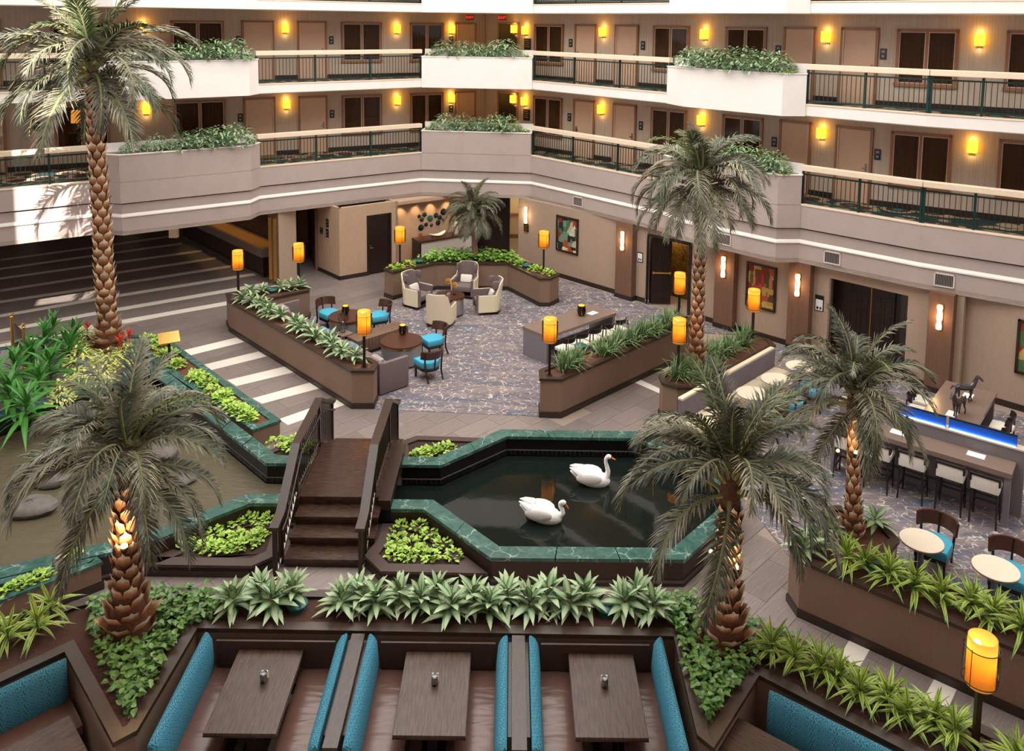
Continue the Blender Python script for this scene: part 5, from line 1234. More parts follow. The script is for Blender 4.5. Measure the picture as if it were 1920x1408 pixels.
def bar_card(px, py, label):
    p = G(px, py, 1.059); u_ = (Vector((p.x, p.y))-f0).dot(fd); q = f0+fd*u_+Vector((-fd.y, fd.x))*.34
    t = thing('menu_card', label, 'card', (q.x, q.y, 1.058), fa); part('sheet', MB().bbox((-.15, -.10, 0), (.15, .10, .004)), 'paper_white', t); part('fold', MB().bbox((-.002, -.10, .004), (.002, .10, .006)), 'sign_mark', t)
bar_card(1690, 804, 'white menu card on the bar counter behind the palm fronds'); bar_card(1833, 847, 'white menu card on the open end of the bar counter')
def bar_stool():
    t = thing('bar_stool', 'x', 'stool')
    part('seat', MB().cbox((0, -.02, .70), (.46, .42, .11), .04), 'white_fabric', t, True)
    part('back_pad', MB().cbox((0, .21, .80), (.46, .05, .26), .02), 'white_fabric', t, True)
    part('back_rail', MB().cbox((0, .225, .955), (.48, .05, .05), .012), 'espresso', t)
    for x in (-.23, .23): part('back_arm', MB().box((x, .2, .90), (.03, .10, .14)), 'espresso', t)
    for x in (-.2, .2):
        for y in (-.19, .19): part('leg', MB().tube([(x*1.08, y*1.1, 0), (x, y, .66)], [.016, .022], 4), 'espresso', t)
    for x in (-.2, .2): part('stretcher', MB().box((x, 0, .26), (.025, .36, .03)), 'espresso', t)
    part('stretcher', MB().box((0, -.2, .30), (.40, .025, .03)), 'espresso', t); return t
BS = bar_stool(); BSU = [0]
for i, (px, py) in enumerate(((1850, 908), (1785, 886), (1714, 866), (1650, 848), (1592, 832))):
    p = G(px, py, .72); put(BS, BSU, (p.x, p.y, .008), fa+PI, ['white bar stool beside the counter leg', 'white bar stool second from the counter leg', 'white bar stool third from the counter leg, beside the drooping frond', 'white bar stool fourth from the counter leg, behind the fronds', 'white bar stool at the palm end of the counter'][i], 'bar stools along the counter')
# ---- banquette with cream seat, pedestal tables
b0, b1 = Vector(G2(1342, 700, .95)), Vector(G2(1438, 647.5, .95)); bd2 = (b1-b0).normalized(); ba = math.atan2(bd2.y, bd2.x); ext = 1.7; b0 = b0-bd2*ext+Vector((bd2.y, -bd2.x))*.13; b1 = b1+Vector((bd2.y, -bd2.x))*.13; L = (b1-b0).length
bq = thing('banquette', 'long banquette with cream seat and ribbed grey back behind the grassy planter', 'banquette', (b0.x, b0.y, .008), ba)
plain('ribbed_grey', (112, 104, 112), .85, var=.3, scale=90, stretch=(1, 1, .05))
part('back', MB().bbox((0, -.10, .40), (L, 0.02, .90)), 'ribbed_grey', bq); part('back_cap', MB().cbox((L/2, -.02, .92), (L, .12, .06), .02), 'cream_fabric', bq, True)
for i in range(4): part('seat_cushion', MB().cbox((L*(i+.5)/4, -.40, .40), (L/4-.012, .60, .14), .04), 'cream_fabric', bq, True)
part('base', MB().bbox((0, -.52, .0), (L, -.06, .33)), 'white_fabric', bq)
def ped_table(px, py, z, R_, label):
    p = G(px, py, z); t = thing('pedestal_table', label, 'table', (p.x, p.y, .008), 0, 'round cream pedestal tables')
    part('table_top', MB().lathe([(R_*.97, z-.035), (R_, z-.03), (R_, z-.005), (R_*.985, z)], 36), 'white_laminate', t, True); part('edge_band', MB().lathe([(R_+.001, z-.03), (R_+.004, z-.027), (R_+.004, z-.012), (R_+.001, z-.009)], 36), 'trim_wood', t, True)
    part('column', MB().lathe([(.05, .02), (.045, z-.05), (.12, z-.036)], 14), 'steel', t, True); part('foot', MB().lathe([(.19, 0), (.19, .015), (.06, .03)], 24), 'steel', t, True)
for px, py, lab in ((1411, 737, 'round cream table at the banquette end nearest the crossing fronds'), (1456, 711, 'round cream table at the middle of the banquette'), (1502, 687, 'round cream table at the far end of the banquette')): ped_table(px, py, .74, .36, lab)
tmid = G2(1456, 711, .74)
for px, py, tx, ty, lab in ((1523, 728, 1502, 687, 'blue lounge chair across from the far end of the banquette'), (1484, 752, 1456, 711, 'blue lounge chair across from the middle of the banquette'), (1444, 780, 1411, 737, 'blue lounge chair across from the near end of the banquette')):
    p = G(px, py, .45); put(CH, CH_USED, (p.x, p.y, .008), face(p, (p.x-1, p.y+1)), lab, g)
ped_table(1728, 1013, .73, .33, 'round cream table beside the striped plants, nearer the palm'); ped_table(1867, 1065, .73, .33, 'round cream table beside the striped plants, farther from the palm')
for px, py, lab in ((1745, 1030, 'blue lounge chair at the round table nearer the potted palm'), (1886, 1085, 'blue lounge chair at the round table farther from the potted palm')):
    p = G(px, py, .45); p = p+Vector((.16, .2, 0)); put(CH, CH_USED, (p.x, p.y, .008), face(p, (p.x-.62, p.y-.78)), lab, g)
# ================================================================== BOOTHS
def booth_table(p, ang, W, L, label):
    t = thing('booth_table', label, 'table', (p[0], p[1], 0), ang, 'dark wood booth tables')
    part('table_top', MB().cbox((0, 0, .725), (W, L, .05), .008), 'wood_table', t); part('edge_band', MB().ring([(-W/2-.003, -L/2-.003), (W/2+.003, -L/2-.003), (W/2+.003, L/2+.003), (-W/2-.003, L/2+.003)], [(-W/2+.02, -L/2+.02), (W/2-.02, -L/2+.02), (W/2-.02, L/2-.02), (-W/2+.02, L/2-.02)], .698, .715), 'espresso', t)
    part('pedestal', MB().box((0, 0, .36), (.12, .5, .68)), 'espresso', t); part('foot', MB().box((0, 0, .015), (.3, .8, .03)), 'espresso', t); return t
def bench(p, ang, L, label, depth=.62, hb=.98):
    """local x along the bench, seat toward -y"""
    t = thing('booth_bench', label, 'bench', (p[0], p[1], 0), ang, 'leather and teal booth benches')
    part('base', MB().bbox((-L/2, -depth, 0), (L/2, -.02, .34)), 'espresso', t)
    n = 8; mb = MB(); vs = []; fs = []; nx = 22
    prof = [(-.03, .34), (-.03, .46), (-.12, .475), (-depth*.5, .485), (-depth+.05, .475), (-depth, .445), (-depth, .34)]
    for i in range(nx+1):
        x = -L/2+L*i/nx
        for y, z in prof: vs.append((x, y, z+.006*math.sin(i*2.1+y*9)*(z > .45)))
        if i: b_ = len(prof)*(i-1); k_ = len(prof); fs += [(b_+q, b_+q+k_, b_+q+k_+1, b_+q+1) for q in range(k_-1)]
    fs += [tuple(range(len(prof))), tuple(range((nx+1)*len(prof)-1, nx*len(prof)-1, -1))]; mb.add(vs, fs); part('seat_cushion', mb, 'leather_brown', t, True)
    mb = MB(); vs = []; fs = []; prof = [(0, .47), (-.13, .47), (-.15, .62), (-.125, hb-.09), (-.08, hb-.02), (-.03, hb), (0, hb-.02)]
    xs = [-L/2, -L/2+.03, -L/2+.10, L/2-.10, L/2-.03, L/2]; ks = [.6, .88, 1, 1, .88, .6]; k_ = len(prof)
    for i, (x, s_) in enumerate(zip(xs, ks)):
        for y, z in prof: vs.append((x, y*s_, .47+(z-.47)*(.94+.06*s_)))
        if i: b_ = k_*(i-1); fs += [(b_+q, b_+q+k_, b_+(q+1) % k_+k_, b_+(q+1) % k_) for q in range(k_)]
    fs += [tuple(range(k_)), tuple(range(len(vs)-1, len(vs)-1-k_, -1))]; mb.add(vs, fs); part('backrest', mb, 'teal_fabric', t, True); return t
def divider(x, y0, y1, label):
    t = thing('booth_divider', label, 'partition', (x, y1, 0)); L = y1-y0
    part('core', MB().bbox((-.05, -L, 0), (.05, 0, .90)), 'wood_booth', t); part('cap', MB().bbox((-.085, -L-.02, .90), (.085, -.0, .955)), 'wood_booth', t)
    for s_ in (-1, 1): part('side_board', MB().bbox((s_*.05, -L+.25, .0), (s_*.13, 0, .86)), 'wood_booth', t)
YB = 10.24; YF = 8.45
XD = [G2(672, 1189, .95)[0], G2(972, 1193, .95)[0]]
divider(XD[0], YF+.05, YB-.02, 'dark wooden divider between the first two booths counting from the spotlit palm'); divider(XD[1], YF+.05, YB-.02, 'dark wooden divider between the last two booths counting from the spotlit palm')
edges = [-3.97, XD[0]-.14, XD[0]+.14, XD[1]-.14, XD[1]+.14, 2.05]
TBX = [(G2(455, 1201, .75)[0]+G2(575, 1204, .75)[0])/2, (G2(768, 1210, .75)[0]+G2(880, 1212, .75)[0])/2, (G2(1072, 1214, .75)[0]+G2(1177, 1213, .75)[0])/2]
nm = ['booth by the spotlit palm', 'middle booth', 'last booth']
for i in range(3):
    booth_table((TBX[i], 9.525), 0, .85, 1.30, 'dark grained wooden table of the %s' % nm[i])
    bench((edges[2*i], (YB+YF)/2), PI/2, YB-YF-.06, 'leather bench with teal back on the palm side of the %s' % nm[i] if i == 0 else 'leather bench with teal back on the near side of the %s' % nm[i])
    bench((edges[2*i+1], (YB+YF)/2), -PI/2, YB-YF-.06, 'leather bench with teal back on the far side of the %s' % nm[i])
    c = G(({0: 494, 1: 815, 2: 1134})[i], ({0: 1278, 1: 1283, 2: 1287})[i], .75)
    t = thing('cruet_set', 'glass cup and two white shakers on the table of the %s' % nm[i], 'condiments', (c.x, c.y, .752))
    part('glass_cup', MB().lathe([(.035, .0), (.04, .01), (.042, .12), (.045, .125), (.04, .125), (.037, .012), (0, .012)], 16), 'clear_glass', t, True)
    for k in range(5): part('stirrer', MB().tube([(.012*math.cos(k*1.3), .012*math.sin(k*1.3), .014), (.03*math.cos(k*1.3), .03*math.sin(k*1.3), .115)], .004, 4), 'wall_cream', t)
    for k in (-1, 1): part('shaker', MB().lathe([(.016, 0), (.018, .05), (.012, .075), (.014, .09), (0, .098)], 12, (k*.028, .065, 0)), 'bowl_white', t, True)
    part('rim_band', MB().lathe([(.0405, .095), (.0435, .096), (.0435, .108), (.041, .109)], 16), 'steel', t, True)
# back boards of the booths, partial booths at both sides
for i in range(3): tag(part('booth_back_board', MB().bbox((edges[2*i]+.16, YB-.06, .49), (edges[2*i+1]-.16, YB-.03, .86)), 'pond_wall'), 'brown back board behind the table of the %s' % nm[i], 'panel')
aL = math.atan2(9.88-9.38, -5.64+6.16)
pL = lerp((-6.16, 9.38), (-5.64, 9.88), -.35); bench((pL[0]+.10, pL[1]-.12), aL, 1.9, 'leather bench with teal back in the corner booth left of the spotlit palm')
booth_table((-5.35, 8.35), aL-PI/2+.0, .85, 1.3, 'dark grained wooden table of the corner booth left of the spotlit palm')
aR = math.atan2(8.57-9.62, 4.54-3.16); pR = lerp((3.16, 9.62), (4.54, 8.57), .62); bench((pR[0]-.10, pR[1]-.14), aR, 1.75, 'leather bench with teal back in the booth beside the striped leaved plants')
booth_table((3.05, 8.45), aR+PI/2, .85, 1.3, 'dark grained wooden table of the booth beside the striped leaved plants')
# ================================================================== LANTERNS, PATH LIGHTS
def lantern(x, y, label, z0=.89):
    t = thing('lantern_lamp', label, 'lamp', (x, y, z0), 0, 'amber lantern lamps on the planters')
    part('pole', MB().bbox((-.03, -.03, 0), (.03, .03, .82)), 'bronze', t); part('base_plate', MB().bbox((-.07, -.07, 0), (.07, .07, .012)), 'bronze', t)
    part('lamp_shade', MB().lathe([(.145, .80), (.15, .81), (.15, 1.36), (.145, 1.36), (.145, .81)], 28), 'lantern_glow', t, True)
    part('shade_floor', MB().lathe([(0, .80), (.145, .80), (.145, .81), (0, .81)], 20), 'bronze', t)
    part('outer_sleeve', MB().lathe([(.185, .86), (.185, 1.26)], 28), 'amber_glass', t, True) if False else part('outer_sleeve', MB().add([(.185*math.cos(2*PI*k/28), .185*math.sin(2*PI*k/28), z) for z in (.86, 1.26) for k in range(28)], [(k, (k+1) % 28, 28+(k+1) % 28, 28+k) for k in range(28)]), 'amber_glass', t, True)
    for z in (.86, 1.26): part('sleeve_ring', MB().tube([(.186*math.cos(2*PI*k/24), .186*math.sin(2*PI*k/24), z) for k in range(25)], .006, 5, cap=False), 'bronze', t)
    for k in range(4): a = k*PI/2+.5; part('sleeve_rod', MB().tube([(.187*math.cos(a), .187*math.sin(a), .84), (.187*math.cos(a), .187*math.sin(a), 1.28)], .005, 4), 'bronze', t)
    part('bulb', MB().sphere((.045, -.03, 1.08), .04), 'bulb_glow', t, True); part('bulb', MB().sphere((-.045, .03, 1.27), .04), 'bulb_glow', t, True); part('bulb_stem', MB().bbox((-.01, -.01, .81), (.01, .01, 1.18)), 'brass', t)
    ld = bpy.data.lights.new('lantern_bulb', 'POINT'); ld.energy = 3.2; ld.color = (1, .84, .52); ld.shadow_soft_size = .05; ob('lantern_light', ld, t, (0, 0, 1.18))
for x, y, lab in ((-7.98, 23.82, 'amber lantern at the walkway corner of the silvery leaf planter'), (-6.41, 24.66, 'amber lantern at the short end of the silvery leaf planter beside the pier'), (-3.4, 18.86, 'amber lantern at the bridge end of the silvery leaf planter'), (*G2(750, 499, .93), 'amber lantern on the armchair planter near the dark lobby door'), (*G2(1019, 508, .93), 'amber lantern on the armchair planter near the small painting'), (.93, 18.52, 'amber lantern at the pond end of the communal table planter'), (4.62, 22.1, 'amber lantern in front of the gilded doorway'), (3.90, 18.56, 'amber lantern beside the scaly trunk of the grassy planter'), (6.25, 20.75, 'amber lantern in front of the red painting'), (5.30, 8.62, 'amber lantern above the striped leaved plants by the booths')): lantern(x, y, lab)
PL = {}
def path_light(px, py, z, label, sc=1.):
    if not PL:
        PL['d'] = MB().lathe([(.10, 0), (.13, .02), (.13, .07), (.08, .09), (.08, .12)], 20).mesh('drum', 'path_light_green', True); PL['c'] = MB().lathe([(.08, .12), (.16, .13), (.165, .16), (.12, .19), (0, .2)], 20).mesh('cap', 'path_light_green', True)
    p = G(px, py, z); t = thing('path_light', label, 'garden light', (p.x, p.y, z-.05), 0, 'round green garden lights in the planters'); t.scale = (sc, sc, sc); ob('drum', PL['d'], t); ob('cap', PL['c'], t)
for px, py, lab, sc in ((510, 549, 'green garden light at the corner of the silvery leaf planter', 1), (553, 610, 'green garden light half hidden along the silvery leaf planter', 1), (786, 494, 'green garden light on the armchair planter near the desk', 1), (987, 502, 'green garden light on the armchair planter near the painting', 1), (1088, 655, 'green garden light among the grassy plants near the pond', 1), (1240, 604, 'green garden light among the grassy plants near the gilded doorway', 1), (1376, 645, 'green garden light among the grassy plants behind the banquette', 1), (557, 1142, 'green garden light behind the booth nearest the spotlit palm', .9), (1137, 1148, 'green garden light behind the last of the booths', .9), (1641, 1075, 'green garden light among the striped plants by the round tables', 1)): path_light(px, py, .89, lab, sc)
# ================================================================== PLANTS
rp_ = random.Random(11)
def leaf_mesh(name, L, W, mat, arch=.35, fold=.25, n=5, tip=1.):
    mb = MB(); vs = []; fs = []
    for i in range(n+1):
        s_ = i/n; w = W*math.sin(PI*min(1, s_*.94+.06)**.85)*.5 if i < n else 0
        y = L*s_*(1-.12*arch*s_); z = -arch*L*s_*s_
        vs += [(-w, y, z+fold*w), (0, y, z), (w, y, z+fold*w)]
        if i: b = 3*(i-1); fs += [(b, b+1, b+4, b+3), (b+1, b+2, b+5, b+4)]
    mb.add(vs, fs); return mb.mesh(name, mat, True)
AG = [leaf_mesh('leaf', .34, .125, 'agla_leaf', a) for a in (.3, .5, .8)]
DR = [leaf_mesh('leaf', .37, .06, 'dracaena_leaf', a, .5) for a in (.3, .6, .85)]
ST = [leaf_mesh('leaf', .5, .10, 'strap_leaf', a, .4) for a in (.3, .6, 1.0)]
def leafy(name, label, cat, loc, leaves, n, group, el=(10, 75), h=(.02, .14), sc=1., stem=None, seed=0):
    r_ = random.Random(seed); t = thing(name, label, cat, loc, r_.random()*6.28, group)
    if stem: part('stem', MB().tube([(0, 0, -.05), (0, 0, h[1]+.02)], .012, 5), stem, t)
    for i in range(n):
        u = i/(n-1); a = i*2.39996+r_.uniform(-.4, .4); e = math.radians(el[0]+(el[1]-el[0])*u+r_.uniform(-15, 15)); z = h[0]+(h[1]-h[0])*u
        o = ob('leaf', leaves[0 if u > .7 else (1 if u > .3 else 2)], t, (.01*math.cos(a), .01*math.sin(a), z)); o.rotation_euler = (e, r_.uniform(-.25, .25), a-PI/2)
        k = sc*r_.uniform(.85, 1.12)*(1 if u < .8 else .85); o.scale = (k, k, k)
    return t
sd_ = 0
def strip(pts, z):
    return [G(x, y, z) for x, y in pts]
# silvery plants behind the booths
gA = 'silvery leaved plants behind the booths'
xs = [-3.75, -3.48, -3.2, -2.95, -2.28, -2.02, -1.76, -1.5, -1.24, -.98, -.72, -.46, -.2, .06, .32, .58, .86, 1.1, 1.58, 1.8, 2.02]
for i, x in enumerate(xs):
    lab = 'silvery green leaved plant in the clump beside the spotlit palm' if x < -2.9 else ('silvery green leaved plant in the long clump between the two garden lights' if x < 1.2 else 'silvery green leaved plant in the clump beside the trailing heart leaves')
    leafy('aglaonema_plant', lab, 'plant', (x+rp_.uniform(-.05, .05), 10.76+(.10 if i % 2 else -.08)+rp_.uniform(-.05, .05), .90), AG, 28, gA, (-4, 76), (.03, .24), .95, 'stem_green', i)
gB = 'silvery leaved plants along the walkway planter'
for i in range(15):
    f = (i+.4)/15; p = lerp((-7.75, 23.45), (-3.55, 19.0), f)
    if abs(f-.43) < .03: continue
    leafy('aglaonema_plant', 'silvery leaved plant in the row between the walkway and the mauve sofa', 'plant', (p[0]+rp_.uniform(-.06, .06), p[1]+rp_.uniform(-.06, .06), .9), AG, 18, gB, (-5, 78), (.03, .2), .95, 'stem_green', 40+i)
for i, (x, y) in enumerate(((-7.6, 23.85), (-7.35, 24.0), (-6.85, 24.3), (-6.6, 24.42), (-6.35, 24.55))):
    leafy('aglaonema_plant', 'silvery leaved plant on the short end of the planter beside the pier', 'plant', (x, y, .9), AG, 13, gB, (0, 75), (.02, .16), .9, 'stem_green', 60+i)
for i, (px, py) in enumerate(((1505, 1032), (1530, 1016), (1555, 1000), (1640, 985))):
    p = G(px, py, .93); leafy('aglaonema_plant', 'silvery leaved plant at the foot of the potted palm by the round tables', 'plant', (p.x, p.y, .9), AG, 14, 'silvery leaved plants at the potted palm', (0, 75), (.02, .16), 1.0, 'stem_green', 70+i)
# striped dracaenas
gD = 'yellow green striped plants by the round tables'
for i in range(14):
    p = lerp((5.12, 11.83), (8.47, 9.13), i/13); leafy('dracaena_plant', 'yellow green striped plant in the row facing the round tables', 'plant', (p[0]+rp_.uniform(-.06, .06), p[1]+rp_.uniform(-.05, .05), .9), DR, 32, gD, (4, 82), (.04, .22), 1.05, 'stem_green', 90+i)
gE = 'yellow green striped plants beside the booths'
for i in range(14):
    p = lerp((3.46, 9.98), (6.2, 7.85), i/13)
    if abs(p[0]-5.3) < .1: continue
    leafy('dracaena_plant', 'yellow green striped plant in the row above the teal corner bench', 'plant', (p[0]+rp_.uniform(-.06, .06), p[1]+rp_.uniform(-.06, .04), .9), DR, 32, gE, (0, 82), (.04, .2), .95, 'stem_green', 110+i)
for i, (px, py) in enumerate(((95, 1150), (70, 1185), (15, 1205), (-20, 1190))):
    p = G(px, py, .93); leafy('dracaena_plant', 'yellow green striped plant left of the spotlit palm', 'plant', (p.x, p.y, .9), DR, 22, 'striped plants left of the spotlit palm', (-10, 80), (.04, .2), 1.0, 'stem_green', 130+i)
# dark strap-leaved shrubs and red flowers near the tall palm
for i, (px, py, sc) in enumerate(((85, 665, 1.15), (130, 680, 1.1), (60, 700, 1.1), (20, 770, 1.25), (50, 795, 1.1), (100, 640, .9), (30, 720, 1.1), (95, 715, 1.0), (140, 655, .9), (-10, 745, 1.2), (75, 745, .9))):
    p = G(px, py, .38); leafy('strap_leaf_shrub', 'glossy dark green broad leaved shrub %s' % ('beside the brass posts' if py < 720 else 'overhanging the pond edge'), 'shrub', (p.x, p.y, .36), ST, 26, 'dark glossy shrubs around the tall palm', (-5, 82), (.05, .55), sc*1.15, 'stem_green', 150+i)
RF = [leaf_mesh('petal', .22, .05, 'red_flower', a, .4) for a in (-.1, .1, .3)]
for i, (px, py) in enumerate(((165, 648), (226, 672), (244, 662))):
    p = G(px, py, .38); t = leafy('bromeliad', 'red bromeliad flower %s the tall palm trunk' % ['left of', 'tight against', 'right of'][i], 'flower', (p.x, p.y, .36), ST, 9, None, (20, 60), (.02, .1), .8, None, 170+i)
    part('stalk', MB().tube([(0, 0, .05), (0, 0, .5)], .012, 5), 'red_flower', t)
    for k in range(9): o = ob('petal', RF[k % 3], t, (0, 0, .42+.012*k)); o.rotation_euler = (math.radians(35+5*k), 0, k*2.4)
# joined small foliage (leaves of a few pixels)
def tuft(name, n, R_, Hh, ll, lw, mat, seed, el=(10, 80), mode='rosette'):
    r_ = random.Random(seed); mb = MB()
    for i in range(n):
        a = r_.random()*6.283; rr = R_*math.sqrt(r_.random()); z = Hh*(1-(rr/R_)**2*.6)*r_.uniform(.35, 1)
        base = Vector((rr*math.cos(a), rr*math.sin(a), z)); aa = a+r_.uniform(-.9, .9); e = math.radians(r_.uniform(*el)) if mode == 'rosette' else math.radians(r_.uniform(-35, 40))
        d = Vector((math.cos(aa)*math.cos(e), math.sin(aa)*math.cos(e), math.sin(e))); sdv = Vector((-math.sin(aa), math.cos(aa), 0)); up_ = d.cross(sdv)*-1; L = ll*r_.uniform(.7, 1.25); w = lw*r_.uniform(.8, 1.2)
        m1 = base+d*L*.45+up_*.02*L; tip = base+d*L-Vector((0, 0, L*.25))
        mb.add([base, m1+sdv*w*.5+up_*w*.12, tip, m1-sdv*w*.5+up_*w*.12, m1], [(0, 1, 4), (1, 2, 4), (2, 3, 4), (3, 0, 4)])
    return mb.mesh(name, mat, True)
SY = [tuft('foliage', 46, .16, .16, .115, .075, 'syngonium', 200+i, (-5, 65)) for i in range(4)]
def clump(px, py, z, label, group, sc=1., src=None, name='syngonium_plant', wp=None):
    p = wp if wp else G(px, py, z); t = thing(name, label, 'plant', (p[0], p[1], z-.02), rp_.random()*6.28, group); t.scale = (sc,)*3
    ob('foliage', (src or SY)[rp_.randrange(len(src or SY))], t); part_ = STEM if STEM else None
    ob('stem', STEMM, t); return t
STEM = 1; STEMM = MB().tube([(0, 0, -.06), (0, 0, .06)], .012, 5).mesh('stem', 'stem_green')
for px, py in ((750, 992), (786, 990), (804, 1005), (746, 1014), (770, 1022), (739, 1042), (764, 1044), (788, 1038), (808, 1046), (830, 1024), (852, 1044), (742, 1028)): clump(px, py, .2, 'bright green leafy plant in the low planter in front of the swans', 'bright plants in front of the swan pond', .85)
for px, py in ((350, 1024), (372, 1010), (385, 1026), (402, 1004), (420, 990), (440, 982), (462, 978), (486, 976), (502, 978), (498, 994), (484, 1006), (462, 1022), (440, 1028), (418, 1030), (476, 1014), (448, 1008), (425, 1012), (400, 1030)): clump(px, py, .2, 'bright green leafy plant in the low planter left of the bridge steps', 'bright plants left of the bridge steps', .85)
for px, py in ((792, 852), (805, 850), (822, 846), (840, 842), (785, 856)): clump(px, py, .2, 'bright green leafy plant in the small planter behind the swan pond', 'bright plants behind the swan pond', .95)
for px, py in ((517, 832), (536, 834), (552, 830), (545, 842), (572, 842), (588, 838)): clump(px, py, .2, 'bright green leafy plant in the small planter behind the left rail of the bridge', 'bright plants behind the left bridge rail', .95)
for i in range(24):
    f = i/23; px, py = 268+(455-268)*f+rp_.uniform(-9, 9), 650+(790-650)*f+rp_.uniform(-8, 8)-6
    if .33 < f < .42: continue
    clump(px+12, py, .42, 'bright green leafy plant in the marble planter along the striped walkway', 'bright plants in the marble planter', 1.15)
for px, py in ((10, 1112), (32, 1100), (48, 1098), (70, 1088), (84, 1082), (130, 1052), (142, 1048)): clump(px, py, .43, 'green leafy plant in the narrow marble planter in front of the larger pond', 'green plants in the narrow marble planter', .8)
for px, py in ((737, 505), (748, 504), (768, 497), (800, 491), (812, 489), (968, 494), (976, 498), (1001, 506), (1010, 509), (1028, 515)): clump(px, py, .9, 'bright green leafy plant on the armchair planter', 'bright plants on the armchair planter', 1.1)
# grassy plants
GR = []
for sdx in range(4):
    r_ = random.Random(300+sdx); mb = MB()
    for i in range(70):
        a = r_.random()*6.283; e = math.radians(r_.uniform(25, 85)); L = r_.uniform(.32, .58); d = Vector((math.cos(a)*math.cos(e), math.sin(a)*math.cos(e), math.sin(e))); s_ = Vector((-math.sin(a), math.cos(a), 0))*.010; b = Vector((r_.uniform(-.05, .05), r_.uniform(-.05, .05), 0))
        m1 = b+d*L*.55; tp = b+d*L-Vector((0, 0, L*.38*math.cos(e)))
        mb.add([b-s_, b+s_, m1+s_, m1-s_, tp], [(0, 1, 2, 3), (3, 2, 4)])
    GR.append(mb.mesh('blades', 'grass_blade'))
def grass(p, label, group, sc=1.):
    t = thing('grassy_plant', label, 'plant', (p[0], p[1], .88), rp_.random()*6.28, group); t.scale = (sc,)*3; ob('blades', GR[rp_.randrange(4)], t); ob('crown', STEMM, t)
for i in range(14):
    f = .06+.9*i/13; p = lerp((.95, 18.5), (4.75, 22.2), f)
    if abs(f-.28) < .03: continue
    grass((p[0]+rp_.uniform(-.1, .1), p[1]+rp_.uniform(-.1, .1)), 'grassy dark green plant in the row beside the communal table', 'grassy plants beside the communal table', 1.3)
for i in range(12):
    f = i/11; p = lerp((3.75, 18.35), (6.15, 20.75), f)
    gx, gy = p[0]+rp_.uniform(-.12, .18), p[1]+rp_.uniform(-.15, .12); tr_ = G2(1305, 692, .9); dd_ = math.hypot(gx-tr_[0], gy-tr_[1])
    if dd_ < .42: gx, gy = tr_[0]+(gx-tr_[0])/dd_*.42, tr_[1]+(gy-tr_[1])/dd_*.42
    grass((gx, gy), 'grassy dark green plant in the row behind the banquette', 'grassy plants behind the banquette', 1.3)
for p in ((4.6, 18.5), (4.35, 18.25), (4.9, 18.8)): grass(p, 'grassy dark green plant at the foot of the scaly trunk', 'grassy plants at the scaly trunk', 1.15)
# trailing heart leaves around the palms: uncountable cover
def cover(poly, z, n, ll, lw, mat, seed, name, label, bump=.12, edge=0.):
    r_ = random.Random(seed); xs = [p[0] for p in poly]; ys = [p[1] for p in poly]; mb = MB(); k = 0
    while k < n:
        x, y = r_.uniform(min(xs), max(xs)), r_.uniform(min(ys), max(ys))
        if not inpoly((x, y), poly): continue
        k += 1; a = r_.random()*6.283; e = r_.uniform(-.5, .55); zz = z+r_.random()*bump
        d = Vector((math.cos(a)*math.cos(e), math.sin(a)*math.cos(e), math.sin(e))); s_ = Vector((-math.sin(a), math.cos(a), r_.uniform(-.3, .3))); L = ll*r_.uniform(.7, 1.2); w = lw*r_.uniform(.8, 1.2); b = Vector((x, y, zz)); u = d.cross(s_)
        mb.add([b, b+d*L*.12+s_*w*.42+u*.01, b+d*L*.45+s_*w*.5+u*.012, b+d*L-Vector((0, 0, L*.15)), b+d*L*.45-s_*w*.5+u*.012, b+d*L*.12-s_*w*.42+u*.01, b+d*L*.4-u*.006], [(0, 1, 6), (1, 2, 6), (2, 3, 6), (3, 4, 6), (4, 5, 6), (5, 0, 6)])
    o = part(name, mb, mat, None, True); return tag(o, label, 'ground cover', kind='stuff')
cover([(-5.75, 10.75), (-5.3, 9.95), (-4.42, 8.9), (-4.28, 8.95), (-4.28, 10.3), (-3.85, 10.62), (-4.0, 11.0), (-5.2, 11.05)], .88, 1500, .09, .075, 'pothos', 401, 'pothos_cover', 'glossy heart shaped leaves trailing around the spotlit palm', .2)
cover([(2.1, 10.95), (2.25, 10.35), (2.3, 8.95), (2.36, 8.9), (3.1, 9.75), (3.75, 10.15), (3.1, 10.7), (2.6, 11.0)], .88, 1350, .09, .075, 'pothos', 402, 'pothos_cover', 'glossy heart shaped leaves around the palm beside the last booth', .2)
bkc = inset(P_BK, .16); cover([G2(815, 491, .93), G2(955, 491, .93), (.55, 26.8), (.1, 28.1), (-1.2, 28.55), (-2.5, 28.2), (-3.2, 27.4)], .9, 900, .13, .11, 'ivy_bright', 403, 'ivy_cover', 'bright green leaves filling the middle of the armchair planter', .3)
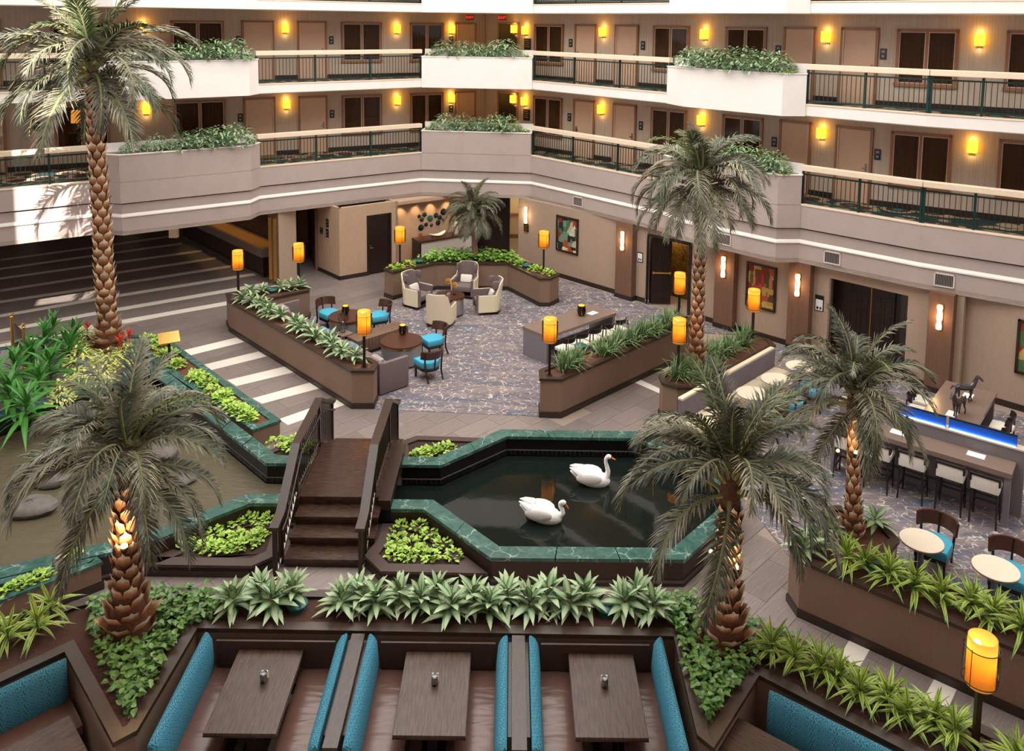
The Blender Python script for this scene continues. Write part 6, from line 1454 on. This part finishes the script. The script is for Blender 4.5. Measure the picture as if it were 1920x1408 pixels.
# schefflera bushes of the galleries
SB = [tuft('foliage', 420, .46, .74, .15, .06, 'schefflera', 500+i, mode='free') for i in range(4)]
for (k, j), poly in GP.items():
    if k == 3: continue
    gname = GAL[k][0]; z = (Z1, Z2)[k-1]+.78
    c = ccw(poly)
    if j == 1: a, b = poly[0], poly[1]; c0_, c1_ = lerp(a, poly[3], .5), lerp(b, poly[2], .5); rng = [(.20, 1.0), (.36, .95), (.50, .85), (.66, 1.0), (.76, 1.05)]
    else:
        c0_, c1_ = lerp(poly[1], poly[5], .38), lerp(poly[2], poly[4], .38)
        rng = [(.14, .7), (.30, .8), (.48, .9), (.62, 1.0), (.76, 1.05), (.88, 1.1)] if j == 0 else [(.10, 1.0), (.26, 1.05), (.42, 1.05), (.58, 1.1), (.74, 1.0), (.88, .95)]
    where = ['beside the tall palm', 'at the inner corner', 'on the right'][j]
    for f, sc in rng:
        p = lerp(c0_, c1_, f); t = thing('schefflera_bush', 'leafy grey green bush in the %s planter %s' % (gname, where), 'bush', (p[0], p[1], z), rp_.random()*6.28, 'bushes in the gallery planters'); t.rotation_euler = (0, 0, math.atan2(c1_[1]-c0_[1], c1_[0]-c0_[0])+(PI if rp_.random() < .5 else 0)); t.scale = (sc*1.1, sc*.86, sc*1.05); ob('foliage', SB[rp_.randrange(4)], t); ob('stem', STEMM, t)
    for f in ((.06, .93) if j == 1 else (.98,)):
        p = lerp(c0_, c1_, f); clump(0, 0, z+.06, 'low bright green plant at the end of the %s planter %s' % (gname, where), 'low plants in the gallery planters', 1.1, wp=p)
# yellow variegated shrubs near the tall palm
YB_ = [tuft('foliage', 130, .34, .55, .16, .06, 'yellow_leaf', 600+i, mode='free') for i in range(3)]
for i, (px, py, sc) in enumerate(((150, 640, .9), (168, 655, .9), (150, 690, 1.0), (200, 690, 1.0), (165, 725, .9), (115, 762, .8), (235, 668, .7), (125, 735, .8), (195, 722, .8), (142, 672, .9), (225, 690, .7))):
    p = G(px, py, .38); t = thing('variegated_shrub', 'yellow and green variegated shrub at the foot of the tall palm', 'shrub', (p.x, p.y, .36), i, 'yellow shrubs at the tall palm'); t.scale = (sc,)*3; ob('foliage', YB_[i % 3], t); ob('stem', STEMM, t)
# ================================================================== PALMS
def frond_mesh(e0, droop, seed, mat, N=60, lf=.25, wl=.021):
    r_ = random.Random(seed); n = 16; P = [Vector((0, 0, 0))]; T = []
    for i in range(n):
        s_ = (i+.5)/n; th = math.radians(e0-droop*(s_**1.25)); T.append(Vector((math.cos(th), 0, math.sin(th)))); P.append(P[-1]+T[-1]/n)
    side_curve = r_.uniform(-.10, .10)
    P = [p+Vector((0, side_curve*(i/n)**2, 0)) for i, p in enumerate(P)]
    mb = MB(); mb.tube(P[:n+1], [.017*(1-.85*i/n)+.002 for i in range(n+1)], 4, 1)
    def at(s_):
        f = s_*n; i = min(n-1, int(f)); return P[i].lerp(P[i+1], f-i), T[i]
    for j in range(N):
        s_ = .12+.87*(j+.5)/N; p, t = at(s_); nrm = Vector((-t.z, 0, t.x)); L = lf*(math.sin(PI*(.16+.78*((s_-.12)/.88)))**.7)*r_.uniform(.85, 1.1); phi = math.radians(56-34*s_+r_.uniform(-8, 8))
        for sg in (-1, 1):
            d = (t*math.cos(phi)+Vector((0, sg, 0))*math.sin(phi)+nrm*r_.uniform(.0, .35)).normalized(); w = wl*r_.uniform(.8, 1.2)
            wd = t*w*.5+nrm*.001
            m1 = p+d*L*.5; d2 = (d+Vector((0, 0, -.55))*r_.uniform(.5, 1.3)).normalized(); tp = m1+d2*L*.5
            mb.add([p-wd*.7, p+wd*.7, m1+wd, m1-wd, tp], [(0, 1, 2, 3), (3, 2, 4)], 0)
    return mb.mesh('frond', [mat, 'rachis'])
FV = {}
for kind, mat in (('g', 'palm_leaf'), ('d', 'palm_leaf_gold'), ('c', 'palm_leaf_core')):
    FV[kind] = {'up': [frond_mesh(82, 55, 1, mat), frond_mesh(74, 95, 2, mat)], 'mid': [frond_mesh(62, 130, 3, mat), frond_mesh(55, 110, 4, mat), frond_mesh(46, 135, 5, mat)], 'low': [frond_mesh(32, 125, 6, mat), frond_mesh(15, 105, 7, mat), frond_mesh(-8, 78, 8, mat)]}
SCALE = MB().add([(0, .02, -.14), (-.085, .0, -.03), (-.075, -.028, .06), (-.02, -.062, .10), (.0, -.075, .145), (.03, -.06, .095), (.075, -.028, .06), (.085, .0, -.03), (0, -.04, 0)], [(0, 8, 1), (1, 8, 2), (2, 8, 3), (3, 8, 4), (4, 8, 5), (5, 8, 6), (6, 8, 7), (7, 8, 0)]).mesh('bark_scale', 'bark_scale', False)
def palm(base, zc, top_xy, r0, r1, L, counts, label, seed, dz=.15, around=7, kind=('g', 'd'), scales=True, flare=1.75, sc_k=1.):
    r_ = random.Random(seed); b = Vector(base); top = Vector((top_xy[0], top_xy[1], zc)); h = zc-b.z
    t = thing('palm_tree', label, 'palm tree', b)
    n = 10
    def ctr(s_): return (top-b)*s_+Vector((0, 0, 0))
    def rad(s_): return r1+(r0-r1)*(1-s_)**1.0+r0*(flare-1)*max(0, 1-s_*h/.8)**1.3
    tr = part('trunk', MB().tube([ctr(i/n) for i in range(n+1)], [rad(i/n) for i in range(n+1)], 14), 'trunk_dark' if scales else 'trunk_pink', t, True)
    if scales:
        rows = int((h-.25)/dz); 
        for i in range(rows):
            s_ = (.08+i*dz)/h; R_ = rad(s_); c = ctr(s_); k = R_*2*PI/around/.165*1.06*sc_k
            for j in range(around):
                a = 2*PI*(j+.5*(i % 2))/around+r_.uniform(-.06, .06)+i*.04
                o = ob('bark_scale', SCALE, tr, (c.x+math.cos(a)*R_*.97, c.y+math.sin(a)*R_*.97, c.z+r_.uniform(-.015, .015)))
                o.rotation_euler = (0, 0, a+PI/2); q = k*r_.uniform(.9, 1.12); o.scale = (q, q*r_.uniform(.8, 1.35)*(1.25 if s_*h < .7 else 1), dz/.15*r_.uniform(.9, 1.15))
    part('crown_heart', MB().lathe([(r1*1.0, -.35), (r1*1.25, -.1), (r1*.8, .12), (.02, .3)], 10, ctr(1)), 'trunk_dark' if scales else 'trunk_pink', t, True)
    idx = 0
    for lvl, cnt, zr in (('up', counts[0], .18), ('mid', counts[1], .06), ('low', counts[2], -.1)):
        for i in range(cnt):
            a = idx*2.39996+r_.uniform(-.2, .2); idx += 1
            kd = kind[r_.randrange(len(kind))] if lvl != 'up' else r_.choice(('c', kind[0]))
            me = FV[kd][lvl][r_.randrange(len(FV[kd][lvl]))]
            o = ob('frond', me, t, ctr(1)+Vector((math.cos(a)*r1*.6, math.sin(a)*r1*.6, zr+r_.uniform(-.08, .08))))
            k = L*r_.uniform(.88, 1.1)*(.85 if lvl == 'up' else 1); o.scale = (k, k, k); o.rotation_euler = (r_.uniform(-.25, .25), r_.uniform(-.12, .12), a)
    return t
def crown_xy(px, py, base, dx=0):
    return base
def at_z(px, z, base):
    """xy at the base depth for a photo column"""
    d = ray(px, 300); return (d.x/d.y*base[1], base[1])
def topxy(px, py, base):
    d = ray(px, py); t = base[1]/d.y; return (d.x*t, base[1]), H+d.z*t
b = G(205, 650, .4); tx, tz = topxy(172, 135, b); palm((b.x, b.y, .36), tz, tx, .21, .15, 2.75, (9, 17, 15), 'tallest palm with a scaly trunk and sunlit fronds by the larger pond', 1, .21, 6, kind=('d', 'g'))
b = G(240, 1185, .9); tx, tz = topxy(235, 868, b); palm((b.x, b.y, .86), tz, tx, .165, .115, 1.62, (9, 17, 10), 'palm with a small spotlight on its trunk beside the booths', 2, .15, 6)
b = G(891, 482, .93); tx, tz = topxy(888, 400, b); palm((b.x, b.y, .88), tz, tx, .08, .065, 1.2, (9, 22, 28), 'small palm with a thin pinkish trunk behind the wing armchairs', 3, scales=False, kind=('g', 'd'))
b = G(1305, 692, .9); tx, tz = topxy(1316, 345, b); palm((b.x, b.y, .86), tz, tx, .13, .10, 1.9, (9, 18, 18), 'tall palm with a scaly trunk rising from the grassy planter', 4, .17, 6)
b = G(1360, 1205, .9); tx, tz = topxy(1370, 905, b); palm((b.x, b.y, .86), tz, tx, .155, .115, 1.66, (9, 17, 10), 'palm with grey green fronds reaching over the swan pond', 5, .15, 6)
b = G(1600, 1000, .9); tx, tz = topxy(1600, 745, b); palm((b.x, b.y, .86), tz, tx, .085, .08, 1.42, (8, 17, 13), 'palm with a slim dark trunk in front of the bar counter', 6, .15, 6)
# small bulbs fixed to the trunks
def trunk_light(px, py, base, label, e=6, off_=.25, rb=.022):
    p, z = topxy(px, py, (base[0], base[1]-off_)); t = thing('palm_spotlight', label, 'spotlight', (p[0], p[1], z)); part('housing', MB().lathe([(.03, -.06), (.045, -.02), (.045, .02)], 12), 'bronze', t, True); part('bulb', MB().sphere((0, 0, .03), rb), 'bulb_glow', t, True)
    part('bracket', MB().tube([(0, 0, -.05), (0, off_*.9, -.07)], .01, 5), 'bronze', t)
    ld = bpy.data.lights.new('palm_bulb', 'POINT'); ld.energy = e; ld.color = (1, .66, .3); ld.shadow_soft_size = .04; ob('palm_light', ld, t, (0, -.06, .1))
b = G(240, 1185, .9); trunk_light(233, 1028, b, 'bright little spotlight on the palm beside the booths', 14, .25, .04)
b = G(1360, 1205, .9); trunk_light(1381, 1067, b, 'small lit spotlight on the trunk of the palm over the swan pond', 2.5); trunk_light(1333, 1038, (b.x-.1, b.y), 'small lit spotlight hanging left of the trunk over the swan pond', 2)
b = G(1600, 1000, .9); trunk_light(1571, 848, b, 'small lit spotlight left of the slim palm trunk', 2); trunk_light(1604, 851, b, 'small lit spotlight on the slim palm trunk', 2)
# ================================================================== SWANS, STANDS, POSTS
def remeshed(mb, name, mat, vox=.014):
    me = mb.mesh('tmp', mat); o = bpy.data.objects.new('tmp', me); COL.objects.link(o)
    md = o.modifiers.new('r', 'REMESH'); md.mode = 'VOXEL'; md.voxel_size = vox; md.use_smooth_shade = True
    sm = o.modifiers.new('s', 'SMOOTH'); sm.factor = .6; sm.iterations = 4
    bpy.context.view_layer.update(); ev = o.evaluated_get(bpy.context.evaluated_depsgraph_get()); out = bpy.data.meshes.new_from_object(ev); out.name = name
    bpy.data.objects.remove(o); out.materials.clear(); out.materials.append(MATS[mat]); return out
def swan(px, py, ang, label, neck, beak_at, bdir):
    p = G(px, py, ZW); t = thing('swan', label, 'swan', (p.x, p.y, ZW), ang)
    mb = MB(); n = 14; vs = []; fs = []; seg = 14
    secs = [(-.46, .24, .012, .010), (-.40, .20, .05, .03), (-.33, .17, .10, .06), (-.22, .14, .155, .11), (-.10, .12, .185, .15), (.03, .11, .19, .165), (.14, .10, .17, .15), (.23, .09, .13, .125), (.30, .08, .07, .07), (.33, .08, .02, .02)]
    for x, zc, ry, rz in secs:
        for k in range(seg): a = 2*PI*k/seg; vs.append((x, ry*math.cos(a), max(-.02, zc+rz*math.sin(a))))
    for i in range(len(secs)-1):
        for k in range(seg): fs.append((i*seg+k, i*seg+(k+1) % seg, (i+1)*seg+(k+1) % seg, (i+1)*seg+k))
    fs += [tuple(range(seg-1, -1, -1)), tuple(range((len(secs)-1)*seg, len(secs)*seg))]; mb.add(vs, fs)
    rs = [.075, .06, .048, .042, .038, .036, .036, .04, .046, .034][:len(neck)]
    mb.tube(neck, rs, 10); mb.sphere(neck[-2], .05, sc=(1.15, .9, .95))
    ob('body', remeshed(mb, 'body', 'swan_white'), t)
    for s_ in (-1, 1):
        mb = MB(); mb.sphere((-.08, s_*.155, .18), .2, 14, 8, (1.25, .28, .62)); mb.xf(Matrix.Translation((0, 0, 0)) @ Matrix.Rotation(0, 4, 'X')); part('wing', mb, 'swan_white', t, True)
        part('wing_tip', MB().tube([(-.22, s_*.13, .24), (-.36, s_*.08, .29), (-.46, s_*.04, .32)], [.07, .05, .008], 8), 'swan_white', t, True)
    b = Vector(beak_at); d = Vector(bdir).normalized()
    part('beak', MB().tube([b, b+d*.05, b+d*.10], [.024, .018, .008], 8), 'swan_orange', t, True); part('mask', MB().tube([b-d*.035, b+d*.012], [.03, .026], 8), 'swan_black', t, True); part('beak_tip', MB().tube([b+d*.092, b+d*.106], [.009, .004], 6), 'swan_black', t)
    for s_ in (-1, 1): part('eye', MB().sphere(b-d*.045+Vector((0, s_*.036, .012)), .008, 6, 5), 'swan_black', t)
swan(1112, 907, -.12, 'white swan with an upright neck swimming near the back of the pond', [(.20, 0, .12), (.27, 0, .20), (.285, 0, .29), (.26, 0, .38), (.235, 0, .46), (.235, 0, .53), (.26, 0, .575), (.29, 0, .58), (.33, 0, .565)], (.335, 0, .56), (1, 0, -.42))
swan(1020, 975, -.22, 'white swan with a bowed neck swimming near the front of the pond', [(.20, 0, .12), (.30, 0, .14), (.345, 0, .19), (.33, 0, .25), (.29, 0, .31), (.285, 0, .36), (.31, 0, .39), (.345, 0, .385), (.375, 0, .36)], (.378, 0, .355), (.7, 0, -.75))
# plaque stand by the walkway, brass posts with glass, utility box
p = G(318, 678, .42); t = thing('plaque_stand', 'bronze plaque on a dark post in the marble planter', 'sign', (p.x, p.y, .38), .5)
part('post', MB().bbox((-.03, -.03, 0), (.03, .03, .62)), 'votive_black', t); mb = MB(); mb.box((0, 0, .66), (.5, .36, .03), rot=Matrix.Rotation(.5, 3, 'X')); part('plaque', mb, 'brass', t)
mb = MB()
for k in range(4): mb.box((0, .10-.06*k, .68+.035-.033*k+.012), (.36, .015, .004), rot=Matrix.Rotation(.5, 3, 'X'))
tag(part('lettering', mb, 'trim_wood', t), kind='stuff')
pp = []
for px, py, lab in ((25, 668, 'brass post with a ball finial at the pond edge, nearer the lobby'), (48, 690, 'brass post with a ball finial at the pond edge, nearer the shrubs')):
    p = G(px, py, .40); pp.append(p); t = thing('brass_post', lab, 'post', p); part('shaft', MB().lathe([(.07, 0), (.07, .02), (.04, .04), (.036, 1.02)], 14), 'brass', t, True); part('finial', MB().lathe([(.036, 1.02), (.05, 1.04), (.03, 1.06), (.045, 1.1), (.03, 1.14), (0, 1.15)], 14), 'brass', t, True)
t = thing('glass_panel', 'clear glass panel between the two brass posts', 'glass panel', (pp[0].x, pp[0].y, .42)); mb = MB(); d = pp[1]-pp[0]; mb.wallq((d.x*.1, d.y*.1), (d.x*.92, d.y*.92), .1, .9, .012); part('pane', mb, 'clear_glass', t)
p = G(113, 1066, .44); t = thing('utility_box', 'small pale stone block in the narrow marble planter', 'box', (p.x, p.y, .40), .4); part('block', MB().cbox((0, 0, .11), (.12, .10, .24), .01), 'vent_frame', t); part('lid', MB().box((0, 0, .235), (.13, .11, .015)), 'vent_grey', t)
# stones and cascade in the larger pond
rr = random.Random(9); plain('pond_stone', (98, 92, 88), .7, var=.3, scale=6, bump=.5, bscale=12)
for i, (px, py, s_, lab) in enumerate(((95, 905, .28, 'long grey boulder at the edge of the larger pond'), (350, 900, .2, 'pale rounded stone under the fronds in the larger pond'), (310, 850, .25, 'grey boulder beside the marble rim of the larger pond'), (60, 960, .3, 'grey boulder in the larger pond near the left rim'))):
    p = G(px, py, .05); mb = MB(); mb.sphere((0, 0, .5*s_-.01), s_, 12, 8, (1.5, 1, .5)); mb.v = [tuple(Vector(v)*(1+rr.uniform(-.08, .08))) for v in mb.v]; o = part('pond_stone', mb, 'pond_stone', None, True, loc=(p.x, p.y, .0), rz=i*1.1); tag(o, lab, 'rock')
# table lamp standing in the lit guest room behind the tall palm
ln = Vector((-math.sin(LWA), math.cos(LWA)))*.6
la, lb = (lw0[0]+ln.x, lw0[1]+ln.y), (lw1[0]+ln.x, lw1[1]+ln.y)
pt, pb_ = V(146, 207, la, lb), V(146, 230, la, lb); hs = pt.z-pb_.z
t = thing('bedside_cabinet', 'dark wooden cabinet under the glowing lamp in the guest room window', 'cabinet', (pb_.x, pb_.y, Z1-.05), LWA)
ct = pb_.z-.34-(Z1-.05); part('body', MB().bbox((-.3, -.2, 0), (.3, .2, ct-.03)), 'walnut', t); part('cabinet_top', MB().bbox((-.32, -.22, ct-.03), (.32, .22, ct)), 'walnut', t)
r = thing('table_lamp', 'glowing shaded table lamp in the guest room window behind the tall palm', 'lamp', (pb_.x, pb_.y, pb_.z-.34), LWA)
part('lamp_shade', MB().add([(q*math.cos(2*PI*k/24), q*math.sin(2*PI*k/24), z) for q, z in ((.21, .34), (.185, .34+hs)) for k in range(24)], [(k, (k+1) % 24, 24+(k+1) % 24, 24+k) for k in range(24)]), 'room_lamp', r, True); part('lamp_base', MB().lathe([(.09, 0), (.09, .02), (.03, .05), (.075, .14), (.05, .24), (.018, .3), (.018, .46)], 18), 'brass', r, True)
ld = bpy.data.lights.new('table_lamp_bulb', 'POINT'); ld.energy = 4; ld.color = (1, .66, .3); ld.shadow_soft_size = .05; ob('bulb', ld, r, (0, 0, .5))
# ================================================================== LEAVES GIVE WAY to what stands beside them
from mathutils.bvhtree import BVHTree
bpy.context.view_layer.update()
def base_name(o): return o.name.split('.')[0]
PLANTS = {'aglaonema_plant', 'dracaena_plant', 'strap_leaf_shrub', 'bromeliad', 'syngonium_plant', 'grassy_plant', 'schefflera_bush', 'variegated_shrub', 'pothos_cover', 'ivy_cover'}
SOLID = {'planter_box', 'low_planter', 'marble_planter', 'gallery_planter', 'swan_pond', 'left_pond', 'palm_tree', 'lantern_lamp', 'path_light', 'plaque_stand', 'utility_box', 'brass_post', 'glass_panel', 'banquette', 'banquette_sofa', 'footbridge', 'booth_back_board', 'booth_bench', 'booth_divider', 'pond_water', 'pier', 'balcony_railing', 'wing_armchair'}
def gather(soil):
    vs, fs = [], []
    for o in bpy.data.objects:
        if o.type != 'MESH': continue
        root = o
        while root.parent: root = root.parent
        if base_name(root) not in SOLID or base_name(o) in ('frond', 'crown_heart', 'outer_sleeve'): continue
        if base_name(o) == 'soil' and not soil: continue
        k = len(vs); M = o.matrix_world; vs += [M @ v.co for v in o.data.vertices]; fs += [tuple(i+k for i in p.vertices) for p in o.data.polygons]
    return BVHTree.FromPolygons(vs, fs)
T_ALL, T_HARD = gather(True), gather(False)
def world_tree(o, M=None):
    M = M or o.matrix_world; return BVHTree.FromPolygons([M @ v.co for v in o.data.vertices], [tuple(p.vertices) for p in o.data.polygons])
def ground_hit(o, M, z): return min((M @ v.co).z for v in o.data.vertices) < z
for o in list(bpy.data.objects):
    root = o
    while root.parent: root = root.parent
    if o.type != 'MESH' or base_name(root) not in PLANTS: continue
    if base_name(o) in ('leaf', 'petal'):
        e0, r0, a0 = o.rotation_euler; s0_ = o.scale.x; PM = root.matrix_world
        for de, da, k in ((0, 0, 1), (.25, 0, 1), (.45, .3, 1), (.45, -.3, 1), (.7, 0, 1), (.7, .5, .9), (.9, -.5, .9), (1.1, 0, .85), (1.25, .6, .75), (1.25, -.6, .75), (1.3, 0, .6), (1.4, .8, .5), (1.4, -.8, .4)):
            e = min(max(e0, -.3)+de, 1.5); M = PM @ (Matrix.Translation(o.location) @ Matrix.Rotation(a0+da, 4, 'Z') @ Matrix.Rotation(r0, 4, 'Y') @ Matrix.Rotation(e, 4, 'X') @ Matrix.Scale(s0_*k, 4))
            if not world_tree(o, M).overlap(T_ALL): break
        o.rotation_euler = (e, r0, a0+da); o.scale = (s0_*k,)*3
    elif base_name(o) in ('foliage', 'blades', 'pothos_cover', 'ivy_cover'):
        hit = world_tree(o).overlap(T_HARD)
        if not hit: continue
        me = o.data; nv = 7 if base_name(o) in ('pothos_cover', 'ivy_cover') else 5
        bad = {me.polygons[f].vertices[0]//nv for f, _ in hit}
        vs, fs = [], []
        for p in me.polygons:
            if p.vertices[0]//nv not in bad: fs.append(tuple(p.vertices))
        used = sorted({i for f in fs for i in f}); mp = {v: i for i, v in enumerate(used)}
        nm_ = bpy.data.meshes.new(me.name); nm_.from_pydata([tuple(me.vertices[i].co) for i in used], [], [tuple(mp[i] for i in f) for f in fs])
        for q in me.materials: nm_.materials.append(q)
        nm_.polygons.foreach_set('use_smooth', [True]*len(nm_.polygons)); nm_.update(); o.data = nm_
